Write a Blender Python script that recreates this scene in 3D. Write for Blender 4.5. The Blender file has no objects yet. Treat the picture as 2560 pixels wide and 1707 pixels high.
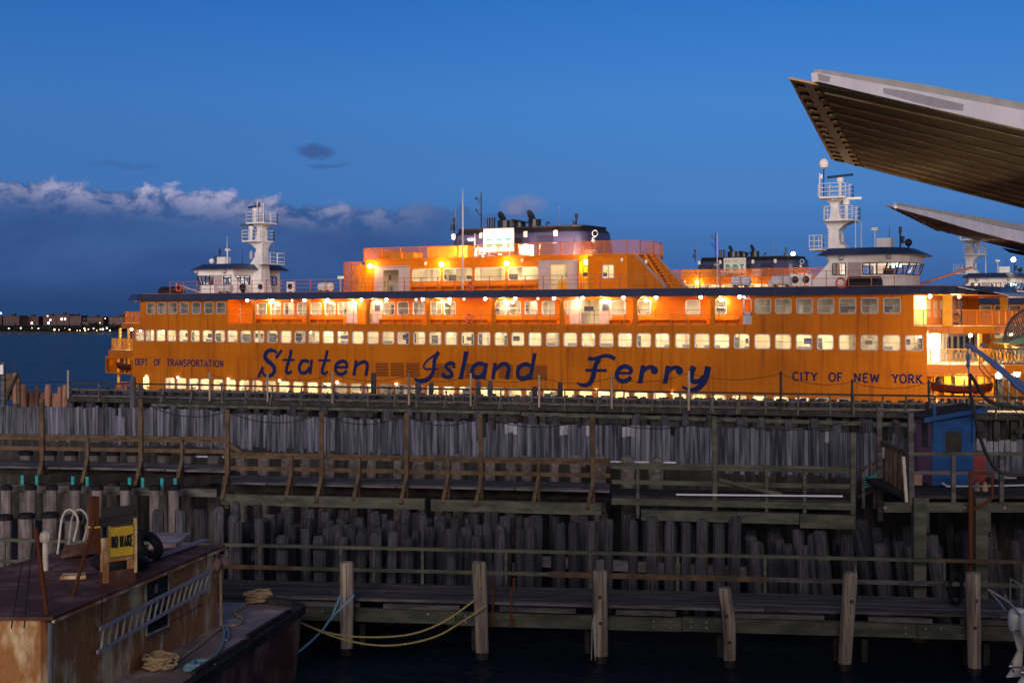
import bpy, bmesh, math, random
from math import sin, cos, pi, radians, sqrt, atan2, hypot
from mathutils import Vector, Matrix
random.seed(7)
S = bpy.context.scene
COL = S.collection
# ------------------------------------------------------------------ camera
FPX, HY = 3556.0, 790.0            # focal length in photo pixels, row of the horizon
cam = bpy.data.cameras.new('camera'); cam.sensor_width = 36; cam.lens = 36*FPX/2560
cam.shift_y = (HY-853.5)/2560; cam.clip_end = 6000; cam.clip_start = 0.1
camo = bpy.data.objects.new('camera', cam); COL.objects.link(camo)
camo.location = (0, 0, 10); camo.rotation_euler = (pi/2, 0, 0)
S.camera = camo
S.view_settings.view_transform = 'Standard'; S.view_settings.look = 'None'
S.view_settings.gamma = 1; S.view_settings.exposure = 0
S.cycles.max_bounces = 6; S.cycles.diffuse_bounces = 3; S.cycles.transparent_max_bounces = 24
S.cycles.volume_bounces = 0; S.cycles.sample_clamp_indirect = 3; S.cycles.caustics_reflective = False
S.cycles.caustics_refractive = False

# ------------------------------------------------------------------ node helpers
class NT:
    def __init__(s, tree): s.t = tree
    def n(s, typ, **kw):
        o = s.t.nodes.new(typ)
        for k, v in kw.items():
            if k == 'ins':
                for a, b in v.items():
                    if hasattr(b, 'is_output'): s.t.links.new(b, o.inputs[a])
                    else: o.inputs[a].default_value = b
            else: setattr(o, k, v)
        return o
    def m(s, op, a, b=None, c=None, clamp=False):
        o = s.t.nodes.new('ShaderNodeMath'); o.operation = op; o.use_clamp = clamp
        for i, v in enumerate((a, b, c)):
            if v is None: continue
            if hasattr(v, 'is_output'): s.t.links.new(v, o.inputs[i])
            else: o.inputs[i].default_value = v
        return o.outputs[0]
    def mix(s, f, a, b, blend='MIX'):
        o = s.t.nodes.new('ShaderNodeMix'); o.data_type = 'RGBA'; o.blend_type = blend
        for i, v in ((0, f), (6, a), (7, b)):
            if hasattr(v, 'is_output'): s.t.links.new(v, o.inputs[i])
            elif i == 0: o.inputs[0].default_value = v
            else: o.inputs[i].default_value = (*v[:3], 1)
        return o.outputs[2]
    def ss(s, x, e0, e1):
        o = s.t.nodes.new('ShaderNodeMapRange'); o.interpolation_type = 'SMOOTHSTEP'
        s.t.links.new(x, o.inputs[0]); o.inputs[1].default_value = e0; o.inputs[2].default_value = e1
        return o.outputs[0]
    def ramp(s, x, stops, interp='LINEAR'):
        o = s.t.nodes.new('ShaderNodeValToRGB'); e = o.color_ramp.elements; o.color_ramp.interpolation = interp
        while len(e) < len(stops): e.new(0.5)
        for i, (p, c) in enumerate(stops):
            e[i].position = p; e[i].color = (*c[:3], 1)
        s.t.links.new(x, o.inputs[0]); return o.outputs[0]
    def link(s, a, b): s.t.links.new(a, b)

# ------------------------------------------------------------------ dusk sky
SUN_EL, SUN_AZ = radians(11), radians(180)      # afterglow stands behind the camera
w = bpy.data.worlds.new('World'); S.world = w; w.use_nodes = True
w.node_tree.nodes.clear(); W = NT(w.node_tree)
tc = W.n('ShaderNodeTexCoord').outputs['Generated']
sep = W.n('ShaderNodeSeparateXYZ', ins={0: tc})
X, Y, Z = sep.outputs
el = W.m('MULTIPLY', W.m('ARCSINE', Z), 180/pi)                 # elevation, degrees
az = W.m('MULTIPLY', W.m('ARCTAN2', X, Y), 180/pi)              # azimuth from the view axis, degrees
base = W.ramp(W.m('DIVIDE', W.m('ADD', el, 2.0), 42.0), [
    (0.0, (.016, .052, .165)), (0.07, (.030, .100, .30)), (0.16, (.052, .182, .485)), (0.25, (.048, .195, .54)), (0.31, (.032, .168, .53)),
    (0.38, (.016, .132, .49)), (0.50, (.035, .085, .24)), (0.75, (.044, .062, .12)), (1.0, (.040, .055, .105))])
# brighter toward the right, a dull purple bank to the left
side = W.ss(az, -22.0, 12.0)
base = W.mix(1.0, base, W.mix(side, (.84, .85, .88), (1.08, 1.09, 1.07)), 'MULTIPLY')
# nishita twilight on top (sun low behind the camera)
sky = W.n('ShaderNodeTexSky', sky_type='NISHITA', sun_disc=False, sun_elevation=radians(1.0), sun_rotation=SUN_AZ,
          altitude=0, air_density=1.0, dust_density=1.0, ozone_density=3.0)
nish = W.mix(1.0, sky.outputs[0], (.018, .018, .018), 'MULTIPLY')
# cloud bank: soft top edge broken by noise, fading out to the right
cv = W.n('ShaderNodeCombineXYZ', ins={0: W.m('MULTIPLY', az, .16), 1: W.m('MULTIPLY', el, .42)}).outputs[0]
nz = W.n('ShaderNodeTexNoise', ins={'Vector': cv, 'Scale': 1.25, 'Detail': 7.0, 'Roughness': .56, 'Distortion': .15}).outputs[0]
cv2 = W.n('ShaderNodeCombineXYZ', ins={0: W.m('MULTIPLY', az, .46), 1: W.m('MULTIPLY', el, .70), 2: 4.3}).outputs[0]
nz2 = W.n('ShaderNodeTexNoise', ins={'Vector': cv2, 'Scale': 1.7, 'Detail': 8.0, 'Roughness': .6, 'Distortion': .3}).outputs[0]
fade = W.m('SUBTRACT', 1.0, W.ss(az, -6.0, 4.5))
top = W.m('ADD', W.m('ADD', 4.10, W.m('MULTIPLY', W.m('SUBTRACT', nz2, .5), 2.1)), W.m('MULTIPLY', az, -.06))
bank = W.m('SUBTRACT', 1.0, W.ss(W.m('SUBTRACT', el, top), -.22, .12))
bank = W.m('MULTIPLY', bank, fade)
bankc = W.mix(W.ss(nz, .3, .75), (.022, .074, .235), (.040, .108, .30))
bankc = W.mix(W.ss(el, 2.2, .2), bankc, (.017, .056, .165))
crest = W.m('MULTIPLY', W.ss(W.m('SUBTRACT', el, top), -1.5, -.15), W.ss(nz2, .38, .66))
crest = W.m('MULTIPLY', crest, W.m('SUBTRACT', 1.0, W.ss(az, -10.0, -1.0)))
bankc = W.mix(W.m('MULTIPLY', crest, .95), bankc, (.44, .42, .60))
col = W.mix(W.m('MULTIPLY', bank, .92), base, bankc)
# two small dark wisps above the bank
def wisp(a0, e0, wa, we, amt):
    global col
    da = W.m('DIVIDE', W.m('SUBTRACT', az, a0), wa)
    de = W.m('DIVIDE', W.m('ADD', W.m('SUBTRACT', el, e0), W.m('MULTIPLY', W.m('SUBTRACT', nz2, .5), .9)), we)
    d = W.m('ADD', W.m('MULTIPLY', da, da), W.m('MULTIPLY', de, de))
    k = W.m('MULTIPLY', W.m('SUBTRACT', 1.0, W.ss(d, .1, 1.6)), amt)
    col = W.mix(k, col, (.035, .075, .23))
wisp(-7.85, 6.55, .75, .28, .75); wisp(-7.4, 5.95, .8, .14, .45); wisp(-15.2, 5.75, 1.4, .16, .25)
# afterglow on the half of the sky behind the camera (lights the scene, out of frame)
back = W.ss(W.m('MULTIPLY', Y, -1.0), -.15, .8)
glow = W.ramp(W.m('DIVIDE', el, 60.0), [(0, (.80, .56, .42)), (.18, (.52, .42, .38)), (.5, (.12, .12, .16)), (1, (.040, .055, .105))])
col = W.mix(back, col, glow)
tot = W.n('ShaderNodeMix', data_type='RGBA', blend_type='ADD')
tot.inputs[0].default_value = 1.0; W.link(col, tot.inputs[6]); W.link(nish, tot.inputs[7])
bg = W.n('ShaderNodeBackground', ins={'Color': tot.outputs[2], 'Strength': 1.0})
out = W.n('ShaderNodeOutputWorld'); W.link(bg.outputs[0], out.inputs[0])
# broad, weak last light of the sunset
sl = bpy.data.lights.new('sun', 'SUN'); sl.energy = 2.25; sl.angle = radians(26); sl.color = (1.0, .88, .84)
so = bpy.data.objects.new('sun', sl); COL.objects.link(so)
sd = Vector((.10, 1.0, -math.tan(SUN_EL)))
so.rotation_euler = sd.to_track_quat('-Z', 'Y').to_euler(); so.location = (0, -80, 60)

# ------------------------------------------------------------------ mesh builder
def Pt(x, y, D): return Vector(((x-1280)*D/FPX, D, 10-(y-HY)*D/FPX))    # photo pixel at distance D
class MB:
    def __init__(s): s.v = []; s.f = []; s.m = []; s.mi = 0
    def add(s, vs, fs):
        b = len(s.v); s.v += [tuple(p) for p in vs]
        for f in fs: s.f.append([b+i for i in f]); s.m.append(s.mi)
        return s
    def box(s, x0, x1, y0, y1, z0, z1, M=None):
        vs = [Vector(p) for p in ((x0,y0,z0),(x1,y0,z0),(x1,y1,z0),(x0,y1,z0),(x0,y0,z1),(x1,y0,z1),(x1,y1,z1),(x0,y1,z1))]
        if M: vs = [M @ p for p in vs]
        return s.add(vs, [(3,2,1,0),(4,5,6,7),(0,1,5,4),(1,2,6,5),(2,3,7,6),(3,0,4,7)])
    def bar(s, a, b, wd, ht, up=(0,0,1)):
        a = Vector(a); b = Vector(b); d = b-a; L = d.length
        if L < 1e-5: return s
        d.normalize(); u = Vector(up)
        if abs(d.dot(u)) > .98: u = Vector((0, 1, 0))
        r = d.cross(u).normalized(); u = r.cross(d)
        M = Matrix(((d.x, r.x, u.x, a.x), (d.y, r.y, u.y, a.y), (d.z, r.z, u.z, a.z), (0,0,0,1)))
        return s.box(0, L, -wd/2, wd/2, -ht/2, ht/2, M)
    def tube(s, pts, r, n=6, cap=True):
        pts = [Vector(p) for p in pts]; N = len(pts); rs = r if isinstance(r, (list, tuple)) else [r]*N
        prev = None; vs = []
        for i, p in enumerate(pts):
            d = (pts[min(i+1, N-1)]-pts[max(i-1, 0)])
            if d.length < 1e-7: d = Vector((0,0,1))
            d.normalize()
            if prev is None:
                u = Vector((0,0,1)) if abs(d.z) < .9 else Vector((1,0,0))
            else: u = prev
            u = (u-d*u.dot(d))
            if u.length < 1e-5: u = d.orthogonal()
            u.normalize(); prev = u; v = d.cross(u)
            for k in range(n):
                a = 2*pi*k/n; vs.append(p+(u*cos(a)+v*sin(a))*rs[i])
        fs = []
        for i in range(N-1):
            for k in range(n):
                fs.append((i*n+k, i*n+(k+1)%n, (i+1)*n+(k+1)%n, (i+1)*n+k))
        if cap: fs += [tuple(range(n))[::-1], tuple((N-1)*n+k for k in range(n))]
        return s.add(vs, fs)
    def lathe(s, prof, c=(0,0,0), n=16, axis='z'):
        vs = []
        for (r, z) in prof:
            for k in range(n):
                a = 2*pi*k/n; p = (r*cos(a), r*sin(a), z)
                if axis == 'x': p = (p[2], p[0], p[1])
                if axis == 'y': p = (p[0], p[2], p[1])
                vs.append(Vector(p)+Vector(c))
        fs = []; N = len(prof)
        for i in range(N-1):
            for k in range(n): fs.append((i*n+k, i*n+(k+1)%n, (i+1)*n+(k+1)%n, (i+1)*n+k))
        fs += [tuple(range(n))[::-1], tuple((N-1)*n+k for k in range(n))]
        return s.add(vs, fs)
    def ball(s, c, r, n=10, sq=(1,1,1)):
        c = Vector(c); prof = [(max(1e-3, sin(pi*i/(n//2+2))), -cos(pi*i/(n//2+2))) for i in range(n//2+3)]
        vs = []
        for (q, z) in prof:
            for k in range(n):
                a = 2*pi*k/n; vs.append(c+Vector((q*cos(a)*r*sq[0], q*sin(a)*r*sq[1], z*r*sq[2])))
        fs = []
        for i in range(len(prof)-1):
            for k in range(n): fs.append((i*n+k, i*n+(k+1)%n, (i+1)*n+(k+1)%n, (i+1)*n+k))
        return s.add(vs, fs)
    def torus(s, c, R, r, ax=(0,1,0), n=20, m=7):
        c = Vector(c); ax = Vector(ax).normalized(); u = ax.orthogonal().normalized(); v = ax.cross(u); vs = []; fs = []
        for i in range(n):
            a = 2*pi*i/n; d = u*cos(a)+v*sin(a)
            for k in range(m):
                b = 2*pi*k/m; vs.append(c+d*(R+r*cos(b))+ax*r*sin(b))
        for i in range(n):
            for k in range(m): fs.append((i*m+k, ((i+1)%n)*m+k, ((i+1)%n)*m+(k+1)%m, i*m+(k+1)%m))
        return s.add(vs, fs)
    def prism(s, poly, z0, z1, top=None):           # plan polygon (ccw) extruded in z; top = other polygon
        n = len(poly); tp = top or poly
        vs = [(p[0], p[1], z0) for p in poly]+[(p[0], p[1], z1) for p in tp]
        return s.add(vs, [tuple(range(n))[::-1], tuple(range(n, 2*n))]+[(i, (i+1)%n, n+(i+1)%n, n+i) for i in range(n)])
    def slab(s, pts, off):                          # 3-D polygon thickened by vector off
        n = len(pts); off = Vector(off); a = [Vector(p) for p in pts]; vs = a+[p+off for p in a]
        return s.add(vs, [tuple(range(n))[::-1], tuple(range(n, 2*n))]+[(i, (i+1)%n, n+(i+1)%n, n+i) for i in range(n)])
    def build(s, name, mats, parent=None, loc=None, smooth=False, rz=0.0):
        me = bpy.data.meshes.new(name); me.from_pydata(s.v, [], s.f)
        mats = mats if isinstance(mats, (list, tuple)) else [mats]
        for m in mats: me.materials.append(m)
        me.polygons.foreach_set('material_index', s.m)
        if smooth: me.polygons.foreach_set('use_smooth', [True]*len(s.f))
        bm = bmesh.new(); bm.from_mesh(me); bmesh.ops.recalc_face_normals(bm, faces=bm.faces); bm.to_mesh(me); bm.free()
        me.update()
        if smooth:
            try: me.set_sharp_from_angle(angle=radians(40))
            except Exception: pass
        o = bpy.data.objects.new(name, me); COL.objects.link(o)
        if parent: o.parent = parent
        if loc is not None: o.location = loc
        o.rotation_euler.z = rz
        return o
def inst(name, me, parent=None, loc=(0,0,0), rz=0.0):
    o = bpy.data.objects.new(name, me); COL.objects.link(o); o.location = loc; o.rotation_euler.z = rz
    if parent: o.parent = parent
    return o
def empty(name, loc=(0,0,0), rz=0.0, parent=None):
    o = bpy.data.objects.new(name, None); COL.objects.link(o); o.location = loc; o.rotation_euler.z = rz
    if parent: o.parent = parent
    return o
def tag(o, label=None, cat=None, group=None, kind=None):
    if label: o['label'] = label
    if cat: o['category'] = cat
    if group: o['group'] = group
    if kind: o['kind'] = kind
    return o
def copy_tree(o, parent=None):
    c = o.copy(); COL.objects.link(c); c.parent = parent
    for ch in list(o.children): copy_tree(ch, c)
    return c
def rrect(w_, h_, r, n=4):
    pts = []
    for (cx, cy, a0) in ((w_/2-r, h_/2-r, 0), (-w_/2+r, h_/2-r, pi/2), (-w_/2+r, -h_/2+r, pi), (w_/2-r, -h_/2+r, 3*pi/2)):
        for i in range(n+1):
            a = a0+pi/2*i/n; pts.append((cx+r*cos(a), cy+r*sin(a)))
    return pts
def catmull(pts, sub=5):
    out = []; N = len(pts)
    for i in range(N-1):
        p0, p1, p2, p3 = pts[max(i-1,0)], pts[i], pts[i+1], pts[min(i+2,N-1)]
        for k in range(sub):
            t = k/sub
            out.append(tuple(.5*((2*b)+(-a+c)*t+(2*a-5*b+4*c-d)*t*t+(-a+3*b-3*c+d)*t**3) for a, b, c, d in zip(p0, p1, p2, p3)))
    out.append(tuple(pts[-1])); return out
def sag(a, b, d, n=14):
    a = Vector(a); b = Vector(b); return [a.lerp(b, i/n)-Vector((0,0,d*4*(i/n)*(1-i/n))) for i in range(n+1)]

# ------------------------------------------------------------------ materials
MATS = {}
def pm(name, c1, c2=None, scale=3.0, stretch=(1,1,1), rough=.6, metal=0.0, bump=0.0, rnd=0.0, isl=0.0, lo=.35, hi=.65, detail=6.0, spec=.5, fine=0.0, coat=0.0):
    if rough >= .7 and spec == .5: spec = .12
    if name in MATS: return MATS[name]
    m = bpy.data.materials.new(name); m.use_nodes = True; m.node_tree.nodes.clear(); N = NT(m.node_tree)
    oi = N.n('ShaderNodeObjectInfo').outputs['Random']
    co = N.n('ShaderNodeTexCoord').outputs['Object']
    off = N.n('ShaderNodeCombineXYZ', ins={0: N.m('MULTIPLY', oi, 37.0), 1: N.m('MULTIPLY', oi, 91.0), 2: N.m('MULTIPLY', oi, 53.0)}).outputs[0]
    gi = N.n('ShaderNodeNewGeometry').outputs['Random Per Island']
    if isl:
        off2 = N.n('ShaderNodeCombineXYZ', ins={0: N.m('MULTIPLY', gi, 71.0), 1: N.m('MULTIPLY', gi, 23.0), 2: N.m('MULTIPLY', gi, 47.0)}).outputs[0]
        off = N.n('ShaderNodeVectorMath', operation='ADD', ins={0: off, 1: off2}).outputs[0]
    va = N.n('ShaderNodeVectorMath', operation='ADD', ins={0: co, 1: off}).outputs[0]
    vm = N.n('ShaderNodeVectorMath', operation='MULTIPLY', ins={0: va, 1: stretch}).outputs[0]
    no = N.n('ShaderNodeTexNoise', ins={'Vector': vm, 'Scale': scale, 'Detail': detail, 'Roughness': .6}).outputs[0]
    c2 = c2 or tuple(x*.85 for x in c1)
    col = N.mix(N.ss(no, lo, hi), c1, c2)
    if fine:
        nf = N.n('ShaderNodeTexNoise', ins={'Vector': vm, 'Scale': scale*7, 'Detail': 4.0, 'Roughness': .7}).outputs[0]
        k = N.m('ADD', 1.0-fine*.5, N.m('MULTIPLY', nf, fine))
        kc = N.n('ShaderNodeCombineXYZ', ins={0: k, 1: k, 2: k}).outputs[0]
        col = N.mix(1.0, col, kc, 'MULTIPLY')
    if rnd or isl:
        k = 1.0
        if rnd: k = N.m('ADD', 1-rnd, N.m('MULTIPLY', oi, 2*rnd))
        if isl: k = N.m('MULTIPLY', k, N.m('ADD', 1-isl, N.m('MULTIPLY', gi, 2*isl)))
        kc = N.n('ShaderNodeCombineXYZ', ins={0: k, 1: k, 2: k}).outputs[0]
        col = N.mix(1.0, col, kc, 'MULTIPLY')
    b = N.n('ShaderNodeBsdfPrincipled', ins={'Base Color': col, 'Roughness': rough, 'Metallic': metal, 'Specular IOR Level': spec})
    if coat: b.inputs['Coat Weight'].default_value = coat
    if bump:
        bp = N.n('ShaderNodeBump', ins={'Height': no, 'Strength': bump, 'Distance': .05})
        N.link(bp.outputs[0], b.inputs['Normal'])
    o = N.n('ShaderNodeOutputMaterial'); N.link(b.outputs[0], o.inputs[0])
    MATS[name] = m; return m
def em(name, col, st):
    if name in MATS: return MATS[name]
    m = bpy.data.materials.new(name); m.use_nodes = True; m.node_tree.nodes.clear(); N = NT(m.node_tree)
    e = N.n('ShaderNodeEmission', ins={'Color': (*col, 1), 'Strength': st}); o = N.n('ShaderNodeOutputMaterial')
    N.link(e.outputs[0], o.inputs[0]); MATS[name] = m; return m
def seethru(name, col, amt, rough=.1, glossy=True):
    m = bpy.data.materials.new(name); m.use_nodes = True; m.node_tree.nodes.clear(); N = NT(m.node_tree)
    t = N.n('ShaderNodeBsdfTransparent')
    g = N.n('ShaderNodeBsdfGlossy' if glossy else 'ShaderNodeBsdfDiffuse', ins={'Color': (*col, 1), 'Roughness': rough})
    x = N.n('ShaderNodeMixShader', ins={0: amt, 1: t.outputs[0], 2: g.outputs[0]}); o = N.n('ShaderNodeOutputMaterial')
    N.link(x.outputs[0], o.inputs[0]); MATS[name] = m; return m
M = MATS
def hullmat():
    m = bpy.data.materials.new('hull_orange'); m.use_nodes = True; m.node_tree.nodes.clear(); N = NT(m.node_tree)
    co = N.n('ShaderNodeTexCoord').outputs['Object']; sp = N.n('ShaderNodeSeparateXYZ', ins={0: co}).outputs
    vm = lambda s: N.n('ShaderNodeVectorMath', operation='MULTIPLY', ins={0: co, 1: s}).outputs[0]
    big = N.n('ShaderNodeTexNoise', ins={'Vector': vm((.25, .25, .3)), 'Scale': 1.0, 'Detail': 5.0}).outputs[0]
    st = N.n('ShaderNodeTexNoise', ins={'Vector': vm((2.6, 2.6, .12)), 'Scale': 1.0, 'Detail': 6.0, 'Roughness': .65}).outputs[0]
    fi = N.n('ShaderNodeTexNoise', ins={'Vector': vm((6, 6, 3)), 'Scale': 1.0, 'Detail': 5.0, 'Roughness': .7}).outputs[0]
    c = N.mix(N.ss(big, .35, .7), (.46, .132, .002), (.37, .100, .002))
    c = N.mix(N.m('MULTIPLY', N.ss(st, .52, .70), .75), c, (.22, .052, .006))
    c = N.mix(N.m('MULTIPLY', N.ss(st, .46, .30), .25), c, (.66, .20, .03))
    fx = N.m('ABSOLUTE', N.m('SUBTRACT', N.m('FRACT', N.m('DIVIDE', N.m('ADD', sp[0], 100.0), 2.9)), .5))
    seam = N.m('LESS_THAN', fx, .006)
    fz = N.m('ABSOLUTE', N.m('SUBTRACT', N.m('FRACT', N.m('DIVIDE', N.m('ADD', sp[2], 50.37), 1.18)), .5))
    seam = N.m('MAXIMUM', seam, N.m('MULTIPLY', N.m('LESS_THAN', fz, .012), .8))
    c = N.mix(N.m('MULTIPLY', seam, .5), c, (.22, .05, .004))
    k = N.m('ADD', .86, N.m('MULTIPLY', fi, .26)); kc = N.n('ShaderNodeCombineXYZ', ins={0: k, 1: k, 2: k}).outputs[0]
    c = N.mix(1.0, c, kc, 'MULTIPLY')
    dn = N.n('ShaderNodeTexNoise', ins={'Vector': vm((.8, .8, .9)), 'Scale': 1.0, 'Detail': 2.0}).outputs[0]
    bp = N.n('ShaderNodeBump', ins={'Height': N.m('ADD', dn, N.m('MULTIPLY', seam, .25)), 'Strength': .35, 'Distance': .10})
    b = N.n('ShaderNodeBsdfPrincipled', ins={'Base Color': c, 'Roughness': .5, 'Specular IOR Level': .22, 'Normal': bp.outputs[0]})
    o = N.n('ShaderNodeOutputMaterial'); N.link(b.outputs[0], o.inputs[0]); MATS['hull_orange'] = m
hullmat()
pm('deck_orange', (.70, .190, .004), (.60, .155, .004), scale=1.2, rough=.45, fine=.2, spec=.2)
pm('gallery_orange', (.80, .195, .004), (.74, .175, .004), scale=1.5, rough=.4, spec=.2)
pm('warm_yellow', (.80, .36, .02), (.72, .30, .02), scale=1.5, rough=.4)
pm('navy', (.030, .040, .085), (.022, .031, .07), scale=1.0, rough=.4, fine=.2)
pm('funnel_blue', (.050, .052, .115), (.04, .042, .095), scale=1.0, rough=.35, fine=.2)
pm('letter_blue', (.006, .013, .070), (.009, .017, .082), scale=1.5, rough=.6, spec=.15)
pm('roof_blue', (.016, .040, .11), (.02, .05, .13), scale=1.2, rough=.45)
pm('ship_white', (.84, .82, .82), (.74, .71, .70), scale=1.6, stretch=(1, 1, .4), rough=.5, fine=.1)
pm('cream', (.78, .70, .50), (.66, .56, .38), scale=.8, stretch=(1.2, 1, .2), rough=.6, isl=.45)
pm('door_grey', (.46, .38, .38), (.40, .34, .35), scale=2, rough=.4)
pm('frame_grey', (.42, .40, .46), rough=.35, scale=4)
pm('black_paint', (.012, .012, .014), rough=.5, scale=3)
pm('dark_metal', (.035, .035, .04), rough=.4, metal=.4, scale=3)
pm('steel', (.45, .45, .48), rough=.3, metal=.8, scale=4)
pm('rail_rust', (.42, .14, .07), (.35, .11, .06), scale=4, rough=.5)
pm('ring_red', (.55, .06, .03), rough=.5, scale=4)
pm('ring_dark', (.05, .035, .03), rough=.6, scale=4)
pm('boat_red', (.085, .010, .008), rough=.4, scale=3)
pm('raft_white', (.66, .67, .74), (.58, .58, .64), scale=3, rough=.4)
pm('sign_white', (.80, .76, .66), rough=.5, scale=3)
pm('sign_green', (.0, .26, .16), rough=.5, scale=3)
pm('louver_dark', (.05, .011, .002), rough=.6, scale=3)
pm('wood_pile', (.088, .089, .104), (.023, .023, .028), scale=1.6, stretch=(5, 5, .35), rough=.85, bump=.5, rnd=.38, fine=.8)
pm('wood_near', (.40, .33, .265), (.15, .118, .095), scale=1.3, stretch=(6, 6, .3), rough=.85, bump=.6, rnd=.18, fine=.9)  # tone raised to carry warm lamp light on the front piles
pm('wood_wet', (.030, .022, .018), (.018, .014, .012), scale=2, rough=.35, rnd=.2)
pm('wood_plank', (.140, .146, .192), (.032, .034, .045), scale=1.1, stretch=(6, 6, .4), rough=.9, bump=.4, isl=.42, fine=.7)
pm('wood_brown', (.118, .078, .049), (.064, .043, .029), scale=1.2, stretch=(2, 2, 2), rough=.8, bump=.3, isl=.25, fine=.6)
pm('wood_green', (.105, .108, .082), (.048, .054, .044), scale=1.2, stretch=(.6, 3, 3), rough=.85, bump=.3, isl=.25, fine=.7)
pm('wood_grey', (.125, .113, .115), (.052, .047, .050), scale=1.2, stretch=(.5, 4, 4), rough=.85, bump=.3, isl=.3, fine=.7)
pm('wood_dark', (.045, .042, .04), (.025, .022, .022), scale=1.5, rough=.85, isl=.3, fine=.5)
pm('pipe_pale', (.19, .16, .155), (.095, .08, .08), scale=1.2, stretch=(1, 1, 6), rough=.8, rnd=.2, fine=.5)
pm('wale_pale', (.30, .28, .29), (.17, .16, .165), scale=1.2, stretch=(.5, 4, 4), rough=.85, isl=.2, fine=.7)
pm('teal_paint', (.03, .36, .37), (.02, .26, .29), scale=5, rough=.6)
pm('rust', (.40, .18, .065), (.72, .53, .30), scale=1.15, stretch=(1.3, 1.3, .55), rough=.75, bump=.3, lo=.47, hi=.62, fine=1.0, detail=9)
pm('rust_dark', (.105, .044, .034), (.27, .155, .115), scale=.9, rough=.7, bump=.2, lo=.45, hi=.7, fine=.8)
pm('deck_rust', (.25, .17, .15), (.46, .38, .36), scale=1.0, rough=.6, bump=.15, lo=.45, hi=.7, fine=.7)
pm('rust_pole', (.11, .036, .016), rough=.8, scale=5)
pm('pale_rail', (.55, .51, .43), (.36, .31, .25), scale=4, rough=.6)
pm('rubber', (.014, .014, .017), rough=.7, scale=6, bump=.2)
pm('rope_tan', (.50, .36, .21), (.36, .25, .14), scale=14, rough=.9, bump=.4)
pm('rope_blue', (.20, .38, .50), (.15, .28, .37), scale=14, rough=.9, bump=.4)
pm('rope_pale', (.30, .37, .38), (.22, .28, .30), scale=14, rough=.9, bump=.4)
pm('rope_yellow', (.46, .36, .15), (.33, .26, .10), scale=14, rough=.9, bump=.4)
pm('cable_black', (.008, .008, .010), rough=.6, scale=5)
pm('sign_yellow', (.74, .48, .035), (.62, .38, .03), scale=3, rough=.6, fine=.2)
pm('buoy_pink', (.40, .22, .17), (.28, .15, .12), scale=3, rough=.6)
pm('hut_blue', (.020, .080, .245), (.014, .058, .18), scale=1.2, stretch=(1, 1, 3), rough=.7, fine=.5, bump=.1)
pm('hut_pink', (.30, .14, .22), (.22, .10, .17), scale=1.2, rough=.7, fine=.5)
pm('hut_roof', (.030, .027, .03), rough=.9, scale=6, fine=.8)
pm('red_paint', (.22, .010, .010), rough=.5, scale=3, fine=.2)
pm('boom_blue', (.018, .065, .24), (.014, .05, .18), scale=2, rough=.4, fine=.2)
pm('motor_white', (.85, .82, .70), (.76, .73, .62), scale=2, rough=.3)
pm('canopy_white', (.82, .78, .83), (.72, .68, .73), scale=.35, rough=.6, fine=.1)
pm('canopy_patch', (.36, .33, .36), (.42, .38, .42), scale=.9, rough=.6)
pm('canopy_top', (.45, .43, .40), rough=.8, scale=.6, fine=.15)
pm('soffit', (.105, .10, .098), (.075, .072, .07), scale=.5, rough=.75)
pm('rib_lamplit', (.95, .72, .45), (.60, .40, .22), scale=.22, rough=.4)  # warm lamp light from below put into the rib colour
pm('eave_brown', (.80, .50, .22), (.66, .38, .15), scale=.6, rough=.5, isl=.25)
pm('eave_blue', (.55, .55, .66), rough=.5, scale=.8)
pm('brick_far', (.13, .075, .075), (.10, .06, .06), scale=.3, rough=.8, rnd=.3)
pm('foliage_far', (.018, .026, .020), (.010, .016, .014), scale=.3, rough=.9)
pm('bank', (.05, .05, .045), rough=.9, scale=.2)
pm('concrete', (.30, .29, .28), (.24, .23, .22), scale=.6, rough=.85, fine=.4)
pm('glass_dark', (.012, .016, .024), rough=.12, scale=2)
pm('seat_grey', (.30, .30, .30), rough=.5, scale=2)
pm('poster_blue', (.025, .03, .09), rough=.4, scale=3)
em('lamp_white', (1.0, .82, .62), 26.0); em('lamp_sodium', (1.0, .55, .14), 34.0); em('lamp_pale', (1.0, .72, .55), 12.0)
em('ceiling_light', (1.0, .84, .56), 32.0); em('ceiling_dim', (1.0, .86, .60), 1.5); em('bridge_light', (1.0, .9, .7), 7.0); em('ceiling_low', (1.0, .78, .44), 48.0)
em('lamp_red', (1.0, .02, .03), 4.0); em('lamp_green', (.03, 1.0, .45), 14.0); em('screen_cyan', (.55, 1.0, .9), 3.0)
em('lamp_violet', (.62, .5, 1.0), 6.0); em('lamp_amber', (1.0, .60, .28), 5.0); em('lamp_cool', (1.0, .85, .8), 5.0)
pm('back_glass', (.10, .11, .12), rough=.2, scale=2)
seethru('pane_glass', (.9, .93, 1.0), .10, .06); seethru('mesh_screen', (.62, .20, .05), .45, .5, False)
seethru('wire_guard', (.55, .42, .32), .42, .5, False)
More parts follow.
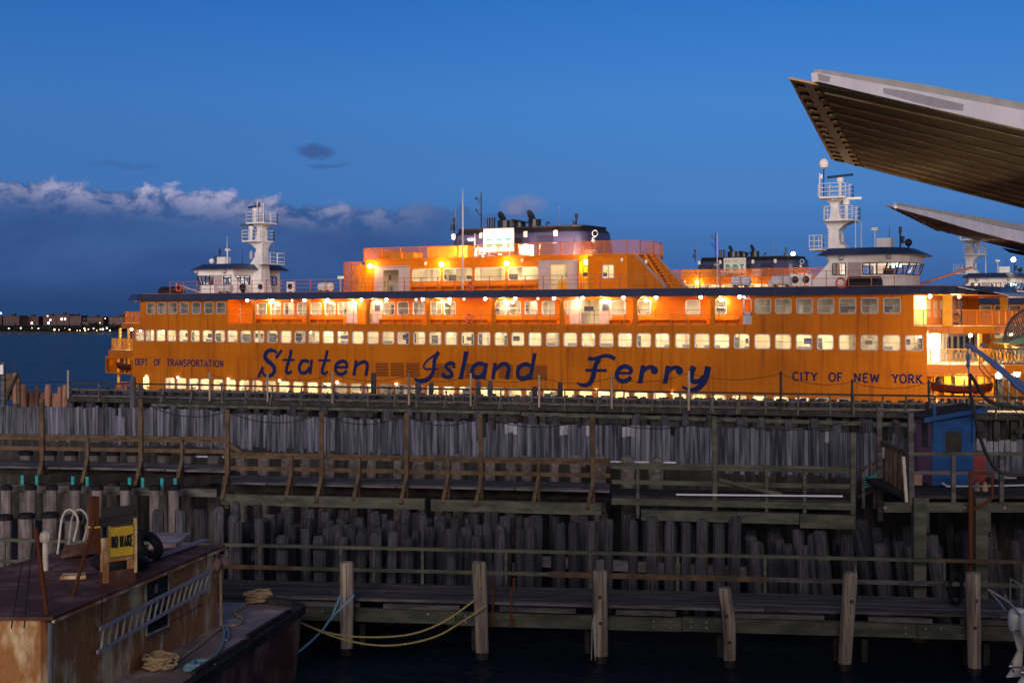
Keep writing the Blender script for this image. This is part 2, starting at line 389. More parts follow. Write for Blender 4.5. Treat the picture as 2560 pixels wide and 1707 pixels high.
# ------------------------------------------------------------------ water and far shore
mw = bpy.data.materials.new('water'); mw.use_nodes = True; mw.node_tree.nodes.clear(); N = NT(mw.node_tree)
co = N.n('ShaderNodeNewGeometry').outputs['Position']
v1 = N.n('ShaderNodeVectorMath', operation='MULTIPLY', ins={0: co, 1: (.55, 1.0, 1)}).outputs[0]
n1 = N.n('ShaderNodeTexNoise', ins={'Vector': v1, 'Scale': .45, 'Detail': 5.0, 'Roughness': .6}).outputs[0]
n2 = N.n('ShaderNodeTexNoise', ins={'Vector': v1, 'Scale': .11, 'Detail': 4.0, 'Roughness': .55}).outputs[0]
b1 = N.n('ShaderNodeBump', ins={'Height': n2, 'Strength': .8, 'Distance': 3.0})
b2 = N.n('ShaderNodeBump', ins={'Height': n1, 'Strength': 1.0, 'Distance': .75, 'Normal': b1.outputs[0]})
pb = N.n('ShaderNodeBsdfPrincipled', ins={'Base Color': (.004, .010, .022, 1), 'Roughness': .30, 'IOR': 1.33, 'Specular IOR Level': .22, 'Normal': b2.outputs[0]})
o_ = N.n('ShaderNodeOutputMaterial'); N.link(pb.outputs[0], o_.inputs[0])
mb = MB(); mb.add([(-2600, -120, 0), (2600, -120, 0), (2600, 3600, 0), (-2600, 3600, 0)], [(0, 1, 2, 3)])
tag(mb.build('water', mw), 'dark blue rippled harbour water', 'water', kind='structure')

SY = 825.0
mb = MB(); prof = [(0, -1.0), (2, .9), (30, 2.0), (160, 4.0), (400, 5.0)]
for i in range(len(prof)-1):
    (a, za), (b, zb) = prof[i], prof[i+1]
    mb.add([(-640, SY+a, za), (900, SY+a, za), (900, SY+b, zb), (-640, SY+b, zb)], [(0, 1, 2, 3)])
tag(mb.build('far_shore', M['bank']), 'low far shore across the harbour', 'shore', kind='structure')
R = random.Random(3)
mb = MB()                                   # wooded bank that reads as one mass
for i in range(1500):
    x = R.uniform(-420, 330); d = R.uniform(4, 70); h = R.uniform(1.2, 5.6)*(.65+.35*sin(x*.05)+.2*sin(x*.17+2)); h = max(.8, h)
    for k in range(4):
        c = Vector((x+R.gauss(0, 1.6), SY+d+R.gauss(0, 1.6), 1.4+h*R.random()))
        r = R.uniform(.7, 1.6)
        vs = [c+Vector((R.gauss(0, r), R.gauss(0, r), R.gauss(0, r*.7))) for _ in range(4)]
        mb.add(vs, [(0, 1, 2), (0, 2, 3), (0, 3, 1), (1, 2, 3)])
tag(mb.build('treeline', M['foliage_far']), 'dark wooded strip along the far shore', 'trees', kind='stuff')
# apartment blocks behind the trees: (photo x0, x1, top row)
for i, (x0, x1, yt, n) in enumerate([(-60, 4, 793, 3), (8, 48, 791, 4), (58, 96, 793, 3), (108, 140, 791, 3), (141, 172, 788, 3), (174, 203, 791, 3),
                                     (206, 224, 805, 2), (218, 258, 794, 4), (272, 330, 793, 4)]):
    D = 930 if n < 4 else 915
    a = Pt(x0, HY, D).x; b = Pt(x1, HY, D).x; zt = 10-(yt-HY)*D/FPX
    t = empty('apartment_block', ((a+b)/2, D, 4)); wd = (b-a)/2
    mb = MB(); mb.box(-wd, wd, 0, 14, 0, zt-4); mb.build('wall', M['brick_far'], t)
    mb = MB(); mb.box(-wd-.3, wd+.3, -.3, 14.3, zt-3.99, zt-3.4); mb.box(-wd*.3, wd*.1, 4, 8, zt-3.4, zt-2.2); mb.build('roof', M['bank'], t)
    mb = MB(); lit = MB()
    for k in range(int(wd*2/2.2)):
        for j in range(2):
            q = lit if R.random() < .10 else mb
            q.box(-wd+.8+k*2.2, -wd+1.7+k*2.2, -.05, -.02, .8+j*2.6, 2.0+j*2.6)
    mb.build('window_grid', M['glass_dark'], t)
    if lit.v: lit.build('lit_window', M['lamp_pale'], t)
    tag(t, 'low brick apartment block beyond the trees on the far shore', 'building', 'apartment blocks on the far shore')
# lamps along the water
base_lamp = {}
def shore_lamp(px, py, D, mat, r=.38):
    p = Pt(px, py, D); t = empty('shore_lamp', (p.x, D, 1.0))
    mb = MB(); mb.tube([(0, 0, 0), (0, 0, p.z-1.0)], .09, 5); mb.build('pole', M['dark_metal'], t)
    if (mat, r) not in base_lamp:
        g = MB(); g.ball((0, 0, 0), r*.85, 10); o = g.build('globe', M[mat], t); base_lamp[(mat, r)] = o.data
    else: o = inst('globe', base_lamp[(mat, r)], t)
    o.location = (0, 0, p.z-1.0)
    return tag(t, 'small bright lamp on the far shore above the water', 'lamp', 'lamps along the far shore')
for (x, y, m, r) in [(22, 821, 'lamp_cool', .42), (52, 820, 'lamp_amber', .5), (80, 820, 'lamp_amber', .3), (96, 821, 'lamp_cool', .38),
                     (136, 824, 'lamp_amber', .65), (148, 825, 'lamp_amber', .45), (162, 821, 'lamp_cool', .38), (168, 821, 'lamp_amber', .32),
                     (174, 824, 'lamp_amber', .5), (193, 826, 'lamp_amber', .3), (200, 826, 'lamp_amber', .3), (211, 821, 'lamp_cool', .5),
                     (213, 826, 'lamp_amber', .5), (221, 823, 'lamp_amber', .4), (234, 821, 'lamp_cool', .38), (242, 826, 'lamp_amber', .42),
                     (251, 823, 'lamp_amber', .45), (257, 823, 'lamp_violet', .7), (267, 820, 'lamp_amber', .55), (275, 826, 'lamp_cool', .42),
                     (322, 826, 'lamp_amber', .42), (330, 823, 'lamp_amber', .45), (126, 800, 'lamp_violet', .7), (119, 790, 'lamp_amber', .5),
                     (2, 783, 'lamp_violet', .7), (263, 796, 'lamp_amber', .4), (250, 807, 'lamp_amber', .35), (56, 831, 'lamp_amber', .3),
                     (108, 830, 'lamp_amber', .26), (172, 830, 'lamp_amber', .26), (192, 830, 'lamp_cool', .26), (222, 830, 'lamp_cool', .3)]:
    shore_lamp(x, y, SY+3 if y > 812 else SY+72, m, r)

# ------------------------------------------------------------------ terminal roof wings, and an unseen block behind the camera shaped for shade
t = empty('unseen_terminal', (0, -3, 0))
mb = MB(); mb.box(-13, 75, -30, 0, -1, 8.2); mb.box(-13, 75, -30, -3, 8.2, 12.8)
mb.build('wall', M['concrete'], t)
mb = MB(); mb.box(-14, 77, -31, 1.0, 12.803, 13.4); mb.build('roof', M['canopy_top'], t)
for k in range(8):
    mb = MB(); mb.box(-10+k*10, -3+k*10, -2.99, -2.9, 8.9, 11.3); mb.build('window', M['glass_dark'], t)
tag(t, 'unseen concrete terminal block behind the view, sized to shade the pier', 'building')

def wing(name, label, A, B, C, D_, hz, tops, bots, ribs, slab_pts):
    """A near-left, B far-left, C far-right, D near-right corners of the soffit (world)."""
    t = empty(name, A); o = Vector(A); A, B, C, D_ = [Vector(p)-o for p in (A, B, C, D_)]
    def q(a, b): return (A.lerp(D_, a)).lerp(B.lerp(C, a), b)
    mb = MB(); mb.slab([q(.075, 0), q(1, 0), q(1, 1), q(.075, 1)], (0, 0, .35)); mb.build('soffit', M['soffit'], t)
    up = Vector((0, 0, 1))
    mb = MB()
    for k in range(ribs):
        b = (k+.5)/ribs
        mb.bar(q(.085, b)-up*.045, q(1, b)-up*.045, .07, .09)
    mb.build('soffit_rib', M['rib_lamplit'], t)
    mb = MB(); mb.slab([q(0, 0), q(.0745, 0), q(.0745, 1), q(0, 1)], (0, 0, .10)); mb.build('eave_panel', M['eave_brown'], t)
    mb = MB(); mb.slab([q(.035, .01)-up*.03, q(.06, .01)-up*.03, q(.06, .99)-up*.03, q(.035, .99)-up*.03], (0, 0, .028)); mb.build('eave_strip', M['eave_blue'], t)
    for k in range(ribs+3):
        b = (k+.5)/(ribs+3)
        for (aa, l) in ((.014, .017), (.0635, .008)):
            p0 = q(aa, b)-up*.03; p1 = q(aa+l, b)-up*.03
            mb = MB(); mb.tube([p0, p1], .11, 6); mb.build('corrugation_end', M['black_paint'], t)
    # white fascia along the near edge
    e = [Vector(p)-o for p in bots]+[Vector(p)-o for p in tops[::-1]]
    dirn = (D_-A); nrm = Vector((dirn.y, -dirn.x, 0)).normalized()
    mb = MB(); mb.slab([p+nrm*.25 for p in e], -nrm*.3); f = mb.build('fascia', M['canopy_white'], t)
    if slab_pts:
        mb = MB(); mb.slab([Vector(p)-o for p in slab_pts], -nrm*.32+Vector((0, 0, .02))); mb.build('roof_edge', M['canopy_top'], t)
    return t, o, nrm
def on(px, py, za, zb=None): return None
HW = 20.0
def atz(x, y, z):
    D = (z-10)*FPX/(HY-y); return Pt(x, y, D)
A = atz(1973, 199, HW); B = atz(2078, 399, HW); C = atz(2700, 557, HW); Dn = atz(2700, 356, HW)
def edge(px, py, a, b):          # point above/below the near edge, in its vertical plane
    a = Vector(a); b = Vector(b); tt = (px-1280)/FPX
    k = (tt*a.y-a.x)/((b.x-a.x)-tt*(b.y-a.y)); p = a.lerp(b, k)
    return Vector((p.x, p.y, 10-(py-HY)*p.y/FPX))
# the fascia line is the true near edge: from (2030,184) to the right
NA = atz(2036, 212, HW); ND = atz(2700, 356, HW)
Acorner = edge(1973, 212, NA, ND); Acorner.z = HW
wt, wo, wn = wing('roof_wing', 'large near roof wing of the terminal with dark ribbed underside', Acorner, B, C, ND, HW,
          [edge(2030, 183, NA, ND), edge(2300, 232, NA, ND), edge(2700, 305, NA, ND)],
          [edge(2033, 206, NA, ND), edge(2160, 236, NA, ND), edge(2300, 268, NA, ND), edge(2700, 360, NA, ND)],
          11, [edge(2050, 184, NA, ND), edge(2300, 229, NA, ND), edge(2700, 302, NA, ND), edge(2700, 283, NA, ND), edge(2300, 210, NA, ND), edge(2052, 174, NA, ND)])
mb = MB()
pp = [edge(2195, 222, NA, ND), edge(2250, 229, NA, ND), edge(2330, 247, NA, ND), edge(2398, 263, NA, ND), edge(2395, 279, NA, ND), edge(2330, 271, NA, ND), edge(2270, 256, NA, ND), edge(2196, 235, NA, ND)]
mb.slab([p-wo+wn*.253 for p in pp], wn*.008); mb.build('bare_patch', M['canopy_patch'], wt); mb = MB()
mb.slab([p-wo+wn*.253 for p in [edge(2031, 186, NA, ND), edge(2063, 194, NA, ND), edge(2060, 208, NA, ND), edge(2034, 203, NA, ND)]], wn*.008)
mb.build('bare_patch', M['canopy_patch'], wt)
tag(wt, 'huge near roof wing with dark ribbed underside and pale patched edge', 'roof wing')
NA2 = atz(2234, 519, HW); ND2 = atz(2700, 648, HW)
A2 = atz(2208, 519, HW); B2 = atz(2333, 573, HW); C2 = atz(2700, 664, HW)
Ac2 = edge(2212, 519, NA2, ND2); Ac2.z = HW
wt2, wo2, wn2 = wing('roof_wing', '', Ac2, B2, C2, ND2, HW,
          [edge(2236, 514, NA2, ND2), edge(2330, 532, NA2, ND2), edge(2560, 580, NA2, ND2), edge(2700, 606, NA2, ND2)],
          [edge(2236, 521, NA2, ND2), edge(2330, 547, NA2, ND2), edge(2440, 580, NA2, ND2), edge(2560, 610, NA2, ND2), edge(2700, 650, NA2, ND2)],
          8, [edge(2240, 514, NA2, ND2), edge(2560, 577, NA2, ND2), edge(2700, 603, NA2, ND2), edge(2700, 590, NA2, ND2), edge(2560, 562, NA2, ND2), edge(2242, 507, NA2, ND2)])
tag(wt2, 'smaller far roof wing with white edge, above the second ferry', 'roof wing')
NA3 = atz(2506, 616, HW); ND3 = atz(2760, 668, HW)
mb = MB(); a = NA3; b = ND3
t3 = empty('roof_wing', a)
mb.slab([edge(2504, 615, a, b)-a, edge(2560, 630, a, b)-a, edge(2700, 660, a, b)-a, edge(2700, 640, a, b)-a, edge(2560, 619, a, b)-a, edge(2508, 612, a, b)-a], (.3, .3, 0)); mb.build('fascia', M['canopy_white'], t3)
mb = MB(); mb.slab([Vector((0, 0, -.3)), b-a, b-a+Vector((4, 16, 0)), Vector((6, 14, -.3))], (0, 0, .1)); mb.build('soffit', M['soffit'], t3)
tag(t3, 'farthest roof wing, only a sliver of its white edge in view', 'roof wing')
# ------------------------------------------------------------------ ferry frame
FO = Vector((.59, 139.33, 0)); FRZ = atan2(-.518, .8556)
UX, UY = .8556, -.518; VX, VY = .518, .8556
def FU(x, v=-10.5):
    t = (x-1280)/FPX; return (t*(FO.y+v*VY)-FO.x-v*VX)/(UX-t*UY)
def FZ(x, y, v=-10.5):
    u = FU(x, v); return 10-(y-HY)*(FO.y+u*UY+v*VY)/FPX
def FP(x, y, v=-10.5): return FU(x, v), FZ(x, y, v)
def FW(u, v, z): return Vector((FO.x+u*UX+v*VX, FO.y+u*UY+v*VY, z))     # ferry local -> world
ferry = empty('ferry', FO, FRZ)
NS = -10.5                                     # near side plane
def hole_row(mb, v, u0, u1, z0, z1, holes):
    """wall in the plane y=v with rounded holes (centre, width, zb, zt, radius)."""
    holes = sorted(holes)
    bs = [u0]+[((a[0]+a[1]/2)+(b[0]-b[1]/2))/2 for a, b in zip(holes, holes[1:])]+[u1]
    for i, (c, wd, zb, zt, r) in enumerate(holes):
        a, b = bs[i], bs[i+1]
        ring = [(c+p[0], v, (zb+zt)/2+p[1]) for p in rrect(wd, zt-zb, r)]
        oc = [(b, v, z1), (a, v, z1), (a, v, z0), (b, v, z0)]
        vs = oc+ring; fs = []; n = 5
        for k in range(4):
            for j in range(n-1): fs.append((k, 4+k*n+j, 4+k*n+j+1))
            fs.append((k, 4+k*n+n-1, 4+((k+1) % 4)*n, (k+1) % 4))
        mb.add(vs, fs)
    if not holes: mb.add([(u0, v, z0), (u1, v, z0), (u1, v, z1), (u0, v, z1)], [(0, 1, 2, 3)])
WM = {}
def window(parent, name, u, v, zc, wd, ht, r=.17, sash=True, mat='frame_grey', split=False):
    key = (name, round(wd, 2), round(ht, 2), mat, split)
    if key not in WM:
        mb = MB(); a = rrect(wd-.05, ht-.05, r); b = rrect(wd+.09, ht+.09, r+.05); n = len(a)
        vs = [(p[0], -.025, p[1]) for p in a]+[(p[0], -.025, p[1]) for p in b]+[(p[0], .10, p[1]) for p in a]+[(p[0], .0, p[1]) for p in b]
        fs = []
        for i in range(n):
            j = (i+1) % n; fs += [(i, j, n+j, n+i), (i, 2*n+i, 2*n+j, j), (n+i, n+j, 3*n+j, 3*n+i)]
        mb.add(vs, fs)
        if sash: mb.box(-wd/2+.02, wd/2-.02, .03, .06, -.02, .03)
        if split: mb.box(-.03, .03, .03, .06, -ht/2+.02, ht/2-.02)
        o = mb.build(name, M[mat], parent)
        g = MB(); g.add([(p[0], .075, p[1]) for p in rrect(wd-.04, ht-.04, r)], [tuple(range(n))])
        p = g.build('pane', M['pane_glass'], o); WM[key] = (o.data, p.data)
    else:
        o = inst(name, WM[key][0], parent); inst('pane', WM[key][1], o)
    o.location = (u, v, zc); return o
# ---- measured window centres (photo columns)
z1 = [957,1026,1100,1175,1254,1336,1419,1504,1591,1681,1772,1862,1957,2052,2148,2245]
z2 = [157,259,363,467,570,680,789,898,1010,1122,1238,1353,1471,1591,1711,1835,1959,2086,2214,2341]
z3 = [18,151,286,422,564,705,848,994,1143,1295,1446,1602]
K = 860/2352
midx = [x*K for x in z1]+[800+x*K for x in z2]+[1700+x*K for x in z3]
MIDU = [FU(x) for x in midx]
UPL = [FU(x*K) for x in (1032,1105,1183,1261,1343,1427,1511)]
UPR = [FU(1700+x*K) for x in (567,707,852,998,1146,1297,1450)]
lowx = [x*K for x in (1163,1242,1325,1404,1492,1579,1669,1760,1853,1944,2041,2137,2237,2335)]
LOWU = [FU(x) for x in lowx]
while LOWU[-1] < 36: LOWU.append(LOWU[-1]+1.78)
UL, UR = -41.7, 42.6                           # ends of the flat side, saloon level
GL, GR = FU(569), FU(1880)                     # open side gallery of the upper deck
# ---- hull shell
mb = MB()
plan = [(-49, -3), (-46.5, -7.2), (-41.7, -10.5), (42.6, -10.5), (46.5, -7.6), (49, -3), (49, 3), (46.5, 7.6), (42.6, 10.5), (-41.7, 10.5), (-46.5, 7.2), (-49, 3)]
low = [(p[0]*.985, p[1]*.97) for p in plan]
mb.prism(low, -.8, 1.6, plan)
hole_row(mb, NS, UL, UR, 1.6, 3.95, [(u, 1.28, 2.42, 3.52, .18) for u in LOWU]+[(FU(365), .9, 1.75, 3.5, .15)])
hole_row(mb, NS, UL, UR, 3.95, 7.0, [])
hole_row(mb, NS, UL, UR, 7.0, 8.75, [(u, 1.18 if u < -31 else 1.30, 7.37, 8.51, .18) for u in MIDU])
hole_row(mb, NS, UL, UR, 8.75, 9.22, [])
hole_row(mb, NS, -40.6, GL, 9.22, 11.65, [(u, 1.15, 10.24, 11.40, .18) for u in UPL])
hole_row(mb, NS, GR, 41.6, 9.22, 11.65, [(u, 1.30, 10.22, 11.38, .18) for u in UPR])
# far side and ends
for (a, b, za, zb) in ((UL, UR, 1.6, 9.22), (-40.6, 41.6, 9.22, 11.65)):
    mb.add([(a, 10.5, za), (b, 10.5, za), (b, 10.5, zb), (a, 10.5, zb)], [(0, 1, 2, 3)])
# weld seams and rub rails standing proud of the plating
mb.box(UL, UR, -10.53, -10.5, 6.22, 6.30); mb.box(UL, UR, -10.515, -10.5, 8.93, 8.97)
hull = mb.build('hull', M['hull_orange'], ferry)
for k, u in enumerate([FU(x) for x in (480, 760, 1040, 1330, 1640, 1960, 2240)]):
    pass
for u in MIDU: window(ferry, 'saloon_window', u, NS, 7.94, 1.18 if u < -31 else 1.30, 1.14)
for u in UPL: window(ferry, 'window', u, NS, 10.82, 1.15, 1.16)
for u in UPR: window(ferry, 'window', u, NS, 10.80, 1.30, 1.16)
for u in LOWU: window(ferry, 'lower_window', u, NS, 2.97, 1.28, 1.10)
# ---- decks (solid floors between the levels)
mb = MB(); e = .02
mb.prism([(UL, -10.48), (UR, -10.48), (UR, 10.48), (UL, 10.48)], 6.0, 6.28)
mb.prism([(-40.6, -10.48), (41.6, -10.48), (41.6, 10.48), (-40.6, 10.48)], 9.0, 9.24)
mb.build('inner_deck', M['deck_orange'], ferry)
# ---- cabins seen through the windows
def cabin(name, u0, u1, v0, v1, z0, z1, sill, lightmat, seed, part=4.5, lights=(.25, .7)):
    R = random.Random(seed); mb = MB()
    mb.add([(u0, v1, z0), (u1, v1, z0), (u1, v1, z1), (u0, v1, z1)], [(0, 1, 2, 3)])
    mb.add([(u0, v0, z1), (u1, v0, z1), (u1, v1, z1), (u0, v1, z1)], [(0, 1, 2, 3)])
    mb.add([(u0, v0, z0+.012), (u1, v0, z0+.012), (u1, v1, z0+.012), (u0, v1, z0+.012)], [(0, 1, 2, 3)])
    for u in (u0, u1): mb.add([(u, v0, z0), (u, v1, z0), (u, v1, z1), (u, v0, z1)], [(0, 1, 2, 3)])
    u = u0+R.uniform(1, 3)
    while u < u1-1:
        d = R.choice((.45, .8, .8, 1.0)); va = v1-(v1-v0)*d*.9
        mb.box(u, u+R.uniform(.06, .5), va, v1-.003, z0+.02, z1-.01)
        u += R.uniform(part*.5, part*1.4)
    o = mb.build(name, M['cream'], ferry)
    u = u0+.6
    while u < u1-1.6:
        if R.random() < .8:
            v = v0+(v1-v0)*R.choice((.25, .3, .6)); h = R.uniform(-.12, .22)
            sm = MB(); sm.box(u, u+1.35, v, v+.5, z0+.05, z0+.5); sm.box(u, u+1.35, v+.4, v+.5, z0+.503, sill+h); sm.build('seat', M['seat_grey'], o)
        u += R.uniform(1.4, 2.2)
    dm = MB(); u = u0+.5
    while u < u1-1.5:
        wd = R.uniform(.7, 1.3)
        if R.random() < .4: dm.box(u, u+wd, v1-.06, v1-.004, sill-.1, sill+R.uniform(.7, 1.0))
        u += R.uniform(1.6, 3.4)
    dm.build('far_window', M['back_glass'], o)
    pm_ = MB(); u = u0+1.2
    while u < u1-1.5:
        if R.random() < .5:
            v = v0+(v1-v0)*R.uniform(.3, .8); pm_.box(u, u+R.uniform(.5, 1.0), v, v+.05, sill+.35, sill+R.uniform(.6, .85))
        u += R.uniform(1.8, 4.4)
    pm_.build('hanging_sign', M['poster_blue'], o)
    if lightmat:
        lm = MB(); u = u0+.3
        while u < u1-1.3:
            if R.random() < .88:
                for f in lights:
                    v = v0+(v1-v0)*f; lm.box(u, u+1.25, v-.13, v+.13, z1-.07, z1-.02)
            u += 1.9
        lm.build('ceiling_light', M[lightmat], o)
    return o
cabin('saloon_interior', UL+.05, UR-.05, -10.38, -6.6, 6.30, 8.9, 7.4, 'ceiling_light', 11)
cabin('lower_interior', UL+.05, UR-.05, -10.38, -7.2, 1.62, 3.9, 2.4, 'ceiling_low', 12)
cabin('upper_interior', -40.5, GL-.05, -10.38, -6.6, 9.25, 11.6, 10.2, 'ceiling_dim', 13, 2.5, (.5,))
cabin('upper_interior', GR+.05, 41.5, -10.38, -6.6, 9.25, 11.6, 10.2, 'ceiling_dim', 14, 2.5, (.3, .7))
# ---- side gallery
GV = -8.7
def gz(x, y): return FZ(x, y, GV)
z1p = [1790, 1885, 1975, 2067, 2160, 2258]
gw = [x*K for x in z1p]+[800+x*K for x in (70, 158, 473, 568, 674, 793, 887, 1235, 1330, 1443, 1560, 1690, 2045, 2135, 2215, 2290)]+[1700+x*K for x in (88, 192, 268, 360)]
gd = [(800+288*K, 1.5), (800+340*K, .7), (800+1853*K, 3.0), (1612*K, 1.3)]        # doorways
holes = [(FU(x, GV), 1.28, 10.12, 11.34, .2) for x in gw]
dh = [(FU(x, GV), wd, 9.3, 11.36, .05) for x, wd in gd]
hs = []
for h in sorted(holes+dh):
    if hs and h[0]-h[1]/2 < hs[-1][0]+hs[-1][1]/2+.12:
        if h[1] == 1.28: continue
        hs.pop()
    hs.append(h)
mb = MB(); hole_row(mb, GV, GL, GR, 9.24, 11.64, hs)
for u in (GL, GR): mb.add([(u, GV, 9.24), (u, NS, 9.24), (u, NS, 11.64), (u, GV, 11.64)], [(0, 1, 2, 3)])
gal = mb.build('gallery_wall', M['gallery_orange'], ferry)
for h in hs:
    if h[1] == 1.28: window(ferry, 'gallery_window', h[0], GV, 10.73, 1.28, 1.22, .2, True, 'ship_white', h[0] % 1 < .4)
cabin('gallery_interior', GL+.05, GR-.05, GV+.06, GV+3.2, 9.25, 11.6, 10.1, 'ceiling_light', 15, 5, (.35,))
for x0, x1 in ((185, 258), (362, 432), (1710, 1788), (1915, 2000)):       # pale sliding door panels
    a, b = FU(800+x0*K, GV), FU(800+x1*K, GV)
    mb = MB(); mb.box(a, b, GV-.09, GV-.03, 9.28, 11.45); mb.box(a+.02, b-.02, GV-.12, GV-.09, 10.28, 10.34); d = mb.build('sliding_door', M['door_grey'], ferry)
    if x0 in (362, 1915):
        mb = MB(); c = (a+b)/2; mb.box(c-.33, c+.33, GV-.115, GV-.092, 10.45, 11.1); mb.build('notice_board', M['poster_blue'], d)
a, b = FU(1800+70*.3656, -9.6), FU(1700+488*K, -9.6)                       # grey screen frame at the gallery end
mb = MB(); a = FU(1858, -10.3); b = GR-.02
mb.box(a, a+.14, -10.38, -10.3, 9.3, 11.5); mb.box(b-.14, b, -10.38, -10.3, 9.3, 11.5); mb.box(a, b, -10.38, -10.3, 11.36, 11.5); mb.box(a, b, -10.38, -10.3, 10.05, 10.3); mb.box(a, b, -10.35, -10.32, 9.3, 10.05)
mb.build('wind_screen', M['frame_grey'], ferry)
R = random.Random(5)
bx = [(zx*K) for zx in (1770, 2060)]
for x0, x1 in ((650, 765), (780, 800+185*K), (800+428*K, 1064), (1078, 1228), (1240, 1400), (1412, 1420), (800+2000*K, 1583), (1596, 1775), (1788, 1850)):
    a, b = FU(x0, GV), FU(x1, GV)
    if b-a < .8: continue
    mb = MB(); mb.box(a, b, -9.35, GV-.03, 9.62, 9.72); mb.slab([(a, GV-.12, 9.72), (b, GV-.12, 9.72), (b, GV-.04, 10.06), (a, GV-.04, 10.06)], (0, -.05, 0))
    n = max(2, int((b-a)/1.6))
    for k in range(n+1):
        u = a+(b-a)*k/n; mb.box(u-.03 if k else u, u+.03 if k < n else u, -9.3, GV-.05, 9.25, 9.62)
    mb.build('bench', M['deck_orange'], ferry)
for x in (634, 770, 919, 1070, 1233, 1405, 1588, 1781):       # stanchions with arched heads
    u = FU(x); mb = MB(); pr = []
    for zz, hw in ((9.24, .17), (10.9, .17), (11.25, .20), (11.45, .32), (11.58, .55), (11.64, .80)):
        pr.append((hw, zz))
    vs = [(u-h, NS, z) for h, z in pr]+[(u+h, NS, z) for h, z in pr[::-1]]
    mb.slab(vs, (0, .16, 0)); mb.build('stanchion', M['hull_orange'], ferry)
# gallery rail
def rail(mb, pts, h, rails=(1.0,), post=1.6, r=.022, pr=.025):
    pts = [Vector(p) for p in pts]
    for a, b in zip(pts, pts[1:]):
        for f in rails: mb.bar(a+Vector((0, 0, h*f)), b+Vector((0, 0, h*f)), r*2, r*2)
        L = (b-a).length; n = max(1, round(L/post))
        for k in range(n+1):
            p = a.lerp(b, k/n); mb.bar(p, p+Vector((0, 0, h)), pr*2, pr*2)
def screen(mb, pts, z0, z1, off=0):
    for a, b in zip(pts, pts[1:]):
        mb.add([(a[0], a[1]+off, a[2]+z0), (b[0], b[1]+off, b[2]+z0), (b[0], b[1]+off, b[2]+z1), (a[0], a[1]+off, a[2]+z1)], [(0, 1, 2, 3)])
mb = MB(); rail(mb, [(GL, -10.4, 9.24), (GR, -10.4, 9.24)], 1.26, (1.0, .69, .06), 1.45, .018, .02)
g = mb.build('gallery_rail', M['rail_rust'], ferry)
# ---- roof deck with blue fascia
rp = [(-40.8, -11.2), (40.8, -11.2), (43.8, -9.3), (45.6, -7), (46.6, -3), (46.6, 3), (45.6, 7), (40.8, 11.2), (-40.8, 11.2), (-45.6, 7), (-46.6, 3), (-46.6, -3), (-45.6, -7), (-43.8, -9.3)]
tp = [(p[0]*.993, p[1]*.965) for p in rp]
mb = MB(); mb.prism(rp, 11.66, 12.33, tp); mb.build('roof', M['navy'], ferry)
mb = MB(); mb.add([(p[0]*.99, p[1]*.99, 11.655) for p in rp], [tuple(range(len(rp)))]); mb.build('soffit', M['gallery_orange'], ferry)
mb = MB(); mb.prism([(p[0]*.985, p[1]*.94) for p in rp], 12.33, 12.36); mb.build('roof_deck', M['deck_orange'], ferry)
# end awnings on the right-hand end
for s in (1,):
    for k, mt in enumerate(('frame_grey', 'black_paint', 'frame_grey')):
        mb = MB(); u = 44.6+k*1.1
        mb.slab([(s*u, -9.2+k*1.0, 12.2-k*.2), (s*(u+1.05), -8.4+k*1.0, 11.95-k*.22), (s*(u+1.05), 8, 11.95-k*.22), (s*u, 8.5, 12.2-k*.2)], (0, 0, .06)); mb.build('awning', M[mt], ferry)
def point(parent, loc, e, col, r=.08):
    l = bpy.data.lights.new('lamp_light', 'POINT'); l.energy = e; l.color = col; l.shadow_soft_size = r
    o = bpy.data.objects.new('lamp_light', l); COL.objects.link(o); o.parent = parent; o.location = loc; return o
BALL = {}
def globe(name, loc, r, mat, parent=ferry):
    if (r, mat) not in BALL:
        mb = MB(); mb.ball((0, 0, 0), r, 10); o = mb.build(name, M[mat], parent); BALL[(r, mat)] = o.data
    else: o = inst(name, BALL[(r, mat)], parent)
    o.location = loc; return o
WARM = (1.0, .55, .20)
for x in (676, 813, 882, 941, 1105, 1263, 1442, 1511, 1615, 1803):
    u = FU(x, -9.0); globe('gallery_lamp', (u, -8.98, 11.36), .15, 'lamp_white'); point(ferry, (u, -9.55, 11.2), 230, WARM)
for x in (618, 681, 761, 819, 903, 966, 1057, 1124, 1213, 1288, 1385, 1457, 1559, 1640, 1752, 1849):
    globe('roof_edge_lamp', (FU(x, -10.95), -10.95, 11.56), .15, 'lamp_white')
for x in (1160, 1345, 1412, 730, 1040, 1860): globe('ceiling_lamp', (FU(x, -9.9), -9.9, 11.54), .09, 'lamp_pale')
for x in (365, 444, 570, 698, 842, 990, 1400, 1490, 1680): globe('hull_lamp', (FU(x, -10.58), -10.58, 3.60), .085, 'lamp_white')
for x in (350, 407, 570, 700, 775, 845, 2300): globe('saloon_lamp', (FU(x, -10.2), -10.15, 8.42), .10, 'lamp_white')
# ---- louvred vents behind the big name
for x0, x1, y0, y1 in ((48,208,285,465),(240,405,287,466),(435,608,288,470),(785,1015,298,486),(1195,1260,300,490),(1262,1430,300,492),(1620,1800,305,498),(1840,2050,312,503),(2058,2240,318,508)):
    s = 5.113; a, za = FP(930+x0/s, 850+y0/s); b, _ = FP(930+x1/s, 850+y1/s); zb = FZ(930+x0/s, 850+y1/s); zb = za-1.32
    mb = MB(); mb.box(a, b, -10.512, -10.5, zb, za); mb.mi = 1
    n = 9
    for k in range(n):
        z = zb+(za-zb)*(k+.5)/n; mb.slab([(a, -10.515, z+.025), (b, -10.515, z+.025), (b, -10.56, z-.02), (a, -10.56, z-.02)], (0, 0, .018))
    mb.build('louvre_vent', [M['louver_dark'], M['hull_orange']], ferry)
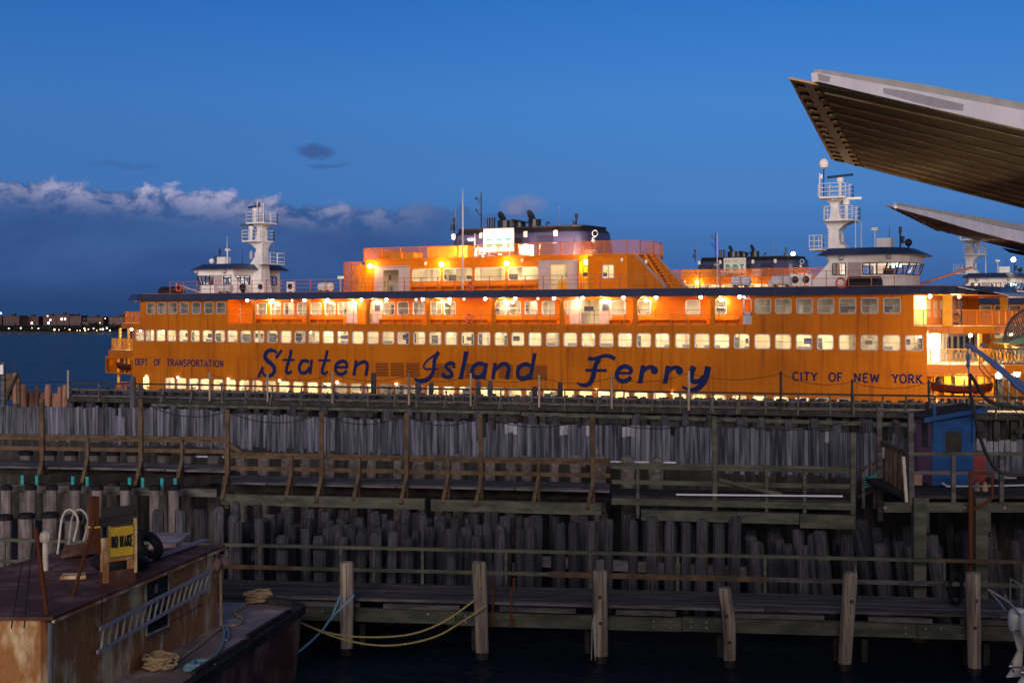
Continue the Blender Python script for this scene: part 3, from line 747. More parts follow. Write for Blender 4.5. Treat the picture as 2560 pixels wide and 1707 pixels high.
# ------------------------------------------------------------------ lettering
VOFF = [0]
def ribbon(mb, pts, v, th=.004, cap=True):
    """pts = (u, z, width) in the plane y=v; each stroke a hair further out than the last."""
    VOFF[0] += 1; y = v-.0035*(VOFF[0] % 4); n = len(pts); L = []; Rr = []
    for i, (a, b, w_) in enumerate(pts):
        p, q = pts[max(i-1, 0)], pts[min(i+1, n-1)]; dx, dz = q[0]-p[0], q[1]-p[1]; l = hypot(dx, dz) or 1
        nx, nz_ = -dz/l*w_/2, dx/l*w_/2
        L.append((a+nx, y, b+nz_)); Rr.append((a-nx, y, b-nz_))
    vs = L+Rr; mb.add(vs, [(i, i+1, n+i+1, n+i) for i in range(n-1)])
def disc(mb, c, r, v):
    VOFF[0] += 1; y = v-.0035*(VOFF[0] % 4)
    mb.add([(c[0]+r*cos(2*pi*k/18), y, c[1]+r*sin(2*pi*k/18)) for k in range(18)], [tuple(range(18))])
def big(name, ox, oy, sc, strokes, blobs=()):
    mb = MB()
    for st in strokes:
        wd = st[0]; pts = st[1:]; out = []
        for i, (x, y) in enumerate(pts):
            w_ = wd[min(i, len(wd)-1)] if isinstance(wd, (list, tuple)) else wd
            u, z = FP(ox+x/sc, oy+y/sc); k = FPX/(FO.y+u*UY+NS*VY); out.append((u, z, w_/sc/k*1.16))
        if len(out) > 2: out = catmull(out, 5)
        ribbon(mb, out, NS-.075)
    for (x, y, r) in blobs:
        c = FP(ox+x/sc, oy+y/sc); k = FPX/(FO.y+c[0]*UY+NS*VY); disc(mb, c, r/sc/k*1.05, NS-.075)
    return mb.build(name, M['letter_blue'], ferry)
t_ = lambda dx, dy: [([58,54,52,54,56,46,38], (755+dx,93+dy),(738+dx,190+dy),(708+dx,300+dy),(675+dx,410+dy),(672+dx,480+dy),(712+dx,500+dy),(765+dx,465+dy)), (34, (603+dx,272+dy),(812+dx,272+dy))]
big('ship_name', 620, 860, 6.918, [
    ([44,50], (592,100),(490,240)),
    ([40,52,62,68,74,74,74,70,62,56,44], (508,150),(440,108),(370,112),(318,155),(303,215),(335,280),(410,340),(460,410),(452,490),(395,545),(320,548),(262,500),(258,410)),
    ([50,40], (268,395),(180,572))]+t_(0,0)+[
    (54, (1062,310),(1000,283),(935,305),(895,385),(905,465),(960,500),(1030,470),(1078,395)), (50, (1110,265),(1080,522))]+t_(622,10)+[
    (40, (1530,398),(1740,398)), (54, (1715,392),(1712,335),(1675,300),(1615,298),(1550,340),(1518,410),(1535,480),(1590,515),(1660,510),(1712,455)),
    (56, (1878,278),(1836,546)), ([36,46,54,56,56,56], (1868,400),(1930,335),(2010,305),(2062,330),(2070,400),(2045,548))])
big('ship_name', 930, 850, 5.113, [
    ([50,48,44,48,52,54,40,22], (858,150),(808,240),(795,350),(775,435),(715,500),(640,522),(580,512),(548,492)),
    (22, (848,165),(760,222),(692,280),(666,332),(690,368),(770,368),(848,370)),
    (42, (1060,322),(1040,300),(1000,292),(955,318),(958,355),(1005,395),(1030,440),(1000,472),(950,472),(912,450)),
    ([58,54,54,60], (1210,152),(1190,260),(1160,400),(1142,488)), (20, (1178,156),(1240,156)), (20, (1108,485),(1168,485)),
    (48, (1432,310),(1370,298),(1305,340),(1285,410),(1310,465),(1370,478),(1432,430)), (50, (1466,290),(1432,496)),
    (48, (1582,290),(1548,500)), ([34,44,50,50,50], (1585,385),(1650,315),(1715,305),(1750,340),(1748,410),(1728,500)),
    (48, (2030,330),(1965,305),(1890,345),(1866,420),(1890,478),(1950,492),(2020,450)), (48, (2088,165),(2025,507))],
    [(1052,338,24), (916,440,26)])
def r_(dx, dy): return [([64,60], (1172+dx,297+dy),(1128+dx,540+dy)), (20, (1088+dx,536+dy),(1162+dx,536+dy)), ([34,46,54,50], (1165+dx,395+dy),(1225+dx,335+dy),(1290+dx,322+dy),(1345+dx,345+dy))]
big('ship_name', 1400, 860, 5.6, [
    ([50,44,44,46,50,52], (398,197),(480,206),(560,182),(640,162),(715,175),(778,208)),
    ([58,62,64,66,62,48,34,22], (562,200),(510,280),(484,380),(468,460),(428,540),(360,578),(290,568),(243,535)), (36, (360,365),(660,368)),
    (34, (830,405),(1010,405)), (56, (1000,402),(992,345),(950,318),(900,312),(838,345),(800,415),(815,480),(870,518),(940,508),(1002,460))]
    +r_(0,0)+r_(350,5)+[
    ([80,72,66,60,54,50], (1878,308),(1852,400),(1845,480),(1885,525),(1960,508),(2035,440)),
    ([80,78,76,66,50,38,24], (2080,310),(2055,440),(2015,535),(1935,615),(1850,642),(1770,622),(1718,592))],
    [(1328,368,54), (1678,373,54)])
def arc(cx, cy, rx, ry, a0, a1, n=10): return [(cx+rx*cos(radians(a0+(a1-a0)*i/n)), cy+ry*sin(radians(a0+(a1-a0)*i/n))) for i in range(n+1)]
GL_ = {  # width, strokes, serif bars (x, y)
 'A': (.78, [[(.06,0),(.39,1),(.72,0)], [(.18,.33),(.60,.33)]], [(.06,0),(.72,0)]),
 'C': (.74, [arc(.40,.5,.34,.5,48,312)], []),
 'D': (.74, [[(.14,0),(.14,1)], [(.14,1)]+arc(.34,.5,.34,.5,90,-90)+[(.14,0)]], [(.14,0),(.14,1)]),
 'E': (.66, [[(.14,0),(.14,1)], [(.14,1),(.60,1)], [(.14,.52),(.5,.52)], [(.14,0),(.62,0)]], [(.14,0),(.14,1)]),
 'F': (.62, [[(.14,0),(.14,1)], [(.14,1),(.60,1)], [(.14,.52),(.5,.52)]], [(.14,0),(.14,1)]),
 'I': (.34, [[(.17,0),(.17,1)]], [(.17,0),(.17,1)]),
 'K': (.76, [[(.14,0),(.14,1)], [(.66,1),(.16,.45)], [(.3,.58),(.68,0)]], [(.14,0),(.14,1),(.66,1),(.68,0)]),
 'N': (.80, [[(.14,0),(.14,1)], [(.14,1),(.66,0)], [(.66,0),(.66,1)]], [(.14,0),(.14,1),(.66,1)]),
 'O': (.80, [arc(.40,.5,.34,.5,0,360,18)], []),
 'P': (.68, [[(.14,0),(.14,1)], [(.14,1)]+arc(.36,.74,.26,.26,90,-90)+[(.14,.48)]], [(.14,0),(.14,1)]),
 'R': (.74, [[(.14,0),(.14,1)], [(.14,1)]+arc(.36,.75,.26,.25,90,-90)+[(.14,.5)], [(.38,.5),(.66,0)]], [(.14,0),(.14,1),(.66,0)]),
 'S': (.66, [arc(.33,.74,.25,.26,30,250,9)+arc(.33,.25,.27,.26,70,-150,9)], []),
 'T': (.70, [[(.35,0),(.35,1)], [(.04,1),(.66,1)]], [(.35,0)]),
 'W': (1.0, [[(.08,1),(.28,0)], [(.28,0),(.5,.9)], [(.5,.9),(.72,0)], [(.72,0),(.92,1)]], [(.08,1),(.92,1)]),
 'Y': (.74, [[(.06,1),(.37,.48)], [(.68,1),(.37,.48)], [(.37,.48),(.37,0)]], [(.06,1),(.68,1),(.37,0)]),
}
def words(mb, text, u0, u1, z0, h, v, wt=.17, serif=True, track=.10):
    tot = sum(GL_[c][0]+track if c != ' ' else .45 for c in text)-track; sx = (u1-u0)/tot; x = 0
    for c in text:
        if c == ' ': x += .45; continue
        wd, ss_, sf = GL_[c]
        for st in ss_: ribbon(mb, [(u0+(x+a)*sx, z0+b*h, wt*h) for a, b in st], v)
        if serif:
            for a, b in sf:
                zz = z0+(b*h if b < .5 else b*h); zz += wt*h*.28*(1 if b < .5 else -1)
                ribbon(mb, [(u0+(x+a)*sx-.2*h, zz, wt*h*.55), (u0+(x+a)*sx+.2*h, zz, wt*h*.55)], v)
        x += wd+track
for tx, x0, x1 in (('DEPT', 337.5, 369), ('OF', 385, 401.5), ('TRANSPORTATION', 416.5, 559)):
    mb = MB(); words(mb, tx, FU(x0), FU(x1), 4.80, .64, NS-.004, .22); mb.build('hull_lettering', M['letter_blue'], ferry)
for tx, x0, x1 in (('CITY', 1981.5, 2043.7), ('OF', 2072, 2106), ('NEW', 2134, 2199), ('YORK', 2230, 2306)):
    mb = MB(); words(mb, tx, FU(x0), FU(x1), 4.87, .64, NS-.004, .22); mb.build('hull_lettering', M['letter_blue'], ferry)
# ------------------------------------------------------------------ top house
HV = -7.6; RD = 12.36
HT = 15.35
h0, h1 = FU(913, HV), FU(1568, HV)
def hu(zx): return FU(800+zx*K, HV)
big_w = [(632, 822), (845, 1038), (1060, 1262), (1287, 1490)]
holes = [((hu(a)+hu(b))/2, hu(b)-hu(a), 13.30, 14.48, .2) for a, b in big_w]
sq = ((hu(1932)+hu(2010))/2, hu(2010)-hu(1932), 13.32, 14.5, .1)
doors = [((hu(432)+hu(540))/2, hu(540)-hu(432), RD+.05, 14.45, .03), ((hu(1578)+hu(1690))/2, hu(1690)-hu(1578), RD+.05, 14.62, .03)]
mb = MB(); hole_row(mb, HV, h0, h1, RD, HT, holes+[sq]+doors)
hq = [(h1, HV), (FU(1592, -6.6), -6.6), (FU(1622, -5), -5), (FU(1640, -3), -3), (FU(1648, -.5), -.5), (FU(1650, 2), 2), (FU(1640, 5), 5), (h0+4, -HV), (h0, -HV), (h0, HV)]
for a, b in zip(hq, hq[1:]): mb.add([(a[0], a[1], RD), (b[0], b[1], RD), (b[0], b[1], HT), (a[0], a[1], HT)], [(0, 1, 2, 3)])
mb.build('top_house', M['deck_orange'], ferry)
# roof of the house, rounded right end
xe = FU(1655, -5)
hp = [(h0-.1, HV-.08), (h1, HV-.08), (FU(1600, -6.7), -6.7), (FU(1632, -5), -5), (FU(1650, -3), -3), (FU(1656, -.5), -.5), (FU(1658, 2), 2), (FU(1648, 5), 5), (h0+4, -HV), (h0-.1, -HV)]
mb = MB(); mb.prism(hp, HT, HT+.12); mb.build('house_roof', M['deck_orange'], ferry)
mb = MB(); rp2 = [(p[0], p[1], HT+.12) for p in hp[:6]]; lp = [(h0, HV, HT+.12), (h0, 0, HT+.12)]
rail(mb, [(h0, 2, HT+.12)]+rp2, 1.15, (1.0, .05), 2.2, .028, .035); hr = mb.build('house_rail', M['deck_orange'], ferry)
mb = MB(); screen(mb, [(h0, 2, HT+.12)]+rp2, .05, 1.12); mb.build('mesh_panel', M['mesh_screen'], hr)
for a, b in big_w:
    window(ferry, 'house_window', (hu(a)+hu(b))/2, HV, 13.89, hu(b)-hu(a), 1.18, .2, False, 'cream')
window(ferry, 'house_window', sq[0], HV, 13.91, sq[1], 1.18, .1, False, 'frame_grey', True)
cabin('house_interior', h0+.05, h1-.05, HV+.06, HV+4.0, RD, HT-.05, 13.2, 'ceiling_light', 21, 3.0, (.3, .7))
for x0, x1, dx0, dx1, zt in ((375, 615, 435, 540, 14.75), (1497, 1760, 1576, 1692, 14.95)):
    a, b, c, d = hu(x0), hu(x1), hu(dx0), hu(dx1)
    mb = MB(); mb.box(a, c, HV-.07, HV-.01, RD+.02, zt); mb.box(d, b, HV-.07, HV-.01, RD+.02, zt); mb.box(c, d, HV-.07, HV-.01, zt-.3, zt); mb.box(a-.08, b+.08, HV-.2, HV-.01, zt, zt+.09)
    mb.build('door_surround', M['door_grey'], ferry)
mb = MB(); mb.box(hu(1590), hu(1690), HV+1.0, HV+1.5, RD+.1, 13.2); mb.build('bench', M['warm_yellow'], ferry)
for a, b in ((640, 835), (845, 1055), (1062, 1275), (1285, 1488)):
    u0, u1 = hu(a), hu(b); mb = MB(); mb.box(u0, u1, HV-.62, HV-.02, 12.74, 12.82); mb.slab([(u0, HV-.12, 12.82), (u1, HV-.12, 12.82), (u1, HV-.03, 13.18), (u0, HV-.03, 13.18)], (0, -.05, 0))
    for u in (u0+.05, (u0+u1)/2, u1-.05): mb.box(u-.04, u+.04, HV-.58, HV-.03, RD, 12.74)
    mb.build('bench', M['deck_orange'], ferry)
for zx, zy in ((340, 670), (829, 660), (1274, 653), (1822, 645)):
    u, z = FP(800+zx*K, 420+zy*K, HV-.3); globe('wall_lamp', (u, HV-.25, z), .24, 'lamp_sodium'); point(ferry, (u, HV-.75, z-.02), 300, (1.0, .50, .12), .15)
    mb = MB(); mb.box(u-.12, u+.12, HV-.12, HV-.01, z-.25, z+.2); mb.build('lamp_bracket', M['door_grey'], ferry)
for zx, zy in ((725, 652), (1385, 630), (2068, 628), (2233, 640)):
    u, z = FP(800+zx*K, 420+zy*K, HV-.1); mb = MB(); mb.lathe([(.06, -.2), (.12, -.1), (.14, .12), (.05, .16)], (u, HV-.2, z), 10); mb.box(u-.03, u+.03, HV-.2, HV, z+.02, z+.08); mb.build('loudhailer', M['ship_white'], ferry)
# lit doorway niche at the right of the house
a, b = hu(1790), hu(1868)
mb = MB(); mb.box(a, a+.1, HV-.5, HV-.01, RD+.02, HT-.5); mb.box(b-.1, b, HV-.9, HV-.01, RD+.02, HT-.02); mb.box(a+.3, b-.4, HV-.06, HV-.01, RD+.05, 14.3); mb.build('entry_niche', M['warm_yellow'], ferry)
mb = MB(); mb.box(a+.5, b-.2, HV-.7, HV-.3, 13.55, 13.85); mb.build('control_box', M['poster_blue'], ferry)
# sloping wings and stair to the roof deck
def wingplate(name, v, x0, x1, xb):
    mb = MB(); vs = [(x0, v, RD+.01), (xb, v, RD+.01), (xb, v, RD+.15), (x1, v, HT-.01), (x0, v, HT-.01)]
    mb.slab(vs, (0, .5, 0)); o = mb.build(name, M['hull_orange'], ferry)
    m2 = MB(); m2.slab([(x1, v, HT+.005), (xb, v, RD+.165), (xb, v+.5, RD+.165), (x1, v+.5, HT+.005)], (0, 0, .05)); m2.build('cap_plate', M['frame_grey'], o)
wingplate('slope_wing', HV, h1+.01, FU(1588, HV), FU(1662, HV))
wingplate('slope_wing', HV+3.4, FU(1600, HV+3.4), FU(1640, HV+3.4), FU(1712, HV+3.4))
mb = MB(); a = Vector((FU(1622, -6), -6.2, HT)); b = Vector((FU(1678, -6), -6.2, RD))
for v in (-6.8, -5.6): mb.bar((a.x, v, a.z), (b.x, v, b.z), .06, .22)
for k in range(11):
    p = a.lerp(b, (k+.5)/11); mb.box(p.x-.14, p.x+.14, -6.76, -5.64, p.z-.02, p.z+.02)
for v in (-6.8,): mb.bar((a.x, v, a.z+1.0), (b.x, v, b.z+1.0), .05, .05); mb.bar((a.x, v, a.z), (a.x, v, a.z+1), .05, .05); mb.bar((b.x, v, b.z), (b.x, v, b.z+1), .05, .05)
mb.build('stairway', M['deck_orange'], ferry)
mb = MB(); x0, x1 = FU(1627, -4), FU(1657, -4)
mb.add([(x0, -4.4, HT+.1), (x1, -4.4, HT-.9), (x1, -4.4, HT+.95), (x0, -4.4, HT+1.1)], [(0, 1, 2, 3)]); mb.build('mesh_panel', M['mesh_screen'], ferry)
# left caged landing
a, b = FU(870, -7), FU(913, -7)
mb = MB(); rail(mb, [(b, HV, RD), (a, HV, RD), (a, -3, RD)], 2.95, (1.0, .62, .4, .02), 1.2, .025, .03); o = mb.build('landing_cage', M['deck_orange'], ferry)
mb = MB(); screen(mb, [(b, HV, RD), (a, HV, RD), (a, -3, RD)], .05, 2.9); mb.build('mesh_panel', M['mesh_screen'], o)
mb = MB(); mb.box(a+.8, b-.02, -7.0, -5.5, RD+.02, 15.0); mb.build('stair_hood', M['warm_yellow'], ferry)
# ---- lockers and kit on the house roof
HR = HT+.12
def roofbox(name, x0, x1, y0, v0, d, mat, y1=None):
    u0, u1 = FU(x0, v0), FU(x1, v0); z = FZ(x0, y0, v0); mb = MB(); mb.box(u0, u1, v0, v0+d, HR+.005 if y1 is None else FZ(x0, y1, v0), z)
    mb.box(u0-.04, u1+.04, v0-.04, v0+d+.04, z, z+.05); return mb.build(name, M[mat], ferry)
roofbox('roof_locker', 948, 1001, 632, -5.4, 2, 'deck_orange'); roofbox('roof_locker', 1008, 1034, 633, -6.3, 1.6, 'warm_yellow')
roofbox('roof_locker', 977, 1003, 635, -6.6, 1.0, 'warm_yellow'); roofbox('roof_locker', 1068, 1168, 619, -5.0, 2.6, 'warm_yellow')
roofbox('white_cabinet', 1297, 1322, 614, -6.6, .9, 'sign_white', 640); roofbox('white_cabinet', 1456, 1483, 627, -7.0, .8, 'ship_white', 641)
mb = MB(); u, z = FP(1199, 640, -6); mb.ball((u, -6, z+.55), .42, 12, (1, 1, .75)); mb.tube([(u-.35, -6, HR), (u-.35, -6, z+.3)], .08); mb.tube([(u+.35, -6, HR), (u+.35, -6, z+.3)], .08); mb.box(u-.5, u+.5, -6.2, -5.8, z+.1, z+.28); mb.build('compass_stand', M['ship_white'], ferry)
mb = MB(); u, z = FP(1187, 600, -6); mb.tube([(u, -6, HR), (u, -6, z+.6)], .04); mb.ball((u-.4, -6, z+.1), .3, 10, (1.3, 1, .7)); mb.build('roof_light_post', M['frame_grey'], ferry)
# ---- funnel
FV = -3.4; f0, f1 = FU(1112, FV), FU(1466, FV); fc = (f0+f1)/2; fl = f1-f0
FTOP = 18.35
mb = MB(); rings = []
for z, sc_, r in ((HR, 1.0, 1.5), (17.2, .965, 1.4), (17.9, .95, 1.35), (FTOP, .90, 1.2)):
    rings.append([(fc+p[0], p[1], z) for p in rrect(fl*sc_, 6.8*sc_**2, r, 6)])
n = len(rings[0]); vs = [p for r in rings for p in r]
mb.add(vs, [(i*n+k, i*n+(k+1) % n, (i+1)*n+(k+1) % n, (i+1)*n+k) for i in range(3) for k in range(n)]+[tuple(3*n+k for k in range(n))])
fun = mb.build('funnel', M['funnel_blue'], ferry, smooth=True)
mb = MB(); mb.prism([(fc+p[0], p[1]) for p in rrect(fl*.91, 5.9, 1.25, 6)], FTOP+.003, FTOP+.16); mb.build('funnel_rim', M['black_paint'], fun)
mb = MB(); ra = [(fc+p[0], p[1]) for p in rrect(fl*.951+.03, 6.8*.95**2+.03, 1.35, 6)]; rb = [(fc+p[0], p[1]) for p in rrect(fl*.90+.03, 6.8*.9**2+.03, 1.2, 6)]; mb.prism(ra, 17.9, FTOP+.001, rb); mb.build('funnel_band', M['black_paint'], fun, smooth=True)
m0, m1 = FU(1284, FV-.1), FU(1303, FV-.1)
mb = MB(); mb.slab([(m0, FV-.10, HR), (m1, FV-.10, HR), (m1-.05, FV+.42, FTOP-.1), (m0-.1, FV+.42, FTOP-.1)], (0, .3, 0)); mb.build('recess_panel', M['black_paint'], fun)
def fvat(z): return FV+(z-HR)*.12
def funl(x0, x1, y0, y1, n):
    u0, u1 = FU(x0, FV), FU(x1, FV); z0, z1 = FZ(x0, y1, FV), FZ(x0, y0, FV); mb = MB()
    for k in range(n):
        z = z0+(z1-z0)*(k+.5)/n; v = fvat(z)-.02; mb.slab([(u0, v, z+.07), (u1, v, z+.07), (u1, v-.09, z-.03), (u0, v-.09, z-.03)], (0, 0, .03))
    mb.mi = 1; v = fvat((z0+z1)/2); mb.slab([(u0, fvat(z0)-.012, z0), (u1, fvat(z0)-.012, z0), (u1, fvat(z1)-.012, z1), (u0, fvat(z1)-.012, z1)], (0, .02, 0))
    mb.build('funnel_louvre', [M['funnel_blue'], M['black_paint']], fun)
funl(1340, 1381, 590, 640, 11); funl(1145, 1176, 600, 618, 5); funl(1220, 1262, 632, 652, 4)
for x, y in ((1134, 592), (1204, 589), (1314, 586), (1390, 583)):
    u, z = FP(x, y, FV); v = fvat(z); mb = MB(); mb.lathe([(.16, -.28), (.22, -.2), (.22, .2), (.14, .3)], (u, v-.32, z), 10); mb.box(u-.05, u+.05, v-.3, v, z+.2, z+.3); mb.build('funnel_lamp', M['sign_white'], fun)
u0, u1 = FU(1405, FV), FU(1432, FV); mb = MB(); mb.slab([(u0, fvat(HR)-.03, HR+.05), (u1, fvat(HR)-.03, HR+.05), (u1, fvat(17.3)-.03, 17.3), (u0, fvat(17.3)-.03, 17.3)], (0, .05, 0)); mb.build('funnel_door', M['funnel_blue'], fun)
for x, y, r in ((1255, 543, .62), (1328, 540, .66)):           # open rain flaps
    u = FU(x, 0); z = FZ(x, y, 0); mb = MB(); mb.lathe([(r, -.04), (r, .04)], (0, 0, 0), 18)
    mb.v = [tuple(Matrix.Rotation(radians(68), 3, 'Y') @ Vector(p)+Vector((u, 0, z))) for p in mb.v]; mb.build('exhaust_flap', M['black_paint'], fun)
for x, y, r in ((1264, 556, .8), (1281, 556, .62), (1300, 560, .55), (1337, 553, .62), (1222, 549, .17), (1234, 548, .17)):
    u = FU(x, .4); z = FZ(x, y, .4); mb = MB(); mb.lathe([(r, 0), (r, z-FTOP-.1), (r*1.06, z-FTOP-.1), (r*1.06, z-FTOP), (r*.85, z-FTOP), (r*.85, z-FTOP-.25)], (u, .4, FTOP+.16), 14); mb.build('exhaust_pipe', M['dark_metal'], fun)
mb = MB(); ua, ub = FU(1285, 0), FU(1320, 0); z = FZ(1300, 550, 0)
mb.slab([(ua, -.5, z), (ub, -.5, z-.35), (ub, 1, z-.35), (ua, 1, z)], (0, 0, .08)); mb.box(ua, ua+.06, -.5, -.44, FTOP, z); mb.box(ub-.06, ub, -.5, -.44, FTOP, z-.3); mb.build('exhaust_hood', M['black_paint'], fun)
mb = MB(); u = FU(1366, 0); mb.tube([(u, 0, FTOP), (u, 0, FTOP+.6), (u+.15, 0, FTOP+.75), (u+.3, 0, FTOP+.65), (u+.32, 0, FTOP+.5)], .07); mb.build('gooseneck_vent', M['black_paint'], fun)
mb = MB(); u = FU(1203, 0); zt = FZ(1203, 482, 0); mb.tube([(u, 0, FTOP), (u, 0, zt)], .06)
for y in (497, 526):
    z = FZ(1203, y, 0); mb.bar((u, 0, z), (u-.55*1.0, 0, z+.0), .05, .05); mb.bar((u, 0, z-.6), (u-.55, 0, z-.02), .05, .05); mb.lathe([(.1, -.1), (.1, .22)], (u-.6, 0, z), 8)
mb.build('signal_mast', M['dark_metal'], fun)
for x, yt in ((1139, 523), (1398.5, 518)):
    mb = MB(); u = FU(x, 0); mb.tube([(u, 0, FTOP), (u, 0, FZ(x, yt, 0))], .045, 6); mb.build('antenna', M['steel'], fun)
for x, yt in ((1136, 545), (1441, 534)):
    mb = MB(); u = FU(x, 0); z = FZ(x, yt, 0); mb.tube([(u, 0, FTOP-.3), (u, 0, z)], .06); mb.lathe([(.14, -.5), (.16, 0)], (u, 0, z), 8); mb.lathe([(.18, -.35), (.18, .2)], (u-.05, -.25, z-.9), 8); mb.build('signal_light', M['black_paint'], fun)
mb = MB(); u = f1-.2; mb.torus((u+.35, -2, 17.7), .28, .04); mb.tube([(u, -2, 17.2), (u+.35, -2, 17.4)], .04); mb.ball((u+.1, -1.8, 17), .2); mb.build('horn', M['ship_white'], fun)
# ---- department sign on the funnel
SV = -4.7; s0, s1 = FU(1210, SV), FU(1283, SV); sz0, sz1 = FZ(1246, 628, SV), FZ(1246, 572.5, SV)
mb = MB(); mb.box(s0, s1, SV, SV+.08, sz0, sz1); sgn = mb.build('sign_board', M['sign_white'], ferry)
mb = MB(); e = .06
for a in ((s0-e, s0, sz0-e, sz1+e), (s1, s1+e, sz0-e, sz1+e), (s0, s1, sz0-e, sz0), (s0, s1, sz1, sz1+e)): mb.box(a[0], a[1], SV-.02, SV+.1, a[2], a[3])
for u in (s0+.5, s1-.5): mb.box(u-.05, u+.05, SV+.085, SV+.17, HR, sz1)
mb.build('sign_frame', M['door_grey'], sgn)
W_, H_ = s1-s0, sz1-sz0
mb = MB(); q = lambda a, b: (s0+W_*a, sz0+H_*b)
words(mb, 'NEW YORK CITY', *[s0+W_*.05, s0+W_*.95], sz0+H_*.745, H_*.15, SV-.004, .13, False, .16); ribbon(mb, [(*q(.05, .665), .035), (*q(.95, .665), .035)], SV-.004)
mb.build('sign_lettering', M['black_paint'], sgn)
mb = MB(); y = SV-.012
def strip(a0, b0, a1, b1): mb.add([(s0+W_*a0, y, sz0+H_*b0), (s0+W_*a1, y, sz0+H_*b0), (s0+W_*a1, y, sz0+H_*b1), (s0+W_*a0, y, sz0+H_*b1)], [(0, 1, 2, 3)])
zb, zt = .14, .585; nst = 26
for k in range(nst):
    f = (k+.5)/nst; b0 = zb+(zt-zb)*k/nst; b1 = zb+(zt-zb)*(k+1)/nst
    if .32 < f < .72 and k % 3 == 0: continue
    c = sqrt(max(0, 1-(2*f-1)**2))
    strip(.07, b0, .17+.15*c, b1); strip(.52-.155*c, b0, .52+.155*c, b1)
    if f > .80: strip(.735, b0, .935, b1)
    else: strip(.775, b0, .895, b1)
mb.build('sign_emblem', M['sign_green'], sgn)
# ---- flag staff and roof-edge railing
mb = MB(); u = FU(1155, -11); mb.tube([(u, -10.9, RD), (u, -10.9, FZ(1155, 520, -10.9)), (u, -10.9, FZ(1155, 472, -10.9))], [.09, .07, .03], 8); mb.build('flagstaff', M['door_grey'], ferry)
mb = MB(); rail(mb, [(FU(425, -10.7), -10.7, RD), (FU(1700, -10.7), -10.7, RD)], 1.2, (1.0, .68, .35), 1.85, .022, .032)
rail(mb, [(FU(1700, -10.7), -10.7, RD), (FU(2295, -10.7), -10.7, RD)], 1.2, (1.0, .5), 1.85, .02, .028); mb.build('roof_rail', M['rail_rust'], ferry)
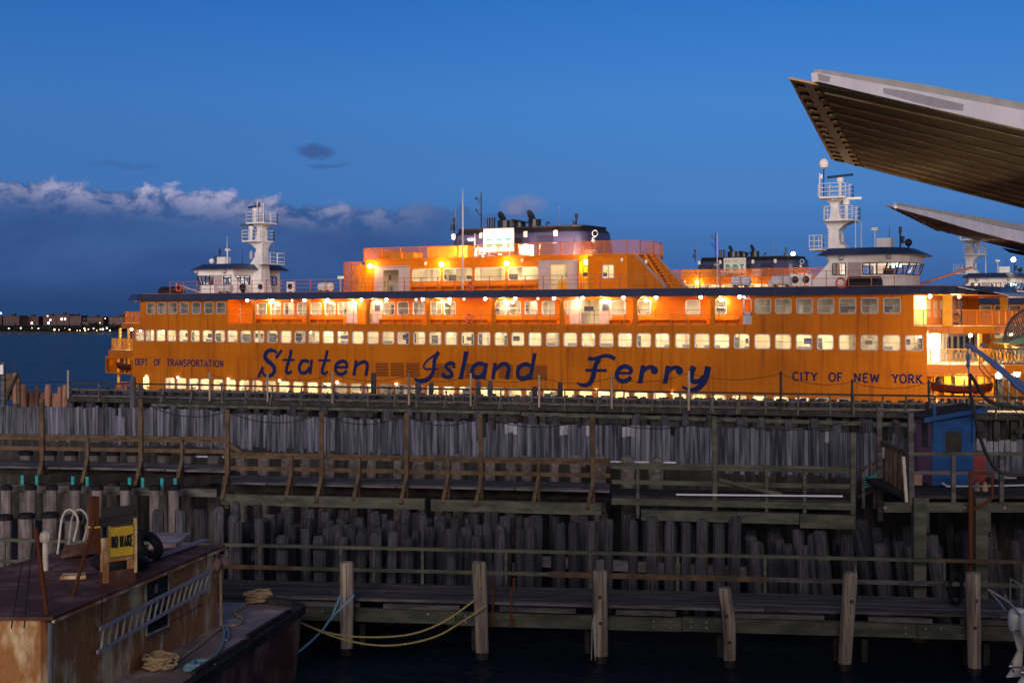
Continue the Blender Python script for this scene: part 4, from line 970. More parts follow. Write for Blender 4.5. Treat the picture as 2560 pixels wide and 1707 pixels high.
# ---- pilot houses and masts, one at each end
def pilot(s):
    U0 = 32.9; side = [(0, .32, 0), (.32, 1.45, 1), (1.45, 1.7, 0), (1.7, 2.75, 2), (2.75, 2.95, 0)]+[(2.95+k*.6, 2.95+k*.6+.6, 1) for k in range(3)]
    pl = [(U0, -4.5), (37.5, -4.5), (38.3, -3.9), (38.8, -2.8), (39.0, -1.4), (39.0, 0), (38.8, 1.4), (38.3, 2.5), (37.5, 3.1), (U0, 3.1)]
    P2 = lambda p, z, o=0: (s*(p[0]+(o if p[0] > 37.45 else 0)), p[1]*(1+.03*(o > 0)*(p[0] > 37.45)), z)
    WB, WT, EA = 13.42, 14.36, 15.02
    mb = MB(); gl = MB(); fr = MB(); dm = MB()
    def wallseg(a, b, typ, oa=0, ob=0):
        A_, B_ = Vector(a), Vector(b)
        o = lambda p, z: P2((p.x, p.y), z, .35*max(0, min(1, (z-WB)/(WT-WB))))
        if typ == 0: mb.add([o(A_, RD), o(B_, RD), o(B_, WB), o(A_, WB)], [(0, 1, 2, 3)]); mb.add([o(A_, WB), o(B_, WB), o(B_, WT), o(A_, WT)], [(0, 1, 2, 3)])
        if typ == 1:
            mb.add([o(A_, RD), o(B_, RD), o(B_, WB), o(A_, WB)], [(0, 1, 2, 3)]); fr = MB()
            for p in (A_, B_): fr.bar(o(p, WB), o(p, WT), .09, .09)
            fr.bar(o(A_, WB), o(B_, WB), .07, .07); fr.bar(o(A_, WT), o(B_, WT), .07, .07); f_ = fr.build('window', M['glass_dark'], ferry)
            gl = MB(); gl.add([o(A_, WB), o(B_, WB), o(B_, WT), o(A_, WT)], [(0, 1, 2, 3)]); gl.build('pane', M['pane_glass'], f_)
        if typ == 2:
            dm = MB(); dm.add([o(A_, RD+.05), o(B_, RD+.05), o(B_, WT+.05), o(A_, WT+.05)], [(0, 1, 2, 3)]); dm.bar(o(A_, RD), o(A_, WT+.1), .08, .08); dm.bar(o(B_, RD), o(B_, WT+.1), .08, .08); dm.build('door', M['door_grey'], ferry)
        mb.add([o(A_, WT), o(B_, WT), o(B_, EA), o(A_, EA)], [(0, 1, 2, 3)])
    for v in (-4.5, 3.1):
        for a, b, ty in side: wallseg((U0+a*.968, v), (U0+b*.968, v), ty)
    for a, b in zip(pl[1:9], pl[2:9]): wallseg(a, b, 1)
    vs = [-4.5, -4.1, -3.4, -2.7, -1.9, .2, .5, 1.1, 1.8, 2.5, 3.1]; ty = [0, 1, 1, 1, 0, 0, 1, 1, 1, 0]
    for a, b, t_ in zip(vs, vs[1:], ty): wallseg((U0, a), (U0, b), t_)
    ph = mb.build('pilothouse', M['ship_white'], ferry)
    mb = MB(); mb.box(min(s*34.5, s*37.6), max(s*34.5, s*37.6), -1.2, 1.2, RD, 13.5); mb.box(min(s*37.0, s*37.7), max(s*37.0, s*37.7), -3.0, -2.0, RD, 13.95); mb.build('helm_console', M['dark_metal'], ph)
    mb = MB(); mb.box(min(s*34, s*38), max(s*34, s*38), -2, 2, EA-.09, EA-.05); mb.build('ceiling_light', M['bridge_light'], ph)
    if s > 0:
        mb = MB(); mb.box(38.2, 38.6, -3.35, -3.3, 14.0, 14.25); mb.box(37.9, 38.1, -3.6, -3.55, 13.95, 14.3); mb.build('screen', M['screen_cyan'], ph)
    ex = [(U0-.8, -5.3), (38.0, -5.3), (39.2, -4.5), (39.9, -3.0), (40.2, -1.5), (40.2, .1), (39.9, 1.6), (39.2, 3.0), (38.0, 3.9), (U0-.8, 3.9)]
    inn = [(U0-.1, -4.3), (37.4, -4.3), (38.1, -3.7), (38.6, -2.7), (38.8, -1.4), (38.8, 0), (38.6, 1.3), (38.1, 2.3), (37.4, 2.9), (U0-.1, 2.9)]
    pe, pi_ = [(s*a, b) for a, b in ex], [(s*a, b) for a, b in inn]
    if s < 0: pe, pi_ = pe[::-1], pi_[::-1]
    mb = MB(); mb.prism(pe, EA, EA+.62, pi_); mb.build('roof', M['roof_blue'], ph)
    mb = MB(); mb.add([(p[0]*.998, p[1]*.995, EA-.004) for p in pe], [tuple(range(len(pe)))]); mb.build('soffit', M['ship_white'], ph)
    for u, v in ((34, -4.62), (38, -4.7)):
        mb = MB(); mb.lathe([(.05, -.18), (.22, -.1), (.24, .15), (.1, .2)], (s*u, v-.1, 14.78), 10); mb.build('floodlight', M['frame_grey'], ph)
    # kit on the roof
    T = EA+.62
    mb = MB(); mb.box(min(s*36.2, s*37.4), max(s*36.2, s*37.4), -2.2, -1.3, T, T+.85); mb.build('roof_cabinet', M['ship_white'], ph)
    mb = MB(); mb.tube([(s*37.9, -1.2, T), (s*37.9, -1.2, T+1.5)], .07); mb.lathe([(.13, 0), (.13, .5)], (s*37.9, -1.2, T+1.3), 8); mb.lathe([(.14, 0), (.14, .6)], (s*38.2, -1.5, T+.4), 8); mb.build('signal_light', M['black_paint'], ph)
    mb = MB(); mb.ball((s*38.7, -1.6, T+.45), .32, 10); mb.tube([(s*38.7, -1.6, T-.3), (s*38.7, -1.6, T+.3)], .08); mb.build('searchlight', M['ship_white'] if s < 0 else M['dark_metal'], ph)
    mb = MB(); mb.tube([(s*36.0, -2, T-.2), (s*36.0, -2, T+1.5)], .045); mb.box(s*36.0-.25, s*36.0+.25, -2.15, -1.85, T+1.5, T+1.75); mb.build('camera_post', M['ship_white'], ph)
    for u, v, h in ((34.8, -3.4, 3.0), (36.4, .8, 2.0), (33.4, 2.6, 2.6)):
        mb = MB(); mb.tube([(s*u, v, T-.4), (s*u, v, T+h*.4), (s*u, v, T+h)], [.05, .035, .012], 6); mb.build('antenna', M['ship_white'] if h > 2.5 else M['dark_metal'], ph)
    # mast
    C = 32.2; mb = MB(); rings = []
    for z, a, b, vv in ((RD, -.75, 1.15, .9), (13.6, -.55, .75, .75), (15.0, -.5, .8, .65), (15.7, -.48, 1.15, .6), (16.5, -.46, .5, .55), (17.3, -.45, .40, .5), (17.75, -.6, .9, .62), (18.05, -.8, 1.6, .7)):
        rings.append([(s*(C+a), -vv, z), (s*(C+b), -vv, z), (s*(C+b), vv, z), (s*(C+a), vv, z)])
    mb.add([p for r in rings for p in r], [(i*4+k, i*4+(k+1) % 4, (i+1)*4+(k+1) % 4, (i+1)*4+k) for i in range(len(rings)-1) for k in range(4)]+[(0, 1, 2, 3), tuple(range(len(rings)*4-4, len(rings)*4))])
    rings = []
    for z, a, b, vv in ((18.05, -.45, .75, .5), (18.7, -.36, .45, .42), (19.4, -.3, .35, .36), (19.7, -.4, .45, .4), (20.0, -.85, .85, .6)):
        rings.append([(s*(C+a), -vv, z), (s*(C+b), -vv, z), (s*(C+b), vv, z), (s*(C+a), vv, z)])
    mb.add([p for r in rings for p in r], [(i*4+k, i*4+(k+1) % 4, (i+1)*4+(k+1) % 4, (i+1)*4+k) for i in range(len(rings)-1) for k in range(4)]+[(0, 1, 2, 3), tuple(range(len(rings)*4-4, len(rings)*4))])
    for k in range(20): mb.box(min(s*(C-.56), s*(C-.68)), max(s*(C-.56), s*(C-.68)), -.3, .3, 13+k*.25, 13.03+k*.25)
    ms = mb.build('radar_mast', M['ship_white'], ferry)
    for zz, ca, hw in ((18.06, .55, 1.25), (20.01, 0, 1.2)):
        mb = MB(); oc = [(s*(C+ca)+hw*1.0*a, 1.5*b) for a, b in ((-1, -.7), (-.8, -1), (.8, -1), (1, -.7), (1, .7), (.8, 1), (-.8, 1), (-1, .7))]
        mb.prism(oc, zz, zz+.16); mb.build('platform', M['ship_white'], ms)
        mb = MB(); rail(mb, [(p[0]*1, p[1], zz+.16) for p in oc+[oc[0]]], 1.1, (1.0, .68, .36), .9, .02, .025); mb.build('platform_rail', M['ship_white'], ms)
        uc = s*(C+ca+.55); mb = MB(); mb.lathe([(.15, 0), (.15, 1.2), (.3, 1.25), (.3, 1.6), (.12, 1.65)], (uc, -.5, zz+.16), 10); mb.build('radar_pedestal', M['ship_white'], ms)
        mb = MB(); an = radians(20 if zz < 19 else -15); A_ = Vector((cos(an), sin(an), .03)); c = Vector((uc, -.5, zz+1.92)); mb.bar(c-A_*1.25, c+A_*1.25, .16, .2); mb.build('radar_scanner', M['ship_white'] if (s > 0 and zz < 19) else M['roof_blue'], ms)
    z = 20.17
    if s > 0:
        mb = MB(); mb.tube([(s*C-.75, -.9, z), (s*C-.75, -.9, z+2.5)], .05); mb.build('dome_pole', M['dark_metal'], ms)
        mb = MB(); mb.lathe([(.12, 0), (.34, .12), (.42, .4), (.36, .7), (.18, .86), (.02, .9)], (s*C-.75, -.9, z+2.4), 14); mb.build('radome', M['ship_white'], ms, smooth=True)
        mb = MB(); mb.tube([(s*C-1.0, -1.2, z), (s*C-1.0, -1.2, z+2.0)], .06); mb.lathe([(.11, 0), (.11, .35)], (s*C-.85, -1.2, z+1.55), 8); mb.build('antenna', M['ship_white'], ms)
    else:
        for du, h, m_ in ((.2, 2.3, 'ship_white'), (.75, 2.1, 'ship_white'), (1.05, 2.05, 'ship_white'), (.55, 1.7, 'ship_white')):
            mb = MB(); mb.tube([(s*C+du, -1.0, z), (s*C+du, -1.0, z+h)], .05); mb.build('antenna', M[m_], ms)
        mb = MB(); mb.lathe([(.13, 0), (.13, .45)], (s*C+.55, -1, z+1.65), 8); mb.build('signal_light', M['black_paint'], ms)
    oc = [(s*(C-.6), -1.8, 15.72), (s*(C-1.7), -1.8, 15.72), (s*(C-1.7), 1.8, 15.72), (s*(C-.6), 1.8, 15.72)]
    mb = MB(); rail(mb, oc, 1.15, (1.0, .6, .2), 1.2, .022, .03); mb.box(min(oc[0][0], oc[1][0]), max(oc[0][0], oc[1][0]), -1.8, 1.8, 15.6, 15.72); mb.build('mast_landing', M['ship_white'], ms)
    mb = MB(); mb.lathe([(.16, 0), (.18, .1), (.18, .7), (.1, .9)], (s*(C+.85), -.8, 16.2), 8); mb.build('mast_floodlight', M['frame_grey'], ms)
    # half-drum cowl on the roof in front of the pilot house
    u0, u1 = s*36.1, s*38.6; mb = MB(); n = 8; pr = [(-9.2+.75*cos(pi*k/n), RD+.01+.75*sin(pi*k/n)) for k in range(n+1)]
    mb.slab([(min(u0, u1), a, b) for a, b in pr], (abs(u1-u0), 0, 0)); mb.build('cowl', M['black_paint'], ferry)
    # white raking wing on the inboard side
    mb = MB(); mb.slab([(s*U0, -4.52, RD), (s*(U0-2.0), -4.52, RD), (s*U0, -4.52, RD+2.1)], (0, .12, 0)); mb.build('raking_wing', M['ship_white'], ph)
pilot(1); pilot(-1)
def aircon(u, v):
    mb = MB(); mb.box(u-.45, u+.45, v, v+.35, RD+.12, RD+1.05); mb.box(u-.4, u-.3, v, v+.3, RD, RD+.12); mb.box(u+.3, u+.4, v, v+.3, RD, RD+.12); a = mb.build('air_conditioner', M['ship_white'], ferry)
    mb = MB(); mb.lathe([(.3, -.02), (.3, 0)], (u, v-.004, RD+.58), 14, 'y'); mb.build('fan_grille', M['dark_metal'], a)
for x in (651, 725): aircon(FU(x, -9.8), -9.8)
for x in (1988, 2015): aircon(FU(x, -8.8), -8.8)
mb = MB(); u = FU(606, -10); mb.lathe([(.35, -.12), (.42, 0), (.35, .12)], (u, -10, RD+.55), 14, 'y'); mb.box(u-.2, u+.2, -10, -9.8, RD, RD+.3); mb.build('hose_reel', M['dark_metal'], ferry)
mb = MB(); mb.tube([(FU(440, -10), -10, RD+1.0), (FU(500, -7), -7, RD+.15)], .07); mb.build('gangplank_pole', M['ship_white'], ferry)
mb = MB(); mb.tube([(FU(2300, -9), -9, RD+.1), (FU(2428, -9), -8.6, RD+1.35)], .09); mb.build('jack_staff', M['rail_rust'], ferry)
mb = MB(); u = FU(851, -10.5); mb.tube([(u, -10.5, RD), (u, -10.5, RD+1.2)], .05); mb.box(u-.2, u+.2, -10.7, -10.3, RD+1.2, RD+1.5); mb.build('deck_light', M['ship_white'], ferry)

# ------------------------------------------------------------------ open ends with balconies and boat bays
def fend(s):
    def pl(e, c=41.6): return [(s*c, -10.5), (s*(c+e*.62), -9.0), (s*(c+e*.9), -6.6), (s*(c+e), -2.5), (s*(c+e), 2.5), (s*(c+e*.9), 6.6), (s*(c+e*.62), 9.0), (s*c, 10.5)]
    def pp(p): return p if s > 0 else p[::-1]
    mid, up = pl(8.6), pl(6.4, 41.0)
    mb = MB(); mb.prism(pp(mid), 5.62, 6.30); mb.prism(pp(up), 8.66, 9.22); mb.build('end_balcony', M['hull_orange'], ferry)
    mb = MB(); mb.prism(pp([(a*.996, b*.985) for a, b in mid]), 6.302, 6.33); mb.prism(pp([(a*.996, b*.985) for a, b in up]), 9.222, 9.25); mb.build('balcony_floor', M['cream'], ferry)
    r0 = [(p[0]*.995, p[1]*.97, 6.33) for p in mid]; r1 = [(p[0]*.995, p[1]*.97, 9.25) for p in up]
    mb = MB(); rail(mb, r0, 1.15, (1.0, .06), 1.5, .03, .035); o = mb.build('balcony_rail', M['warm_yellow'], ferry)
    mb = MB()
    for a, b in zip(r0, r0[1:]):                     # wire guard: crossing bars
        A_, B_ = Vector(a), Vector(b); n = max(2, int((B_-A_).length/.30))
        for k in range(n):
            p, q = A_.lerp(B_, k/n), A_.lerp(B_, (k+1)/n); mb.bar(p+Vector((0, 0, .08)), q+Vector((0, 0, 1.2)), .03, .03); mb.bar(p+Vector((0, 0, 1.2)), q+Vector((0, 0, .08)), .03, .03)
    mb.build('wire_guard', M['warm_yellow'], o)
    mb = MB(); rail(mb, r1, 1.2, (1.0, .04), 1.6, .035, .04); o = mb.build('balcony_rail', M['deck_orange'], ferry)
    mb = MB(); screen(mb, r1, .05, 1.16); mb.build('mesh_panel', M['mesh_screen'], o)
    # house end walls
    for z0, z1, u, wm, zs in ((9.22, 11.65, 40.6, 'warm_yellow', 9.9), (6.3, 8.66, 41.7, 'cream', 6.9), (1.6, 5.62, 41.7, 'warm_yellow', 2.3)):
        mb = MB(); mb.add([(s*u, -10.45, z0), (s*u, 10.45, z0), (s*u, 10.45, z1), (s*u, -10.45, z1)], [(0, 1, 2, 3)]); w_ = mb.build('end_wall', M[wm], ferry)
        for k in range(9):
            mb = MB(); v = -9.2+k*2.05
            if 6 < z0 < 7 and v < -2: continue
            mb.box(min(s*u, s*(u+.03)), max(s*u, s*(u+.03)), v, v+1.1, zs, zs+1.4); mb.build('end_window', M['glass_dark'] if z0 < 9 else M['ship_white'], w_)
        if z0 > 6 and z0 < 7:
            mb = MB()
            for k in range(14): v = -10.0+k*.7; mb.box(min(s*u, s*(u+.08)), max(s*u, s*(u+.08)), v, v+.06, z0+.05, z1-.05)
            mb.build('panel_rib', M['door_grey'], w_)
    for v in ((-9.7, 9.7) if s > 0 else ()):
        mb = MB(); mb.box(min(s*43.6, s*44.3), max(s*43.6, s*44.3), v-.15, v+.15, 9.24, 11.64); mb.build('end_column', M['warm_yellow'], ferry)
    for z0, z1, u, v in ((6.33, 8.66, 46.0, -8.2), (6.33, 8.66, 47.4, -5.6), (6.33, 8.66, 46.0, 8.2), (1.6, 5.62, 47.3, -7.2), (1.6, 5.62, 46.4, -4.5), (1.6, 5.62, 47.3, 7.2)):
        mb = MB(); mb.lathe([(.17, z0), (.17, z1)], (s*u, v, 0), 10); mb.build('end_post', M['warm_yellow'], ferry)
    # lifeboat bay
    A_, B_ = Vector((s*41.75, -10.52)), Vector((s*47.7, -8.75)); d = (B_-A_); nn = Vector((d.y, -d.x)).normalized()
    if nn.y > 0: nn = -nn
    n0 = 6; mb = MB(); zb, zt = 3.75, 5.6
    L = d.length; ring = [(L/2+p[0], (zb+zt)/2+p[1]) for p in rrect(L-.5, zt-zb-.35, .4)]
    oc = [(L, zt), (0, zt), (0, zb), (L, zb)]; m3 = lambda a, z: (A_.x+d.x*a/L, A_.y+d.y*a/L, z)
    vs = [m3(*p) for p in oc+ring]; fs = []
    for k in range(4):
        for j in range(4): fs.append((k, 4+k*5+j, 4+k*5+j+1))
        fs.append((k, 4+k*5+4, 4+((k+1) % 4)*5, (k+1) % 4))
    mb.add(vs, fs)
    mb.add([m3(0, zb), m3(L, zb), (s*47.4, -6.8, zb), (s*41.75, -7.6, zb)], [(0, 1, 2, 3)])
    mb.add([m3(L, zb), m3(L, zt), (s*47.4, -6.8, zt), (s*47.4, -6.8, zb)], [(0, 1, 2, 3)])
    mb.build('boat_bay', M['hull_orange'], ferry)
    mb = MB(); mb.add([(s*41.78, -7.6, zb+.01), (s*47.38, -6.82, zb+.01), (s*47.38, -6.82, zt), (s*41.78, -7.6, zt)], [(0, 1, 2, 3)]); bl = mb.build('bay_lining', M['warm_yellow'], ferry)
    mb = MB()
    for k in range(7): u = 42.3+k*.75; mb.box(min(s*u, s*(u+.08)), max(s*u, s*(u+.08)), -7.75+k*.1, -7.62+k*.1, zb+.02, zt)
    mb.build('davit_frame', M['dark_metal'], bl)
    # bow bulwark and rail on the vehicle deck
    bw = pl(7.2); mb = MB(); r2 = [(p[0], p[1]*.97, 1.6) for p in bw]; rail(mb, r2, 1.0, (1.0, .5), 1.3, .03, .03); mb.build('bow_rail', M['deck_orange'], ferry)
    point(ferry, (s*43.6, -6.8, 11.3), 1900 if s > 0 else 170, (1.0, .60, .16)); s > 0 and (globe('end_lamp', (s*42.4, -8.9, 11.5), .14, 'lamp_white'), globe('end_lamp', (s*44.2, -7.2, 11.5), .12, 'lamp_white'))
    point(ferry, (s*43.6, -7.5, 8.4), 2400 if s > 0 else 260, (1.0, .74, .42)); globe('end_lamp', (s*45.0, -7.0, 8.5), .14, 'lamp_white'); globe('end_lamp', (s*47.6, -5.0, 8.5), .16, 'lamp_white')
    point(ferry, (s*44.6, -8.4, 5.4), 620 if s > 0 else 130, (1.0, .6, .15)); point(ferry, (s*46.0, -5.8, 5.2), 1300 if s > 0 else 260, (1.0, .62, .2))
    globe('end_lamp', (s*47.9, -6.4, 5.2), .17, 'lamp_white'); globe('end_lamp', (s*47.2, -5.2, 5.3), .17, 'lamp_white'); globe('end_lamp', (s*46.4, -3.2, 5.3), .17, 'lamp_white')
fend(1); fend(-1)
for o in ferry.children:
    if o.name.startswith('radar_mast'): o.location.y = -.7
tag(ferry, 'near orange ferry with large blue script name along its lit side and white pilothouses', 'ferry', 'orange ferries')
# second ferry: a copy berthed behind, shifted to the right
ferry2 = copy_tree(ferry); F2O = Vector((33.27, 204.9, -.1)); ferry2.location = F2O
ferry2['label'] = 'orange ferry berthed behind, mostly hidden, its dark funnel and pilothouse showing at right'
# the near ferry's funnel floodlight
fl_ = empty('funnel_floodlight', (0, 0, 0), 0, ferry)
mb = MB(); u, z = FP(1246, 650, -7.2); mb.box(u-.25, u+.25, -7.3, -7.0, HR, HR+.2); mb.mi = 1; mb.box(u-.2, u+.2, -6.99, -6.97, HR+.04, HR+.3); mb.build('floodlight', [M['dark_metal'], M['lamp_white']], fl_)
for x, e_ in ((1232, 700), (1315, 2200), (1385, 2400), (1150, 1900)): point(fl_, (FU(x, -6.6), -6.6, HR+.95), e_, (1.0, .66, .50), .15)
g = globe('green_lamp', (0, 0, 0), .22, 'lamp_green', ferry2); g.location = (35.4, -9.9, RD+.7)
globe('white_lamp', (0, 0, 0), .3, 'lamp_white', ferry2).location = (fc+6.2, -.5, FTOP+.5)
globe('white_lamp', (0, 0, 0), .3, 'lamp_white', ferry2).location = (37.8, -1.3, 17.4)

# ------------------------------------------------------------------ loose gear on the near ferry
def ring_buoy(x, y, v, mat, label, R_=.36):
    u, z = FP(x, y, v); p = FW(u, v, z); t = empty('lifebuoy', p, FRZ)
    mb = MB(); mb.torus((0, 0, 0), R_, .085, (0, 1, 0), 22, 8); r = mb.build('ring', M[mat], t, smooth=True)
    mb = MB()
    for k in range(4):
        a = pi/4+k*pi/2; mb.torus((R_*cos(a), 0, R_*sin(a)), .09, .012, (-sin(a), 0, cos(a)), 10, 4)
    mb.build('band', M['ship_white'], t)
    tag(t, label, 'lifebuoy', 'lifebuoys on the near ferry')
ring_buoy(447, 720, -10.85, 'ring_red', 'red lifebuoy on the roof rail beside the left pilothouse')
ring_buoy(1177, 717, -10.85, 'ring_red', 'lifebuoy on the roof rail beside the tall flagstaff')
ring_buoy(1173, 797, -10.5, 'ring_red', 'lifebuoy on the gallery rail under the flagstaff')
ring_buoy(2102, 707, -10.85, 'ring_red', 'large red lifebuoy on the roof rail before the right pilothouse')
u = 46.2; p = FW(45.4, -8.9, 9.85)
ring_buoy(2390, 797, -9.6, 'ring_dark', 'dark lifebuoy on the yellow balcony at the right end')
ring_buoy(310, 863, -9.4, 'ring_red', 'red lifebuoy on the balcony at the left end of the ferry')
def raft(x, y, v, L, label, ends=True):
    u, z = FP(x, y, v); p = FW(u, v, RD+.50); t = empty('liferaft', p, FRZ)
    mb = MB(); pr = [(.02, -L/2), (.30, -L/2), (.40, -L/2+.1)]
    for k in range(5):
        a = -L/2+.12+(L-.24)*k/4; pr += [(.40, a-.05), (.44, a-.03), (.44, a+.03), (.40, a+.05)]
    pr = sorted(set(pr[3:]), key=lambda q: q[1]); pr = [(.02, -L/2), (.30, -L/2)]+pr+[(.30, L/2), (.02, L/2)]
    mb.lathe(pr, (0, 0, 0), 18, 'x'); mb.build('canister', M['raft_white'], t, smooth=False)
    mb = MB()
    for a in (-L*.3, L*.3): mb.box(a-.06, a+.06, -.35, .35, -.50, -.33)
    mb.build('cradle', M['dark_metal'], t); tag(t, label, 'life raft', 'white life raft canisters on the ferry roof')
raft(563, 724, -8.6, 1.7, 'white liferaft canister beside the left pilothouse')
raft(1853, 710, -9.4, 1.6, 'ribbed white liferaft canister on the roof, the nearer one to the sloping stair')
raft(1954, 709, -9.4, 1.6, 'ribbed white liferaft canister next to the right pilothouse')
raft(814, 727, -9.0, 1.5, 'white liferaft canister low on the roof left of the caged landing')
def lifeboat(s, label):
    t = empty('lifeboat', FW(s*44.7, -8.55, 4.05), FRZ+radians(-s*0)); t.rotation_euler.z = FRZ+atan2(1.77*s, 5.95*s)*1 if s > 0 else FRZ-atan2(1.77, 5.95)
    mb = MB(); secs = []
    for k in range(9):
        f = k/8*2-1; w_ = .62*(1-abs(f)**2.6)+.03; zk = .02+.22*abs(f)**2.5; zt = .62+.22*abs(f)**2
        secs.append([(f*2.3, -w_, zt), (f*2.25, -w_*.8, zk+.2), (f*2.15, 0, zk), (f*2.25, w_*.8, zk+.2), (f*2.3, w_, zt)])
    mb.add([p for q in secs for p in q], [(i*5+k, i*5+k+1, (i+1)*5+k+1, (i+1)*5+k) for i in range(8) for k in range(4)]); mb.build('boat_hull', M['boat_red'], t, smooth=True)
    mb = MB(); mb.tube([q[0] for q in secs], .045); mb.tube([q[4] for q in secs], .045); mb.build('gunwale', M['ring_dark'], t)
    mb = MB()
    for x in (-1.2, 0, 1.1): mb.box(x-.12, x+.12, -.5, .5, .5, .56)
    mb.build('thwart', M['wood_brown'], t)
    mb = MB(); mb.ball((-s*1.7, 0, .9), .35, 8, (.8, 1, 1.2)); mb.tube([(.2, 0, .3), (.2, 0, 1.35)], .05); mb.tube([(-.5, 0, .3), (-.5, 0, 1.35)], .05); mb.tube([(1.0, 0, .3), (1.0, 0, 1.35)], .05); mb.build('motor_and_tackle', M['dark_metal'], t)
    tag(t, label, 'lifeboat', 'red lifeboats in the ferry ends')
lifeboat(1, 'dark red open lifeboat in the lit bay at the right end of the ferry')
lifeboat(-1, 'red open lifeboat in the bay at the left end of the ferry')
# ------------------------------------------------------------------ smoke over the near funnel
ms_ = bpy.data.materials.new('smoke'); ms_.use_nodes = True; ms_.node_tree.nodes.clear(); N = NT(ms_.node_tree)
co = N.n('ShaderNodeTexCoord').outputs['Object']
sp = N.n('ShaderNodeSeparateXYZ', ins={0: co}).outputs
nn_ = N.n('ShaderNodeTexNoise', ins={'Vector': co, 'Scale': .55, 'Detail': 3.0}).outputs[0]
dd = N.m('ADD', N.m('POWER', N.m('DIVIDE', sp[0], 3.4), 2.0), N.m('ADD', N.m('POWER', N.m('DIVIDE', sp[1], 2.0), 2.0), N.m('POWER', N.m('DIVIDE', sp[2], 1.45), 2.0)))
den = N.m('MULTIPLY', N.m('SUBTRACT', 1.0, N.ss(dd, .05, 1.0)), N.m('MULTIPLY', N.ss(nn_, .32, .7), .26))
vo = N.n('ShaderNodeVolumePrincipled', ins={'Color': (.85, .68, .66, 1), 'Density': den}); o_ = N.n('ShaderNodeOutputMaterial'); N.link(vo.outputs[0], o_.inputs['Volume'])
mb = MB(); mb.ball((0, 0, 0), 1.0, 14, (3.4, 2.0, 1.45)); sm = mb.build('smoke', ms_, None, FW(FU(1305, 0), 0, FZ(1305, 515, 0)))
sm.rotation_euler.z = FRZ; tag(sm, 'faint pinkish smoke rising from the near funnel', 'smoke', kind='stuff')
# ------------------------------------------------------------------ timber racks and walkways
def Ld(x, Y0, s): return Y0/(1+s*(x-1280)/FPX)
def Lp(x, Y0, s, z): D = Ld(x, Y0, s); return Vector(((x-1280)*D/FPX, D, z))
def Lz(x, y, Y0, s): return 10-(y-HY)*Ld(x, Y0, s)/FPX
def lerp_tab(tab, x):
    for (a, b), (c, d) in zip(tab, tab[1:]):
        if x <= c: return b+(d-b)*max(0, (x-a))/(c-a)
    return tab[-1][1]
# ---- piles: eight shapes, copied
R = random.Random(21); PV = []
def pile_mesh(seed, mat, name, sq=False, cap=False):
    r = random.Random(seed); mb = MB(); n = 10; H = 6.0; rings = []
    ph = [r.uniform(.86, 1.1) for _ in range(n)]
    lv = [0, 1.2, 2.4, 3.6, 4.6, 5.3, 5.75, 5.93, 6.0]
    for i, z in enumerate(lv):
        f = 1.0-.02*z/6; f *= (.93 if z == 5.93 else .74 if z == 6.0 else 1)
        ox, oy = r.gauss(0, .03), r.gauss(0, .03)
        rings.append([(ox+f*ph[k]*cos(2*pi*k/n)*(1+r.gauss(0, .025)), oy+f*ph[k]*sin(2*pi*k/n)*(1+r.gauss(0, .025)), z+(r.gauss(0, .035) if z >= 5.93 else 0)) for k in range(n)])
    mb.add([p for q in rings for p in q], [(i*n+k, i*n+(k+1) % n, (i+1)*n+(k+1) % n, (i+1)*n+k) for i in range(len(lv)-1) for k in range(n)]+[tuple((len(lv)-1)*n+k for k in range(n))])
    o = mb.build(name, M[mat]); o.location = (0, -200, -50); return o
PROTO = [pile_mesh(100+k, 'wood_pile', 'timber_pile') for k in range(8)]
NP = [0]; used = set()
def pile(p, ztop, r, label, group, lean=(0, 0), zb=-1.6, cat='pile'):
    k = R.randrange(8); src = PROTO[k]
    if k not in used: used.add(k); o = src
    else: o = src.copy(); COL.objects.link(o)
    o.location = (p[0], p[1], zb); o.scale = (r, r*R.uniform(.92, 1.08), (ztop-zb)/6.0)
    o.rotation_euler = (lean[0], lean[1], R.uniform(0, 6.28)); o.rotation_mode = 'XYZ'
    if lean != (0, 0):
        q = Matrix.Rotation(lean[1], 3, 'Y') @ Matrix.Rotation(lean[0], 3, 'X') @ Matrix.Rotation(R.uniform(0, 6.28), 3, 'Z'); o.rotation_euler = q.to_euler()
        top = q @ Vector((0, 0, ztop-zb)); o.location = (p[0]-top.x, p[1]-top.y, zb)
    tag(o, label, cat, group); NP[0] += 1; return o
# dense clusters between the two walkways
pts = []
def scatter(x0, x1, ya, yb, n, md, zt, label, group, rr=(.155, .22), lean=None, slope=0.0):
    c = 0
    for _ in range(n*30):
        if c >= n: break
        D = R.uniform(ya, yb); x = R.uniform(x0, x1); p = ((x-1280)*D/FPX, D)
        if any((p[0]-q[0])**2+(p[1]-q[1])**2 < md*md for q in pts): continue
        pts.append(p); c += 1
        ln = (R.gauss(0, .02), R.gauss(0, .025)) if lean is None else (R.gauss(0, .03), R.gauss(*lean))
        pile(p, R.uniform(*zt)+slope*(x-1280)/1000, R.uniform(*rr), label, group, ln)
gA = 'piles of the dense cluster between the walkways'
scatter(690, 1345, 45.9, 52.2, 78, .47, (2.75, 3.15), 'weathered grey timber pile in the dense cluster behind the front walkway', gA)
scatter(560, 700, 46.2, 51.0, 12, .75, (2.9, 3.4), 'weathered timber pile at the thin left end of the cluster', 'piles left of the dense cluster')
gB = 'piles in the open row right of the cluster'
for k in range(12):
    x = 1350+k*45+R.uniform(-10, 10); D = 47.4+R.uniform(-.4, .4); pile(((x-1280)*D/FPX, D), R.uniform(3.05, 3.4), R.uniform(.16, .22), 'tall grey timber pile standing in the open row behind the brown rail', gB, (R.gauss(0, .015), R.gauss(0, .02)))
